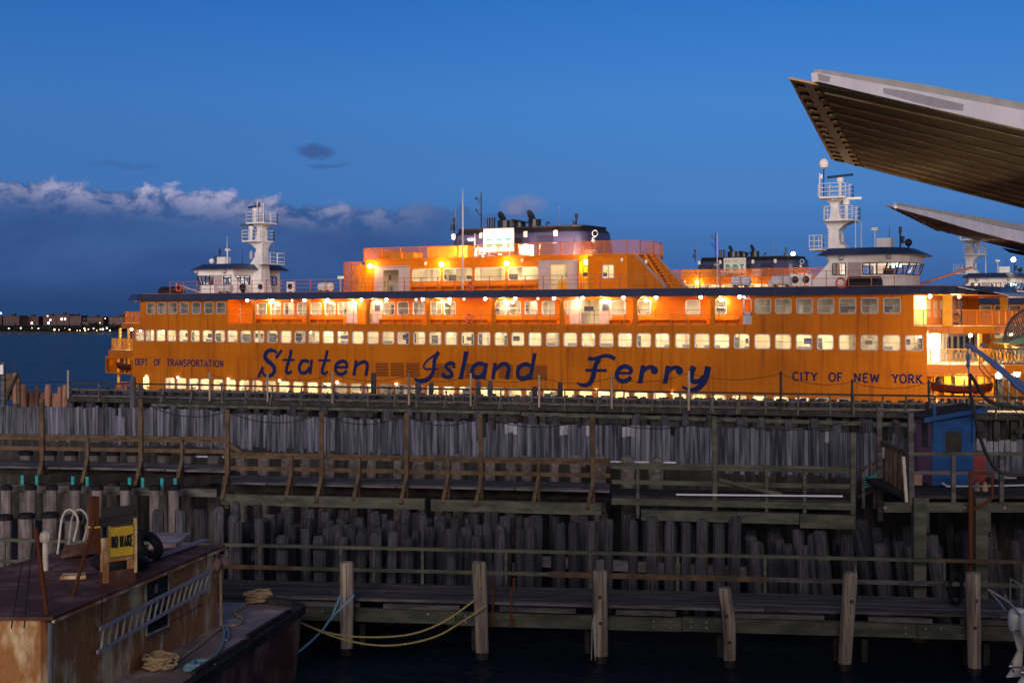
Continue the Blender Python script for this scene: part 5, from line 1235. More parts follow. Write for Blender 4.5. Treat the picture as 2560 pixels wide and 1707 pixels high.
for k in range(9):
    x = 1390+k*57+R.uniform(-12, 12); D = 50.2+R.uniform(-.4, .4); pile(((x-1280)*D/FPX, D), R.uniform(2.95, 3.3), R.uniform(.15, .2), 'tall grey timber pile standing in the open row behind the brown rail', gB, (R.gauss(0, .015), R.gauss(0, .02)))
gC = 'leaning piles at the right'
scatter(1870, 2600, 45.9, 50.3, 50, .52, (2.1, 3.1), 'squat timber pile leaning in the jumbled group at the right', gC, (.17, .24), (-.09, .06))
# pale capped pipe piles at the left
CAPM = None; PIPEM = None
def capped(p, ztop, r, label, group):
    global CAPM, PIPEM
    t = empty('pipe_pile', (p[0], p[1], -1.5))
    if PIPEM is None:
        mb = MB(); mb.lathe([(1, 0), (1, 1)], (0, 0, 0), 14); o = mb.build('shaft', M['pipe_pale'], t); PIPEM = o.data
        mb = MB(); mb.lathe([(1.12, -.12), (1.12, .02), (.8, .06), (.1, .08)], (0, 0, 0), 14); c = mb.build('cap', M['rubber'], t); CAPM = c.data
    else: o = inst('shaft', PIPEM, t); c = inst('cap', CAPM, t)
    o.scale = (r, r, ztop+1.5); c.location = (0, 0, ztop+1.5); c.scale = (r, r, 1)
    tag(t, label, 'pile', group)
for x in (16, 77, 130, 188, 244, 314, 387, 435): p = Lp(x, 50.3, .18, 0); capped(p, Lz(x, 1216, 50.3, .18), .20, 'pale pipe pile with black cap under the left boardwalk', 'capped piles under the left boardwalk')
for x, y in ((11, 1290), (65, 1286), (126, 1284), (184, 1290), (232, 1300), (-40, 1290)): p = Lp(x, 46.0, .15, 0); capped(p, Lz(x, y, 46.0, .15), .26, 'thick pale pipe pile with black cap behind the rusty workboat', 'capped piles behind the workboat')
for x in (65, 125, 178, 233, 283, 333, 410, 470, 535): p = Lp(x, 55, .18, 0); capped(p, Lz(x, 1130, 55, .18), .26, 'pale pile with flat black cap behind the left boardwalk rail', 'capped piles behind the left boardwalk')
for x in (395, 452, 500, 548): D = 47.6; pile(((x-1280)*D/FPX, D), 3.55+R.uniform(-.1, .1), .2, 'tall dark timber pile beside the workboat stern', 'timber piles beside the workboat')
for x in (603, 658, 717, 764, 823, 883, 929, 996, 1049, 1102, 1144, 1223, 1276, 1318, 1386, 1440, 1500, 1570, 1640):
    p = Lp(x, 54.2, .18, 0); o = pile(p, Lz(x, 1143, 54.2, .18)+R.uniform(-.08, .1), R.uniform(.18, .28), 'brownish pile right behind the rail of the middle boardwalk', 'piles behind the middle boardwalk rail')
    o.data = o.data.copy(); o.data.materials.clear(); o.data.materials.append(M['pipe_pale'])
# ---- tall plank wall
topB = [(-120, 1008), (40, 1016), (370, 1020), (555, 1027), (576, 1034), (850, 1044), (1020, 1050), (1180, 1056), (1700, 1066), (2000, 1074), (2100, 1081), (2290, 1084), (2420, 1096), (2700, 1108)]
BW = (58.0, .5)
def wallpos(q): return Vector((q, BW[0]/(1)-BW[1]*q, 0))       # Y = Y0 - s X
mb = MB(); pale = MB(); low_course = MB(); q = -26.0; dirn = Vector((1, -BW[1], 0)).normalized(); nrm = Vector((-dirn.y, dirn.x, 0)); nrm = -nrm if nrm.y > 0 else nrm
i = 0
while q < 22:
    wq = R.choice((.17, .2, .2, .22, .24)); a = Vector((q, BW[0]-BW[1]*q, 0)); D = a.y; x = 1280+q*FPX/D
    zt = 10-(lerp_tab(topB, x)-HY)*D/FPX+R.gauss(0, .03)
    if R.random() < .05: zt -= R.uniform(.1, .5)
    if abs(x-1196) < 9: zt -= .6
    th = R.uniform(.04, .09); b = a+dirn*(wq-R.choice((.014, .02, .03))); o_ = nrm*R.uniform(0, .03)
    zl = Vector((0, 0, 4.0+R.uniform(-.12, .12)+.012*(q+26)*.3)); lo_ = nrm*-.05
    mb.slab([a+o_+zl, b+o_+zl, b+o_+Vector((0, 0, zt)), a+o_+Vector((0, 0, zt+R.gauss(0, .012)))], nrm*-th)
    bf = a+dirn*(wq-.002); low_course.slab([a+lo_+Vector((0, 0, -.6)), bf+lo_+Vector((0, 0, -.6)), bf+lo_+zl, a+lo_+zl], nrm*-.05)
    if any(l < x < r_2 for l, r_2 in ((1255, 1292), (1393, 1416), (1459, 1474), (1551, 1580), (2052, 2067), (2195, 2205), (2438, 2530))):  # rightmost range paints lamp light on the planks, the others are pale boards
        pale.slab([a+o_+nrm*.02+Vector((0, 0, zt-.42)), b+o_+nrm*.02+Vector((0, 0, zt-.42)), b+o_+nrm*.02+Vector((0, 0, zt-.02)), a+o_+nrm*.02+Vector((0, 0, zt-.02))], nrm*-.018)
    q += wq*dirn.x
t = empty('plank_wall', (0, 58, 0)); t.location = (0, 0, 0)
mb.build('planking', M['wood_plank'], t); low_course.build('lower_planking', M['wood_dark'], t)  # lower course is darker and slightly recessed
pm('plank_pale', (.34, .34, .38), (.22, .22, .25), scale=2.5, stretch=(5, 5, 1), rough=.9, isl=.25, fine=.6)
pale.build('pale_lit_board', M['plank_pale'], t)
mb = MB()
for za in (1.0, 3.1): mb.bar(Vector((-25, 58+12.5, za))+nrm*-.2, Vector((21, 58-10.5, za))+nrm*-.2, .2, .3)
mb.build('wale', M['wood_dark'], t)
tag(t, 'long tall wall of weathered grey vertical planks behind the boardwalk', 'timber wall')
# stubs showing over the wall
def row(x0, x1, st, Y0, s, tab, rr, label, group, jit=.12):
    x = x0
    while x < x1:
        p = Lp(x, Y0, s, 0); y = lerp_tab(tab, x); pile(p, Lz(x, y, Y0, s)+R.uniform(-jit, jit), R.uniform(*rr), label, group)
        x += st*R.uniform(.75, 1.3)
row(-10, 2330, 62, 63, .45, [(-20, 1010), (600, 1018), (1280, 1036), (2000, 1052), (2400, 1062)], (.17, .25), 'pile head just showing over the top of the plank wall', 'pile heads behind the plank wall', .14)
mb = MB(); mb.bar(Lp(380, 64.5, .45, Lz(380, 1012, 64.5, .45)), Lp(1300, 64.5, .45, Lz(1300, 1032, 64.5, .45)), .12, .14); mb.bar(Lp(1305, 64.4, .45, Lz(1305, 1034, 64.4, .45)), Lp(2420, 64.4, .45, Lz(2420, 1066, 64.4, .45)), .12, .16)
mb.build('wale_beam', M['wood_green']); tag(bpy.data.objects['wale_beam'], 'long thin greenish timber beam running just above the plank wall', 'beam')
# ---- boardwalk C in three stretches
CS = .18
def boardwalk(name, label, x0, x1, Yf, Yb, zd, zr, zm, postx, tall, matr, matd, beams, teal=(), brace=True):
    t = empty(name, Lp((x0+x1)/2, Yf, CS, 0)); O = t.location.copy(); L_ = lambda x, Y, z: Lp(x, Y, CS, z)-O
    mb = MB(); n = 7; wd = (Yb-Yf)/n
    for k in range(n):
        Y = Yf+wd*(k+.5); cuts = [x0]+sorted(R.uniform(x0, x1) for _ in range(3))+[x1]
        for a, b in zip(cuts, cuts[1:]): mb.bar(L_(a+1, Y, zd-.04), L_(b-1, Y, zd-.04+R.gauss(0, .008)), wd-.02, .08)
    mb.build('deck', M[matd], t)
    mb = MB(); mb.bar(L_(x0, Yf-.02, zr), L_(x1, Yf-.02, zr), .14, .09); mb.bar(L_(x0, Yf-.02, zr-.11), L_(x1, Yf-.02, zr-.11), .05, .12); mb.build('top_rail', M[matr], t)
    mb = MB(); mb.bar(L_(x0, Yf-.01, zm), L_(x1, Yf-.01, zm), .05, .15); mb.build('mid_rail', M[matr], t)
    for x in postx:
        mb = MB(); mb.bar(L_(x, Yf-.12, zd-.75), L_(x, Yf-.12, zr-.05), .11, .11, (0, 1, 0)); mb.build('post', M[matr], t)
        if brace:
            mb = MB(); mb.bar(L_(x, Yf-.2, zd+.42), L_(x-14, Yf-.75, zd-.5), .09, .13, (1, 0, 0)); mb.build('brace', M[matr], t)
    for x, yt in tall:
        mb = MB(); mb.bar(L_(x, Yf-.13, zd-.95), L_(x+R.uniform(-2, 2), Yf-.13, Lz(x, yt, Yf-.13, CS)), .155, .155, (0, 1, 0)); mb.build('tall_post', M[matr], t)
        if brace:
            mb = MB(); mb.bar(L_(x+2, Yf-.22, zd+.42), L_(x-14, Yf-.85, zd-.55), .09, .13, (1, 0, 0)); mb.build('brace', M[matr], t)
    for (a, b, Y, z0, z1, mt) in beams:
        mb = MB(); mb.bar(L_(a, Y, (z0+z1)/2), L_(b, Y, (z0+z1)/2), .28, z1-z0); mb.build('beam', M[mt], t)
    for x in teal:
        mb = MB(); p = L_(x, Yf-.9, zd-.42); q = p+Vector((1.9, 2.6, 0)); mb.bar(p, q, .17, .36); j = mb.build('joist', M['wood_dark'], t)
        d = (q-p).normalized(); mb = MB(); mb.bar(p-d*.012, p-d*.002, .174, .364); mb.build('painted_end', M['teal_paint'], j)
    return tag(t, label, 'boardwalk')
boardwalk('boardwalk', 'raised left boardwalk with brown rails and turquoise painted beam ends', -120, 566, 52.0, 54.2, 4.15, 5.36, 4.86,
          (219, 455), ((106, 997), (352, 996)), 'wood_brown', 'wood_grey', [(-120, 545, 51.6, 3.2, 3.5, 'wood_grey'), (-120, 560, 53.6, 3.6, 3.95, 'wood_dark')], (56, 92, 182, 218, 324, 357, 405, 438))
boardwalk('boardwalk', 'middle boardwalk with brown rails, tall posts and slanted braces', 560, 1526, 50.8, 53.0, 3.86, 4.92, 4.38,
          (728, 897, 1120, 1346), ((568, 1024), (804, 1030), (1015, 1032), (1202, 1035), (1482, 1038)), 'wood_brown', 'wood_grey',
          [(555, 1064, 50.2, 3.12, 3.5, 'wood_green'), (1079, 1505, 50.2, 3.08, 3.48, 'wood_green'), (560, 1526, 52.6, 3.3, 3.7, 'wood_dark')])
boardwalk('boardwalk', 'right boardwalk with grey green rails, ending at the blue hut platform', 1530, 2138, 50.0, 52.2, 3.78, 4.88, 4.26,
          (1594, 1916, 2011), ((1787, 1040), (2132, 1082)), 'wood_green', 'wood_dark', [(1604, 1998, 49.4, 3.05, 3.4, 'wood_green'), (2000, 2136, 49.6, 2.9, 3.35, 'wood_green'), (1530, 2138, 49.9, 3.5, 3.72, 'wood_green')], brace=False)
mb = MB(); mb.bar(Lp(1798, 49.8, CS, Lz(1798, 1199, 49.8, CS)), Lp(1955, 49.8, CS, Lz(1955, 1236, 49.8, CS)), .07, .12); tag(mb.build('fallen_board', M['wood_green']), 'loose board leaning across the right boardwalk rail', 'board')
mb = MB(); mb.bar(Lp(568, 50.7, CS, 5.3), Lp(604, 50.7, CS, 4.95), .09, .14); tag(mb.build('sloping_board', M['wood_brown']), 'short sloping board where the left boardwalk rail steps down', 'board')
for x0, x1, y0, y1, Y0, lab in ((480, 1690, 1141, 1178, 55.3, 'long thin white conduit behind the brown boardwalk rails'), (1690, 2107, 1236, 1240, 49.75, 'thin white pipe lying along the edge of the right boardwalk')):
    mb = MB(); mb.tube([Lp(x0, Y0, CS, Lz(x0, y0, Y0, CS)), Lp(x1, Y0, CS, Lz(x1, y0+(x1-x0)*.0125 if Y0 > 52 else y1, Y0, CS))], .035, 8); tag(mb.build('white_pipe', M['raft_white']), lab, 'pipe')
mb = MB(); tops = [(106, 1003), (352, 1002), (568, 1028), (804, 1034), (1015, 1036), (1202, 1039), (1482, 1043), (1787, 1046)]
P_ = [Lp(x, 51.0, CS, Lz(x, y, 51.0, CS)) for x, y in tops]
for a, b in zip(P_[1:], P_[2:]): mb.tube(sag(a, b, .38), .018, 5)
mb.tube(sag(P_[-1], Lp(2200, 50, CS, Lz(2200, 1030, 50, CS)), .5), .016, 5)
tag(mb.build('sagging_cable', M['cable_black']), 'black cable sagging between the tall posts in front of the plank wall', 'cable')
# ---- front walkway
FS = .133
t = empty('front_walkway', Lp(1280, 42, FS, 0)); O = t.location.copy(); Lq = lambda x, Y, z: Lp(x, Y, FS, z)-O
mb = MB()
for k in range(9):
    Y = 42.02+.27*(k+.5); cuts = [-150]+sorted(R.uniform(-150, 2700) for _ in range(6))+[2700]
    for a, b in zip(cuts, cuts[1:]): mb.bar(Lq(a+1, Y, 1.51), Lq(b-1, Y, 1.51+R.gauss(0, .006)), .255, .08)
mb.build('deck', M['wood_grey'], t)
for a, b, dz in ((-150, 745, 0), (747, 1140, .02), (1142, 1704, -.01), (1706, 2290, .01), (2292, 2700, 0)):
    mb = MB(); mb.bar(Lq(a, 42.05, 1.05+dz), Lq(b, 42.05, 1.05+dz), .22, .40); o = mb.build('edge_beam', M['wood_green'], t)
    mb = MB()
    for x in (a+22, a+60, b-26, b-70):
        for dzz in (-.08, .09):
            if R.random() < .7: p = Lq(x, 41.93, 1.05+dz+dzz); mb.lathe([(.045, -.03), (.03, -.045)], p, 8, 'y')
    if mb.v: mb.build('bolt', M['steel'], o)
for a, b in ((560, 900), (960, 1150), (1250, 1440), (1540, 1690), (1830, 2060), (2170, 2330), (2400, 2600)):
    mb = MB(); mb.bar(Lq(a, 41.98, 1.36), Lq(b, 41.98, 1.36), .2, .13); mb.build('edge_board', M['wood_grey'], t)
for a, b, mt in ((-150, 560, 'wood_green'), (560, 1266, 'wood_green'), (1266, 1912, 'wood_green'), (1912, 2358, 'wood_green'), (2358, 2700, 'wood_brown')):
    mb = MB(); mb.bar(Lq(a, 44.5, 2.66), Lq(b, 44.5, 2.66), .12, .10); mb.build('top_rail', M[mt], t)
for a, b, mt, h in ((-150, 545, 'wood_green', .11), (545, 738, 'wood_brown', .13), (738, 1369, 'wood_green', .11), (1369, 1913, 'wood_brown', .17), (1913, 2360, 'wood_grey', .13), (2362, 2700, 'wood_green', .13)):
    mb = MB(); mb.bar(Lq(a, 44.44, 1.97), Lq(b, 44.44, 1.97), .05, h); mb.build('mid_rail', M[mt], t)
for x in (10, 230, 440, 651, 852, 935, 1056, 1265, 1475, 1694, 1912, 2138, 2360, 2557):
    mb = MB(); mb.bar(Lq(x, 44.52, 1.2), Lq(x, 44.52, 2.62), .09, .09, (0, 1, 0)); mb.build('post', M['wood_green'], t)
for x in (905, 1187, 1210, 1510, 1468, 1800, 1832, 2090, 2160, 2415, 2465):
    mb = MB(); mb.bar(Lq(x, 42.6, -.8), Lq(x+R.uniform(-3, 3), 42.6, .98), .17, .17, (0, 1, 0)); mb.build('support_post', M['wood_dark'], t)
for a, b in ((560, 1330), (1330, 2030)):
    mb = MB(); mb.bar(Lq(a, 51, 1.25), Lq(b, 49.6, 1.2), .25, .36); mb.build('cross_wale', M['wale_pale'], t)
for x in (1232, 1278):                                 # rusty hanging straps
    mb = MB(); mb.bar(Lq(x, 41.9, 2.0), Lq(x, 41.9, .9), .05, .05, (0, 1, 0)); mb.bar(Lq(x+6, 43.5, 2.0), Lq(x+6, 43.5, 1.5), .05, .05, (0, 1, 0)); mb.bar(Lq(x-4, 41.88, 1.0), Lq(x+8, 41.88, 1.0), .06, .22); mb.build('rusty_strap', M['rust_pole'], t)
tag(t, 'front walkway with thin rails and mossy edge beam over dark water', 'walkway')
def front_pile(x, yt, yb, wpx, label, knots=0, kink=0.0, top_dx=0, split=False):
    D = Ld(x, 41.45, FS); k = D/FPX; p = Vector(((x-1280)*k, D, 0)); r = wpx*k/2; zt = 10-(yt-HY)*k
    t = empty('mooring_pile', (p.x, p.y, -1.5)); n = 12; rr = random.Random(int(x)); ph = [rr.uniform(.93, 1.06) for _ in range(n)]
    def ring(z, f, ox): return [(ox+r*f*ph[j]*cos(2*pi*j/n), r*f*ph[j]*sin(2*pi*j/n), z+1.5) for j in range(n)]
    ZW = .20; lv = [ZW, .8, 1.3, zt-.9, zt-.5, zt-.06, zt]; rings = []
    for i, z in enumerate(lv):
        f = (z-ZW)/(zt-ZW); ox = top_dx*k*f+kink*sin(pi*f)*r; rings.append(ring(z+(rr.gauss(0, .02) if i == 6 else 0), (1.0+.08*f)*(.9 if i == 6 else 1)*(1+rr.gauss(0, .02)), ox))
    mb = MB(); mb.add([q for g in rings for q in g], [(i*n+j, i*n+(j+1) % n, (i+1)*n+(j+1) % n, (i+1)*n+j) for i in range(6) for j in range(n)]+[tuple(6*n+j for j in range(n))]); mb.build('shaft', M['wood_near'], t, smooth=True)
    mb = MB(); g0, g1 = ring(-1.5, .99, 0), ring(ZW, .995, 0); mb.add(g0+g1, [(j, (j+1) % n, n+(j+1) % n, n+j) for j in range(n)]+[tuple(n+j for j in range(n))]); mb.build('wet_foot', M['wood_wet'], t)
    if knots:
        mb = MB()
        for j in range(knots): z = 1.5+zt-.75-j*.75; mb.lathe([(.055, -r*1.07), (.055, -r*1.04), (.02, -r*1.03)], (rr.uniform(-.03, .03)+top_dx*k*(z-1.5)/zt, 0, z), 8, 'y')
        mb.build('bolt', M['dark_metal'], t)
    mb = MB(); zz = zt+1.5-.015; xx = rr.uniform(-.4, .3)*r; mb.bar((xx+top_dx*k, -r*1.02, zz), (xx*.7+top_dx*k*.6, -r*1.05, zz-1.1), .014, .03, (0, 1, 0)); mb.build('crack', M['wood_wet'], t)
    return tag(t, label, 'pile', 'front row of mooring piles')
front_pile(866, 1405, 1640, 32, 'front pile with the pale blue mooring rope round it')
front_pile(1206, 1404, 1652, 34, 'front pile with two yellow ropes looped round it', 1, 0, -8)
front_pile(1503, 1424, 1655, 35, 'front pile with a frayed white rope hanging down its side', 2, 0, -3)
front_pile(1824, 1470, 1668, 33, 'short crooked front pile with three bolt heads', 3, .35, -14)
front_pile(2112, 1433, 1674, 34, 'front pile leaning right with a long crack from its split top', 1, 0, 14)
front_pile(2436, 1431, 1682, 34, 'front pile with a coil of black cable hung beside it', 2, 0, -4)
# ---- far rack beside the ferry
AS = .3
t = empty('far_rack', Lp(1280, 104, AS, 0)); O = t.location.copy(); La = lambda x, Y, z: Lp(x, Y, AS, z)-O
mb = MB()
for k in range(5):
    Y = 104+.4*(k+.5); mb.bar(La(170, Y, 3.58), La(2600, Y, 3.58), .38, .10)
mb.build('deck', M['wood_grey'], t)
mb = MB(); mb.bar(La(170, 103.9, 3.3), La(2600, 103.9, 3.3), .25, .35); mb.build('edge_beam', M['wood_dark'], t)
cuts = [170, 515, 668, 832, 1180, 1560, 1860, 2095, 2600]
for a, b in zip(cuts, cuts[1:]):
    mb = MB(); mb.bar(La(a, 103.95, 4.63), La(b, 103.95, 4.63+R.uniform(-.06, .06)), .10, .13); mb.build('top_rail', M['wood_dark'], t)
mb = MB(); mb.bar(La(170, 103.95, 4.1), La(2600, 103.95, 4.1), .06, .10); mb.build('mid_rail', M['wood_grey'], t)
x = 170
while x < 2600:
    mb = MB(); mb.bar(La(x, 103.8, 3.2), La(x+R.uniform(-2, 2), 103.8, 4.6), .11, .11, (0, 1, 0)); mb.build('post', M['wood_green' if x > 900 else 'wood_grey'], t)
    if R.random() < .45: mb = MB(); mb.bar(La(x, 103.7, 4.3), La(x-7, 103.2, 3.2), .09, .1, (1, 0, 0)); mb.build('brace', M['wood_grey'], t)
    x += R.uniform(55, 85)
for x in range(200, 2560, 130):
    mb = MB(); z = R.uniform(2.2, 2.7); mb.bar(La(x, 103.4, z), La(x+R.uniform(45, 85), 103.4, z), .25, .35); mb.build('under_beam', M['wood_dark'], t)
mb = MB()
for x in range(180, 2600, 42): mb.bar(La(x, 104.6, -.5), La(x, 104.6, 3.2), .4, .4, (0, 1, 0))
mb.build('bent_timber', M['wood_dark'], t)
mb = MB(); x = 182
while x < 2590:
    w0 = R.uniform(7, 12); mb.slab([La(x, 108.2, -.5), La(x+w0-.6, 108.2, -.5), La(x+w0-.6, 108.2, 3.85+R.uniform(-.1, .25)), La(x, 108.2, 3.85+R.uniform(-.1, .25))], (0, .15, 0)); x += w0
mb.build('dark_backing', M['wood_pile'], t)  # added plank sheet that keeps the gaps between the piles dark
tag(t, 'long far rack walkway with rails between the plank wall and the ferry', 'walkway')
lab, grp = 'fender pile lining the far rack against the ferry', 'fender piles along the far rack'
x = 185
while x < 2570:
    p = Lp(x, 107.2, AS, 0); pile(p, Lz(x, lerp_tab([(180, 972), (700, 981), (1280, 989), (1700, 996), (2300, 1001), (2600, 1004)], x), 107.2, AS)+R.uniform(-.12, .12), R.uniform(.2, .33), lab, grp); x += R.uniform(22, 33)
for x, y, r in ((333, 942, .24), (934, 932, .21), (1045, 955, .2), (1078, 957, .2), (1196, 953, .2), (1226, 953, .2), (1337, 966, .18), (1400, 957, .19), (352, 962, .22)):
    p = Lp(x, 105.6 if x != 333 else 100, AS, 0); pile(p, Lz(x, y, 105.6 if x != 333 else 100, AS), r, 'taller pile standing up above the rail of the far rack', 'taller piles of the far rack')
pm('wood_salmon', (.34, .17, .12), (.22, .11, .085), scale=1.6, stretch=(4, 4, .4), rough=.85, rnd=.2, fine=.5)
for i, x in enumerate((60, 91, 119, 149, 163, -20)):
    p = Lp(x, 116, 0, 0); o = pile(p, Lz(x, 962+(i % 2)*5, 116, 0), .20 if i % 2 else .26, 'reddish pile at the open left end of the far rack', 'reddish piles at the left end of the far rack')
    me = o.data.copy(); me.materials.clear(); me.materials.append(M['wood_salmon']); o.data = me
mb = MB(); mb.bar(Lp(40, 116.5, 0, 3.2), Lp(185, 116.5, 0, 3.0), .4, 1.2); tag(mb.build('end_wale', M['wood_salmon']), 'reddish timber wale joining the piles at the rack end', 'beam')
pts_ = [(170, 925), (524, 930), (669, 932), (831, 930), (1022, 934), (1177, 933), (1348, 937), (1529, 938), (1722, 927), (1952, 928), (2130, 948), (2322, 950)]
PT = []
for x, y in pts_:
    a = Lp(x, 103.5, AS, 3.4); b = Lp(x, 103.5, AS, Lz(x, y, 103.5, AS)); PT.append(b)
    o = MB().tube([Vector((0, 0, 0)), b-a], .085, 6).build('cable_pole', M['wood_near' if x < 1800 else 'wood_dark'], None, a)
    tag(o, 'thin upright pole carrying a cable along the far rack', 'pole', 'cable poles along the far rack')
mb = MB()
for a, b in zip(PT[1:], PT[2:]): mb.tube(sag(a-Vector((0, 0, .15)), b-Vector((0, 0, .15)), .45), .018, 4)
tag(mb.build('rack_cable', M['cable_black']), 'thin dark cable sagging from pole to pole in front of the ferry hull', 'cable')
# marker frame at the far left
t = empty('marker_frame', Lp(30, 112, 0, 0)); O = t.location.copy(); Lm = lambda x, y, D=112: Pt(x, y, D)-O
for x, yt, m_ in ((8, 905, 'wood_grey'), (38, 932, 'wood_salmon'), (46, 945, 'wood_brown')):
    mb = MB(); mb.bar(Lm(x, yt), Lm(x, 1050), .28, .28, (0, 1, 0)); mb.build('post', M[m_], t)
mb = MB(); mb.slab([Lm(14, 934), Lm(44, 934), Lm(46, 1000), Lm(14, 1000)], (0, .4, 0)); mb.build('panel', M['wood_brown'], t)
mb = MB(); mb.bar(Lm(16, 998, 111.8), Lm(42, 938, 111.8), .25, .2); mb.build('brace', M['wood_dark'], t)
mb = MB(); mb.tube([Lm(38.5, 898), Lm(38.5, 934)], .05); mb.tube([Lm(12, 898), Lm(12, 912)], .05); mb.build('spike', M['cable_black'], t)
mb = MB(); mb.box(*(Lm(1, 0).x, Lm(11, 0).x), -.3, .1, Lm(0, 935).z, Lm(0, 912).z); mb.build('light_box', M['raft_white'], t)
tag(t, 'wooden marker frame with a white light box at the left edge', 'marker')
# ------------------------------------------------------------------ platform with the blue hut
PZ = 4.46; X_ = lambda x, D: (x-1280)*D/FPX
t = empty('hut_platform', (X_(2420, 44), 44, 0)); O = t.location.copy(); V = lambda x, y, z: Vector((x, y, z))-O
mb = MB()
for k in range(20): Y = 44.05+.26*k; mb.bar(V(12.1, Y, PZ-.05), V(19, Y, PZ-.05), .245, .09)
mb.build('deck', M['wood_dark'], t)
mb = MB(); mb.bar(V(X_(2207, 44), 43.9, 4.11), V(19, 43.9, 4.11), .2, .30); b_ = mb.build('edge_beam', M['wood_green'], t)
mb = MB()
for x in (2407, 2505, 2209): mb.lathe([(.07, -.13), (.05, -.15)], V(X_(x, 44), 43.9, 4.1), 8, 'y')
mb.build('bolt', M['steel'], b_)
for x in (2297, 2451):
    mb = MB(); w_ = .19; c = V(X_(x, 43.7), 43.7, 0); mb.box(c.x-w_, c.x+w_, c.y-.15, c.y+.15, -1.5, 4.44); mb.box(c.x+w_+.003, c.x+w_+.1, c.y-.1, c.y+.15, 3.4, 4.42); mb.build('square_pile', M['wood_green'], t)
mb = MB(); mb.bar(V(X_(2275, 43.9), 43.9, 5.75), V(19, 43.9, 5.75), .14, .10); mb.build('top_rail', M['wood_green'], t)
mb = MB(); mb.bar(V(X_(2275, 43.9), 43.93, 5.17), V(X_(2383, 43.9), 43.93, 5.17), .05, .12); mb.bar(V(X_(2383, 43.9), 43.93, 5.16), V(19, 43.93, 5.16), .05, .10); mb.build('mid_rail', M['wood_grey'], t)
for x in (2383, 2503):
    mb = MB(); mb.bar(V(X_(x, 43.85), 43.85, 4.2), V(X_(x, 43.85), 43.85, 5.72), .13, .13, (0, 1, 0)); mb.build('post', M['wood_grey'], t)
mb = MB(); mb.bar(V(X_(2278, 43.8), 43.8, 4.2), V(X_(2276, 43.8), 43.8, 10-(1032-HY)*43.8/FPX), .16, .16, (0, 1, 0)); mb.build('tall_post', M['wood_grey'], t)
mb = MB(); mb.bar(V(X_(2266, 43.6), 43.6, 4.3), V(X_(2258, 43.6), 43.6, 5.7), .09, .09, (0, 1, 0)); mb.build('slanted_post', M['pale_rail'], t)
# side rail with pickets going back to the boardwalk
a, b = V(X_(2272, 43.9), 43.9, 5.77), V(X_(2206, 48.6), 48.6, 5.70)
mb = MB(); mb.bar(a, b, .12, .10); mb.build('top_rail', M['wood_brown'], t)
for k in range(1, 6):
    p = a.lerp(b, k/6); mb = MB(); mb.bar(p, p-Vector((0, 0, 1.55)), .10, .10, (0, 1, 0)); mb.build('picket', M['wood_brown'], t)
mb = MB(); mb.bar(V(X_(2200, 48.7), 48.7, 3.0), V(X_(2197, 48.7), 48.7, 10-(1016-HY)*48.7/FPX), .17, .17, (0, 1, 0)); mb.build('tall_post', M['wood_grey'], t)
tag(t, 'wooden platform on square piles carrying the blue hut', 'platform')
t = empty('gangway_steps', Pt(2170, 1230, 49)); O2 = t.location.copy()
mb = MB(); mb.slab([Pt(2145, 1245, 49)-O2, Pt(2215, 1215, 48.8)-O2, Pt(2215, 1215, 49.8)-O2, Pt(2145, 1245, 50)-O2], (0, 0, .09)); mb.build('tread', M['wood_dark'], t)
mb = MB(); mb.bar(Pt(2152, 1176, 48.9)-O2, Pt(2200, 1148, 48.9)-O2, .1, .1); mb.build('handrail', M['wood_brown'], t)
for x, y in ((2158, 1173), (2186, 1157)):
    mb = MB(); mb.bar(Pt(x, y, 48.9)-O2, Pt(x, 1270, 48.9)-O2, .1, .1, (0, 1, 0)); mb.build('post', M['wood_grey'], t)
tag(t, 'short sloping gangway between the right boardwalk and the hut platform', 'gangway')
mb = MB()
for k in range(4): mb.tube(sag(Pt(2160, 1196+k*7, 48.7), Pt(2201, 1168+k*6, 48.7), .12), .03, 6)
pm('hose_teal', (.05, .22, .22), rough=.6, scale=5); tag(mb.build('teal_hose', M['hose_teal']), 'loops of teal hose hanging on the gangway handrail', 'hose')
# hut
hx0, hx1, hy0, hy1 = 13.73, 15.09, 46.5, 48.35; zl, zr_ = PZ+2.2, PZ+2.42
t = empty('blue_hut', ((hx0+hx1)/2, hy0, PZ)); O = t.location.copy(); V = lambda x, y, z: Vector((x, y, z))-O
mb = MB(); mb.slab([V(hx0, hy0, PZ), V(hx1, hy0, PZ), V(hx1, hy0, zr_), V(hx0, hy0, zl)], (0, .06, 0)); mb.slab([V(hx0, hy1, PZ), V(hx1, hy1, PZ), V(hx1, hy1, zr_), V(hx0, hy1, zl)], (0, -.06, 0)); mb.slab([V(hx1, hy0+.062, PZ), V(hx1, hy1-.062, PZ), V(hx1, hy1-.062, zr_), V(hx1, hy0+.062, zr_)], (-.06, 0, 0)); mb.build('wall', M['hut_blue'], t)
mb = MB(); mb.slab([V(hx0, hy0+.062, PZ), V(hx0, hy1-.062, PZ), V(hx0, hy1-.062, zl), V(hx0, hy0+.062, zl)], (.06, 0, 0)); o = mb.build('wall', M['hut_pink'], t); o['label'] = 'faded pink side wall'
mb = MB(); mb.slab([V(hx0-.32, hy0-.28, zl-.06), V(hx1+.34, hy0-.28, zr_+.08), V(hx1+.34, hy1+.3, zr_+.08), V(hx0-.32, hy1+.3, zl-.06)], (0, 0, .08)); mb.build('roof', M['hut_roof'], t)
mb = MB(); mb.slab([V(hx0-.34, hy0-.285, zl-.12), V(hx1+.36, hy0-.285, zr_+.02), V(hx1+.36, hy0-.285, zr_+.17), V(hx0-.34, hy0-.285, zl+.03)], (0, -.04, 0)); mb.build('fascia_board', M['hut_blue'], t)
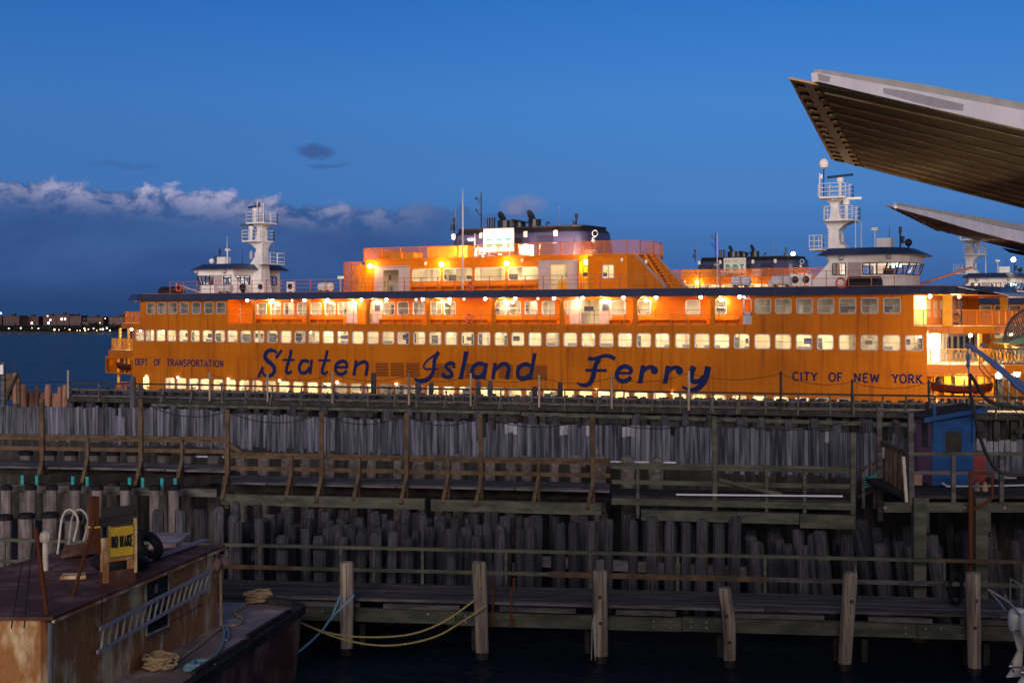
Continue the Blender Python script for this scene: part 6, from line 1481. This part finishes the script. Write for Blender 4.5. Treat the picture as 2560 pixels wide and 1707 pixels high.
for x, z0, z1 in ((hx0+.06, PZ+1.45, zl+.42), (hx1-.02, PZ+1.45, zr_+.25)):
    mb = MB(); mb.box(x-.05-O.x, x+.05-O.x, -.10, -.003, z0-O.z, z1-O.z); mb.build('corner_batten', M['hut_blue'], t)
mb = MB(); wx0, wx1 = X_(2362, hy0), X_(2403, hy0); mb.box(wx0-O.x, wx1-O.x, -.02, -.004, 10-(1130-HY)*hy0/FPX-O.z, 10-(1079-HY)*hy0/FPX-O.z); mb.build('boarded_window', M['wood_dark'], t)
mb = MB(); mb.box(wx0-O.x-.08, wx0-O.x, -.03, -.003, 1.15, 1.85); mb.box(wx1-O.x, wx1-O.x+.08, -.03, -.003, 1.15, 1.85); mb.box(wx0-O.x-.08, wx1-O.x+.08, -.03, -.003, 1.853, 1.92); mb.build('window_trim', M['hut_blue'], t)
mb = MB(); mb.box(hx0-O.x-.02, hx0-O.x-.003, .5, 1.1, 1.2, 2.0); mb.build('side_window', M['glass_dark'], t)
tag(t, 'small blue hut with faded pink side wall and slanted dark roof', 'hut')
t = empty('red_cabinet', (15.4, 47.2, PZ)); mb = MB(); mb.box(-.2, .24, -.2, .3, .02, .92); mb.build('body', M['red_paint'], t)
mb = MB(); mb.box(-.22, .26, -.22, .32, .923, .97); mb.box(-.17, .21, -.22, -.203, .08, .85); mb.build('door_panel', M['red_paint'], t)
tag(t, 'red cabinet standing right beside the blue hut', 'cabinet')
t = empty('wooden_crate', (X_(2286, 46.8), 46.8, PZ)); mb = MB(); mb.box(-.2, .2, -.2, .2, .01, .40); mb.build('box', M['buoy_pink'], t); mb = MB(); mb.box(-.23, .23, -.23, .23, .403, .46); mb.build('lid', M['wood_dark'], t); tag(t, 'pinkish crate with dark lid left of the blue hut', 'crate')
mb = MB(); mb.tube([Vector((X_(2355, 46), 46.0, PZ+.15)), Vector((X_(2368, 46), 46.0, PZ+.04)), Vector((X_(2434, 46), 46.0, PZ+.04)), Vector((X_(2600, 46), 46.2, PZ+.06))], .03, 6); tag(mb.build('white_pipe', M['raft_white']), 'white pipe lying on the platform in front of the hut', 'pipe')
for x, m_, l in ((2443, 'pipe_pale', 'pale plastic jug on the platform by the rusty frame'), (2463, 'rope_tan', 'tan jug on the platform right of the rusty frame')):
    t = empty('jug', (X_(x, 45), 45, PZ)); mb = MB(); mb.lathe([(.09, .0), (.1, .02), (.1, .2), (.035, .28), (.035, .32)], (0, 0, 0), 10); mb.build('body', M[m_], t); mb = MB(); mb.lathe([(.04, .321), (.04, .35)], (0, 0, 0), 8); mb.build('cap', M['black_paint'], t); tag(t, l, 'jug')
t = empty('rusty_frame', Pt(2427, 1420, 43.3)); O = t.location.copy(); q = lambda x, y: Pt(x, y, 43.3)-O
mb = MB(); mb.tube([q(2427, 1430), q(2427, 1178)], .07, 8); mb.build('post', M['rust_pole'], t)
mb = MB(); mb.tube([q(2427, 1182), q(2481, 1182)], .04, 6); mb.tube([q(2481, 1182), q(2481, 1248)], .04, 6); mb.tube([q(2481, 1246), q(2429, 1276)], .04, 6); mb.build('bracket', M['rust_pole'], t); tag(t, 'tall rusty pole with a bent bracket in front of the hut platform', 'pole')
# crane boom and hoses
t = empty('crane', Pt(2760, 1216, 42.5)); O = t.location.copy(); q = lambda x, y, D=42.5: Pt(x, y, D)-O
mb = MB(); mb.bar(q(2421, 861), q(2480, 905), .10, .13); mb.bar(q(2480, 905), q(2535, 952), .13, .17); mb.bar(q(2535, 952), q(2760, 1130), .2, .26); mb.build('boom', M['boom_blue'], t)
mb = MB(); mb.tube([q(2760, 1400), q(2760, 1100)], .25, 10); mb.build('pedestal', M['boom_blue'], t)
mb = MB(); mb.box(q(2416, 0).x, q(2428, 0).x, -.1, .1, q(0, 868).z, q(0, 858).z); mb.box(q(2450, 0).x, q(2462, 0).x, -.05, .05, q(0, 866).z, q(0, 858).z); mb.build('boom_tip', M['boom_blue'], t)
mb = MB(); mb.tube([q(2420, 866), q(2420, 884)], .02); mb.ball(q(2420, 893), .11, 8, (.6, .6, 1.2)); mb.ball(q(2420, 910), .10, 8, (.6, .6, 1.3)); mb.tube([q(2421, 918), q(2422, 936)], .02); mb.build('hook_block', M['boom_blue'], t)
mb = MB(); mb.tube([q(2422, 866), q(2470, 930), q(2560, 1020)], .012, 4); mb.tube([q(2450, 880), q(2448, 920), q(2500, 985), q(2570, 1060)], .012, 4); mb.build('wire', M['cable_black'], t)
tag(t, 'blue crane boom with hook block reaching in from the right edge', 'crane')
mb = MB(); mb.tube(catmull([tuple(Pt(x, y, 43)) for x, y in ((2424, 936), (2427, 985), (2436, 1035), (2448, 1085), (2466, 1135), (2490, 1172), (2520, 1186), (2560, 1188))], 4), .055, 7)
mb.tube(catmull([tuple(Pt(x, y, 43)) for x, y in ((2424, 934), (2438, 955), (2455, 985), (2480, 1006), (2520, 1016), (2570, 1022))], 4), .055, 7); tag(mb.build('black_hose', M['cable_black']), 'pair of thick black hoses hanging from the crane hook past the hut', 'hose')
mb = MB(); mb.lathe([(.09, -.35), (.09, .35)], tuple(Pt(2512, 1190, 44.5)), 8, 'x'); tag(mb.build('white_coupling', M['raft_white']), 'white hose coupling lying on the platform rail', 'coupling')
# coil of black cable on the front rail
mb = MB(); c = Pt(2388, 1472, 41.6)
for k in range(11):
    r = .24+.10*R.random(); p = [c+Vector((r*cos(2*pi*j/16)*.62+R.gauss(0, .02), -.05*k*.3, r*1.55*sin(2*pi*j/16)+R.gauss(0, .02))) for j in range(17)]; mb.tube(p, .013, 4)
mb.tube([c+Vector((-.2, 0, -.3)), c+Vector((-.1, 0, -.75)), c+Vector((.15, 0, -1.1)), c+Vector((.45, 0, -.95)), c+Vector((.5, 0, .2)), c+Vector((.55, 0, .5))], .013, 4); tag(mb.build('cable_coil', M['cable_black']), 'tangled coil of black cable hanging by the rightmost front pile', 'cable')
# lattice of the passenger ramp at the right edge
t = empty('loading_ramp', Pt(2560, 860, 98)); O = t.location.copy(); q = lambda x, y, D=98: Pt(x, y, D)-O
ar = [(2511, 856), (2513, 836), (2520, 815), (2532, 796), (2548, 783), (2575, 770), (2640, 760)]; lo = [(2511, 858), (2528, 852), (2548, 845), (2575, 838), (2610, 832), (2640, 830)]
mb = MB(); mb.tube(catmull([tuple(q(*p)) for p in ar], 4), .10, 6); mb.build('arch_rail', M['dark_metal'], t)
ca = catmull(ar, 4); cl = catmull(lo, 4); mb = MB()
for k in range(2, len(cl)-1): a = ca[min(len(ca)-1, int(k*len(ca)/len(cl)))]; mb.bar(q(*a), q(*cl[max(0, k-2)]), .08, .08)
mb.build('arch_bar', M['dark_metal'], t)
pm('ramp_green', (.03, .10, .07), rough=.5, scale=2); mb = MB(); mb.slab([q(*p) for p in lo]+[q(2640, 850), q(2575, 858), q(2530, 860)], (0, 3, 0)); mb.build('ramp_deck', M['ramp_green'], t)
mb = MB()
for x in range(2485, 2640, 9): mb.bar(q(x, 872, 97), q(x+7, 908, 97), .04, .04, (0, 1, 0)); mb.bar(q(x+7, 872, 97), q(x, 908, 97), .04, .04, (0, 1, 0))
mb.bar(q(2480, 872, 97), q(2640, 872, 97), .07, .07); mb.bar(q(2480, 909, 97), q(2640, 909, 97), .09, .09); mb.build('side_rail', M['dark_metal'], t)
mb = MB(); mb.slab([q(2540, 880, 100), q(2552, 866, 100), q(2640, 850, 100), q(2640, 900, 100), q(2548, 888, 100)], (0, 2, 0)); mb.build('fender_hood', M['dark_metal'], t)
mb = MB()
for x in (2500, 2600): mb.tube([q(x, 1130, 98.5), q(x, 905, 98.5)], .3, 10)
mb.build('ramp_leg', M['dark_metal'], t)
tag(t, 'curved dark passenger loading ramp at the right end of the ferry', 'ramp')
# ------------------------------------------------------------------ motorboat stern at the lower right
t = empty('motorboat', (15.3, 36.0, 0)); O = t.location.copy()
mb = MB(); secs = []
for k in range(8):
    f = k/7; w_ = 1.15*(1-f**3*.9); zt = .95+.35*f*f; secs.append([(15.35-O.x+f*6, 36.6-O.y-w_, zt), (15.3-O.x+f*5.6, 36.6-O.y-w_*.8, .2+.3*f*f), (15.3-O.x+f*5.4, 36.6-O.y, -.2+.4*f*f), (15.3-O.x+f*5.6, 36.6-O.y+w_*.8, .2+.3*f*f), (15.35-O.x+f*6, 36.6-O.y+w_, zt)])
mb.add([p for s_ in secs for p in s_], [(i*5+k, i*5+k+1, (i+1)*5+k+1, (i+1)*5+k) for i in range(7) for k in range(4)]+[(0, 1, 2, 3, 4)]+[(i*5, i*5+4, (i+1)*5+4, (i+1)*5) for i in range(7)]); mb.build('boat_hull', M['ship_white'], t)
q = lambda x, y, D=36.4: Pt(x, y, D)-O
mb = MB(); mb.tube([q(2470, 1473), q(2520, 1503), q(2545, 1530), q(2570, 1560)], .035, 7); mb.tube([q(2472, 1474), q(2512, 1523)], .03, 6); mb.tube([q(2512, 1485), q(2519, 1505)], .03, 6); mb.tube([q(2526, 1510), q(2526, 1448)], .02, 6); mb.tube([q(2553, 1512), q(2553, 1460)], .025, 6); mb.tube([q(2526, 1446), q(2553, 1462), q(2590, 1482)], .02, 6); mb.build('tube_frame', M['steel'], t)
for x, y0, D in ((2543, 1520, 36.8), (2572, 1532, 36.0)):
    c = Pt(x, y0, D)-O; mb = MB(); rings = []
    for z, a, b, ox in ((-.62, .17, .25, .02), (-.55, .2, .30, .0), (-.3, .22, .34, 0), (-.1, .21, .33, .02), (-.02, .16, .26, .05), (0, .08, .15, .06)): rings.append([(c.x+ox+a*cos(2*pi*j/14), c.y+b*sin(2*pi*j/14), c.z+z) for j in range(14)])
    mb.add([p for g in rings for p in g], [(i*14+j, i*14+(j+1) % 14, (i+1)*14+(j+1) % 14, (i+1)*14+j) for i in range(5) for j in range(14)]+[tuple(range(14)), tuple(70+j for j in range(14))]); m_ = mb.build('outboard_motor', M['motor_white'], t, smooth=True)
    mb = MB(); mb.slab([(c.x-.12, c.y-.04, c.z-.63), (c.x+.18, c.y-.04, c.z-.63), (c.x+.14, c.y-.04, c.z-1.1), (c.x+.1, c.y-.04, c.z-1.75), (c.x-.28, c.y-.04, c.z-1.78), (c.x-.12, c.y-.04, c.z-1.55), (c.x-.14, c.y-.04, c.z-1.4), (c.x+.02, c.y-.04, c.z-1.1)], (0, .09, 0)); mb.build('leg', M['motor_white'], m_)
    mb = MB(); mb.lathe([(.03, -.12), (.055, -.05), (.055, .2)], (c.x-.1, c.y, c.z-1.5), 8, 'x')
    for j in range(3): a = 2*pi*j/3; mb.slab([(c.x-.14, c.y+.04*cos(a), c.z-1.5+.04*sin(a)), (c.x-.12, c.y+.17*cos(a-.4), c.z-1.5+.17*sin(a-.4)), (c.x-.16, c.y+.17*cos(a+.4), c.z-1.5+.17*sin(a+.4))], (.012, 0, 0))
    mb.build('propeller', M['steel'], m_)
    mb = MB(); mb.box(c.x-.19, c.x+.2, c.y-.351, c.y-.345, c.z-.52, c.z-.49); mb.build('trim_stripe', M['black_paint'], m_)
tag(t, 'white motorboat stern with raised twin outboards at the right edge', 'motorboat')
# ------------------------------------------------------------------ rusty workboat
DZ, RZ = 2.0, 4.0
t = empty('workboat', (-9.5, 33, 0)); O = t.location.copy(); V = lambda x, y, z: Vector((x, y, z))-O
hp_ = [(-5.7, 38.6), (-6.0, 39.2), (-7.2, 39.8), (-12.5, 39.9), (-15, 38), (-15, 24), (-7.9, 24)]
mb = MB(); lowp = [(a*1.0-.25*(a > -8), b-.25) for a, b in hp_]; mb.prism([(a-O.x, b-O.y) for a, b in lowp], -1.0, DZ-.03, [(a-O.x, b-O.y) for a, b in hp_]); mb.build('boat_hull', M['rust_dark'], t)
mb = MB(); mb.add([V(a, b, DZ) for a, b in hp_], [tuple(range(7))]); mb.build('deck', M['deck_rust'], t)
mb = MB(); e_ = [(-7.9, 24), (-5.7, 38.6), (-6.0, 39.2), (-7.2, 39.8)]
for a, b in zip(e_, e_[1:]): mb.bar(V(*a, DZ+.06), V(*b, DZ+.06), .22, .22)
for y in (31, 34.5): xx = -7.9+2.2*(y-24)/14.6; mb.bar(V(xx-.1, y, DZ+.22), V(xx+.45, y+3, DZ+.22), .10, .12)
mb.build('gunwale', M['wood_dark'], t)
wa, wb = Vector((-9.2, 28.4)), Vector((-7.62, 36.8)); wd = (wb-wa); wn_ = Vector((wd.y, -wd.x)).normalized()
def WP(x, y, off=.0):               # photo pixel -> point on the cabin's right wall plane
    a = wa+wn_*off; tt = (x-1280)/FPX; k = (tt*a.y-a.x)/(wd.x-tt*wd.y); p = a+wd*k; return Vector((p.x, p.y, 10-(y-HY)*p.y/FPX))-O
cab = [(-9.2, 28.4), (-7.62, 36.8), (-11.2, 36.2), (-13.4, 28.4)]
mb = MB(); mb.add([V(*cab[0], DZ), V(*cab[1], DZ), V(*cab[1], RZ), V(*cab[0], RZ)], [(0, 1, 2, 3)]); mb.add([V(*cab[1], DZ), V(*cab[2], DZ), V(*cab[2], RZ), V(*cab[1], RZ)], [(0, 1, 2, 3)]); mb.add([V(*cab[2], DZ), V(*cab[3], DZ), V(*cab[3], RZ), V(*cab[2], RZ)], [(0, 1, 2, 3)])
# front wall with a window hole, curved corner
pr = [(-13.4, 28.4), (-10.35, 28.25), (-9.75, 28.2), (-9.35, 28.22), (-9.2, 28.4)]
for a, b in zip(pr[1:], pr[2:]): mb.add([V(*a, DZ-.5), V(*b, DZ-.5), V(*b, RZ), V(*a, RZ)], [(0, 1, 2, 3)])
mb.add([V(*pr[0], 3.72), V(*pr[1], 3.72), V(*pr[1], RZ), V(*pr[0], RZ)], [(0, 1, 2, 3)]); mb.add([V(*pr[0], DZ-.5), V(*pr[1], DZ-.5), V(*pr[1], 2.55), V(*pr[0], 2.55)], [(0, 1, 2, 3)])
cw = mb.build('cabin_wall', M['rust'], t)
mb = MB(); mb.add([V(-13.4, 28.5, 2.5), V(-10.3, 28.35, 2.5), V(-10.3, 28.35, 3.76), V(-13.4, 28.5, 3.76)], [(0, 1, 2, 3)]); mb.build('front_window', M['glass_dark'], cw)
mb = MB(); mb.bar(V(-13.4, 28.3, 3.76), V(-10.2, 28.15, 3.76), .2, .06); mb.bar(V(-10.4, 28.16, 2.6), V(-10.4, 28.16, 3.2), .03, .03, (0, 1, 0)); mb.build('window_ledge', M['rust_dark'], cw)
ov = [(-9.05, 28.05), (-7.45, 36.95), (-11.3, 36.4), (-13.6, 28.1)]
mb = MB(); mb.slab([V(a, b, RZ+.002) for a, b in ov], (0, 0, .07)); mb.build('cabin_roof', M['rust_dark'], t)
mb = MB(); mb.bar(V(*ov[0], RZ-.02), V(*ov[1], RZ-.02), .06, .05); mb.build('roof_lip', M['rust'], t)
mb = MB(); mb.slab([WP(367, 1453, .012), WP(418, 1429, .012), WP(418, 1560, .012), WP(369, 1583, .012)], (.02, 0, 0)); fr_ = mb.build('side_window', M['glass_dark'], t)
mb = MB()
for a, b in (((364, 1455), (421, 1427)), ((421, 1427), (421, 1563)), ((421, 1563), (366, 1587)), ((366, 1587), (364, 1455))): mb.bar(WP(*a, .03), WP(*b, .03), .05, .05)
mb.build('window_frame', M['pale_rail'], fr_)
mb = MB(); a, b, c, d = WP(386, 1462, .04), WP(394, 1458, .04), WP(394, 1478, .04), WP(386, 1482, .04); mb.slab([a, b, c, d], (.01, 0, 0)); mb.build('sticker', M['buoy_pink'], fr_)
mb = MB(); mb.bar(WP(372, 1592, .05), WP(420, 1572, .05), .1, .05); mb.tube([WP(424, 1556, .06), WP(508, 1508, .06)], .015, 5); mb.build('window_sill', M['rust_dark'], fr_)
mb = MB(); p = V(-9.17, 28.12, 0); mb.tube([p+Vector((.06, -.05, DZ-.6)), p+Vector((.06, -.05, 3.96))], .055, 8); mb.build('drain_pipe', M['steel'], t)
mb = MB(); p = WP(553, 1420, .1); mb.tube([WP(551, 1420, .08), WP(553, 1590, .08)], .04, 6); mb.build('corner_pipe', M['rope_tan'], t)
def RPx(x, y, z=RZ+.072): D = (10-z)*FPX/(y-HY); return Vector(((x-1280)*D/FPX, D, z))
for (x0, y0), (x1, y1), r_3 in (((124, 1565), (89, 1320), .05), ((183, 1488), (236, 1300), .04)):
    a = RPx(x0, y0) if y0 < 1540 else Vector((X_(x0, 28.3), 28.3, 3.7)); D = a.y+.1; mb = MB(); mb.tube([a-O, Pt(x1, y1, D)-O], r_3, 7); mb.build('davit_pole', M['rust_pole'], t)
mb = MB(); a = Pt(236, 1302, 32.4)-O; mb.tube([a, Pt(237, 1278, 32.4)-O], .045, 6); mb.build('pole_wrap', M['sign_yellow'], t)
mb = MB(); p = RPx(114, 1425)-O; mb.lathe([(.07, 0), (.07, .68), (.13, .68), (.15, .76), (.12, .88), (.02, .92)], p, 10); mb.build('mushroom_vent', M['pale_rail'], t)
for k, x in enumerate((150, 175)):
    mb = MB(); pts2 = [(x-8, 1400), (x-2, 1350), (x+4, 1300), (x+14, 1278), (x+28, 1274), (x+42, 1290), (x+44, 1310), (x+34, 1352)]; mb.tube(catmull([tuple(Pt(a, b, 35.5+k*.5)-O) for a, b in pts2], 4), .03, 6); mb.build('ladder_hoop', M['pale_rail'], t)
mb = MB(); mb.slab([RPx(152, 1395)-O, RPx(200, 1388)-O, RPx(205, 1358, RZ+.3)-O, RPx(160, 1363, RZ+.3)-O], (.6, 0, .08)); mb.slab([RPx(165, 1392)-O, RPx(262, 1382)-O, RPx(258, 1360, RZ+.28)-O, RPx(180, 1366, RZ+.28)-O], (0, 0, .06)); mb.build('roof_hatch', M['rust_dark'], t)
mb = MB(); mb.slab([RPx(372, 1372)-O, RPx(440, 1368)-O, RPx(478, 1340)-O, RPx(392, 1340)-O], (0, 0, .10)); mb.build('roof_grating', M['deck_rust'], t)
mb = MB(); mb.slab([RPx(150, 1448)-O, RPx(215, 1446)-O, RPx(213, 1438)-O, RPx(158, 1440)-O], (0, 0, .07)); mb.build('roof_plate', M['rust'], t)
mb = MB()
for (x0, y0), (x1, y1) in (((55, 1405), (28, 1570)), ((80, 1360), (60, 1570)), ((255, 1490), (254, 1560)), ((492, 1385), (493, 1440)), ((515, 1372), (516, 1420))):
    D = 28.2 if x0 < 300 else 35.6; mb.tube([Pt(x0, y0, D)-O, Pt(x1, y1, D)-O], .012, 4)
mb.build('stay_wire', M['cable_black'], t)
tag(t, 'rusty workboat with weathered deckhouse in the lower left corner', 'workboat')
mb = MB(); a, b = RPx(362, 1407), RPx(516, 1354); mb.bar(a+Vector((0, 0, .06)), b+Vector((0, 0, .06)), .22, .05); pm('plank_lilac', (.30, .25, .31), (.2, .165, .2), scale=2, stretch=(.5, 5, 5), rough=.7, fine=.5); tag(mb.build('roof_plank', M['plank_lilac']), 'long pale plank lying along the workboat roof edge', 'plank')
for (x, y, R_, r, ax, lab) in ((301, 1404, .50, .17, (.05, .05, 1), 'black tyre lying flat on the workboat roof behind the sign'), (372, 1364, .29, .12, (.7, -.4, .55), 'black tyre propped on edge on the workboat roof')):
    p = RPx(x, y if R_ > .48 else 1382, RZ+.25); p = p if R_ > .48 else Pt(x, y, p.y); o = MB().torus((0, 0, 0), R_, r, ax, 24, 9).build('tyre', M['rubber'], None, p, True); tag(o, lab, 'tyre')
# ladder hung on the cabin wall
t = empty('ladder', WP(384, 1530, .12)+O); L0 = t.location-O
a0, a1, b0, b1 = WP(250, 1571, .12)-L0, WP(532, 1422, .12)-L0, WP(243, 1629, .12)-L0, WP(518, 1469, .12)-L0
mb = MB(); mb.bar(a0, a1, .06, .08); mb.build('stile', M['frame_grey'], t); mb = MB(); mb.bar(b0, b1, .06, .08); mb.build('stile', M['frame_grey'], t)
for k in range(18):
    f = .03+k*.055; mb = MB(); mb.tube([a0.lerp(a1, f), b0.lerp(b1, f)], .028, 6); mb.build('rung', M['pale_rail'], t)
tag(t, 'aluminium ladder hung sideways along the workboat cabin wall', 'ladder')
for x, y, D, lab in ((534, 1412, 36.6, 'round pinkish buoy hanging at the cabin corner, the left of the pair'), (554, 1404, 37.1, 'round pinkish buoy hanging at the cabin corner, the right of the pair')):
    p = Pt(x, y, D); tt2 = empty('buoy', p); mb = MB(); mb.ball((0, 0, 0), .19, 14, (1, 1, 1.15)); mb.build('float', M['buoy_pink'], tt2, smooth=True); mb = MB(); mb.lathe([(.05, .2), (.05, .28)], (0, 0, 0), 8); mb.tube([(0, 0, .25), (-.05, 0, .55)], .012, 4); mb.build('eye', M['cable_black'], tt2); tag(tt2, lab, 'buoy')
# sign
D = 31.6; c = RPx(305, 1462); t = empty('no_wake_sign', (X_(304, D), D, RZ+.07), radians(44)); O3 = t.location.copy()
k_ = D/FPX; zz = lambda y: 10-(y-HY)*k_-O3.z
w2 = .30
mb = MB(); mb.box(-w2, w2, -.012, .012, zz(1392), zz(1312)); mb.build('board', M['sign_yellow'], t)
mb = MB()
for a in ((-w2+.02, w2-.02, zz(1315), zz(1312)-.0), (-w2+.02, w2-.02, zz(1391), zz(1389))): mb.box(a[0], a[1], -.0165, -.0125, a[2], a[3])
for s in (-1, 1):
    for j in range(9): z0 = zz(1390)+(zz(1313)-zz(1390))*j/9; mb.box(s*(w2-.012)-.008, s*(w2-.012)+.008, -.0165, -.0125, z0, z0+.05)
mb.build('border', M['black_paint'], t)
mb = MB(); words(mb, 'NO WAKE', -w2*.86, w2*.86, zz(1366), .25, -.017, .15, False, .22); mb.build('lettering', M['black_paint'], t)
mb = MB(); mb.box(-w2-.18, w2+.10, .02, .1, zz(1312)+.004, zz(1290)); mb.box(-w2-.15, w2+.12, .02, .1, zz(1289), zz(1266)); mb.build('backing_board', M['wood_dark'], t)
mb = MB(); mb.box(-w2-.16, -w2-.01, -.008, .1, .05, zz(1340)); mb.box(w2+.01, w2+.07, -.02, .03, .2, zz(1298)); mb.box(w2-.12, w2-.02, .01, .09, .05, zz(1395)); mb.box(-w2-.01, w2-.03, -.02, .05, zz(1400), zz(1393)); mb.build('sign_frame', M['rust'], t)
mb = MB(); mb.bar((-w2-.3, .12, zz(1342)), (-w2-.3, .12, zz(1236)), .17, .17, (0, 1, 0)); mb.bar((-w2-.3, .14, zz(1340)), (-w2-.05, .14, zz(1385)), .14, .14, (0, 1, 0)); mb.build('rusty_post', M['rust_pole'], t)
mb = MB(); mb.box(-w2-.4, -w2-.2, .02, .22, zz(1313), zz(1309)); mb.build('yellow_band', M['sign_yellow'], t)
mb = MB(); mb.box(-w2-.2, w2+.05, .0, .06, .0, .3); mb.build('base_plate', M['rust_dark'], t)
tag(t, 'yellow NO WAKE sign framed with rusty posts on the workboat roof', 'sign')
# ropes
def rope(name, px, r, mat, label, cat='rope', sub=5, n=6):
    p = catmull([tuple(Pt(x, y, D)) for x, y, D in px], sub); mb = MB(); mb.tube(p, r, n); return tag(mb.build(name, M[mat]), label, cat)
rope('mooring_rope', [(470, 1678, 33.2), (550, 1676, 34.4), (647, 1674, 36.2), (725, 1643, 38.2), (796, 1585, 40), (831, 1541, 40.7), (882, 1491, 41.05), (878, 1489, 41.6)], .035, 'rope_blue', 'long pale blue rope from the workboat deck to the front pile')
rope('mooring_rope', [(828, 1548, 40.6), (840, 1515, 40.9), (851, 1489, 41.3)], .035, 'rope_blue', 'short second leg of the pale blue rope at the front pile')
rope('mooring_rope', [(744, 1553, 39.0), (800, 1575, 39.5), (860, 1588, 40), (940, 1592, 40.4), (1030, 1584, 40.8), (1110, 1553, 41), (1186, 1500, 41.1)], .028, 'rope_yellow', 'upper yellow rope hanging from the workboat bow to the pile')
rope('mooring_rope', [(780, 1568, 39.3), (840, 1592, 39.8), (920, 1610, 40.2), (1000, 1611, 40.5), (1090, 1590, 40.8), (1160, 1550, 41), (1216, 1512, 41.0)], .028, 'rope_yellow', 'lower yellow rope hanging from the workboat bow to the pile')
def deckpx(x, y, z=DZ+.04): D = (10-z)*FPX/(y-HY); return (x, y, D)
rope('deck_rope', [deckpx(*q) for q in ((448, 1648), (500, 1610), (555, 1568), (595, 1560), (607, 1545), (586, 1530), (612, 1512), (628, 1500))], .03, 'rope_tan', 'tan rope running along the deck between the two coils')
def coil(c, n, rx, ry, mat, label, seed, r=.03, rise=.03):
    r5 = random.Random(seed); mb = MB(); cx, cy, D = deckpx(*c); p0 = Pt(cx, cy, D)
    for k in range(n):
        a0 = r5.uniform(0, 6); q = [p0+Vector((r5.gauss(0, .05)+rx*(.6+.5*r5.random())*cos(a0+2*pi*j/14), ry*(.6+.5*r5.random())*sin(a0+2*pi*j/14), rise*k+r5.uniform(0, .05))) for j in range(14)]; q.append(q[0]); mb.tube(catmull([tuple(v) for v in q], 2), r, 6, False)
    return tag(mb.build('rope_coil', M[mat]), label, 'rope coil')
coil((402, 1668), 9, .36, .36, 'rope_tan', 'heap of tan rope coiled on the workboat side deck', 1)
coil((648, 1502), 9, .34, .32, 'rope_tan', 'flattened tan rope heap near the workboat bow', 2)
coil((500, 1672), 5, .30, .34, 'rope_blue', 'pale blue rope coil on deck beside the tan heap', 3, .035)
rope('deck_rope', [deckpx(*q) for q in ((528, 1650), (552, 1620), (560, 1590), (568, 1565), (572, 1590), (562, 1600), (558, 1562))], .032, 'rope_blue', 'pale blue rope looping up the workboat deck from its coil')
mb = MB(); c = Pt(1487, 1560, 41.0)
for k in range(12):
    x = R.gauss(0, .03); mb.tube([c+Vector((.03+x*.3, 0, .32)), c+Vector((x, -.02, 0)), c+Vector((x*1.5+.03, -.02, -.45)), c+Vector((x*2.6+.1, -.02, -.7-R.random()*.35))], .012, 4)
pm('rope_white', (.5, .47, .44), rough=.9, scale=8); tag(mb.build('frayed_rope', M['rope_white']), 'frayed white rope end hanging on the third front pile', 'rope')

# dock floodlights beside the ramp (lit in the photograph)
for i, (x, y, D, lab) in enumerate(((2497, 941, 98, 'bright dock floodlight left of the others near the loading ramp'), (2523, 941, 99, 'bright dock floodlight, second from the left below the ramp'), (2543, 936, 100, 'bright dock floodlight, highest of the row below the ramp'))):
    p = Pt(x, y, D); t = empty('dock_floodlight', (p.x, p.y, 0))
    mb = MB(); mb.tube([(0, .1, -1), (0, .1, p.z-.2)], .08, 6); mb.build('pole', M['dark_metal'], t)
    mb = MB(); mb.box(-.25, .25, .03, .3, p.z-.2, p.z+.18); mb.build('housing', M['dark_metal'], t)
    mb = MB(); mb.ball((0, -.03, p.z), .14, 10); mb.build('lens', M['lamp_white'], t)
    l = point(t, (0, -.3, p.z+.35), 1600, (1.0, .66, .32), .2); tag(t, lab, 'floodlight', 'dock floodlights')
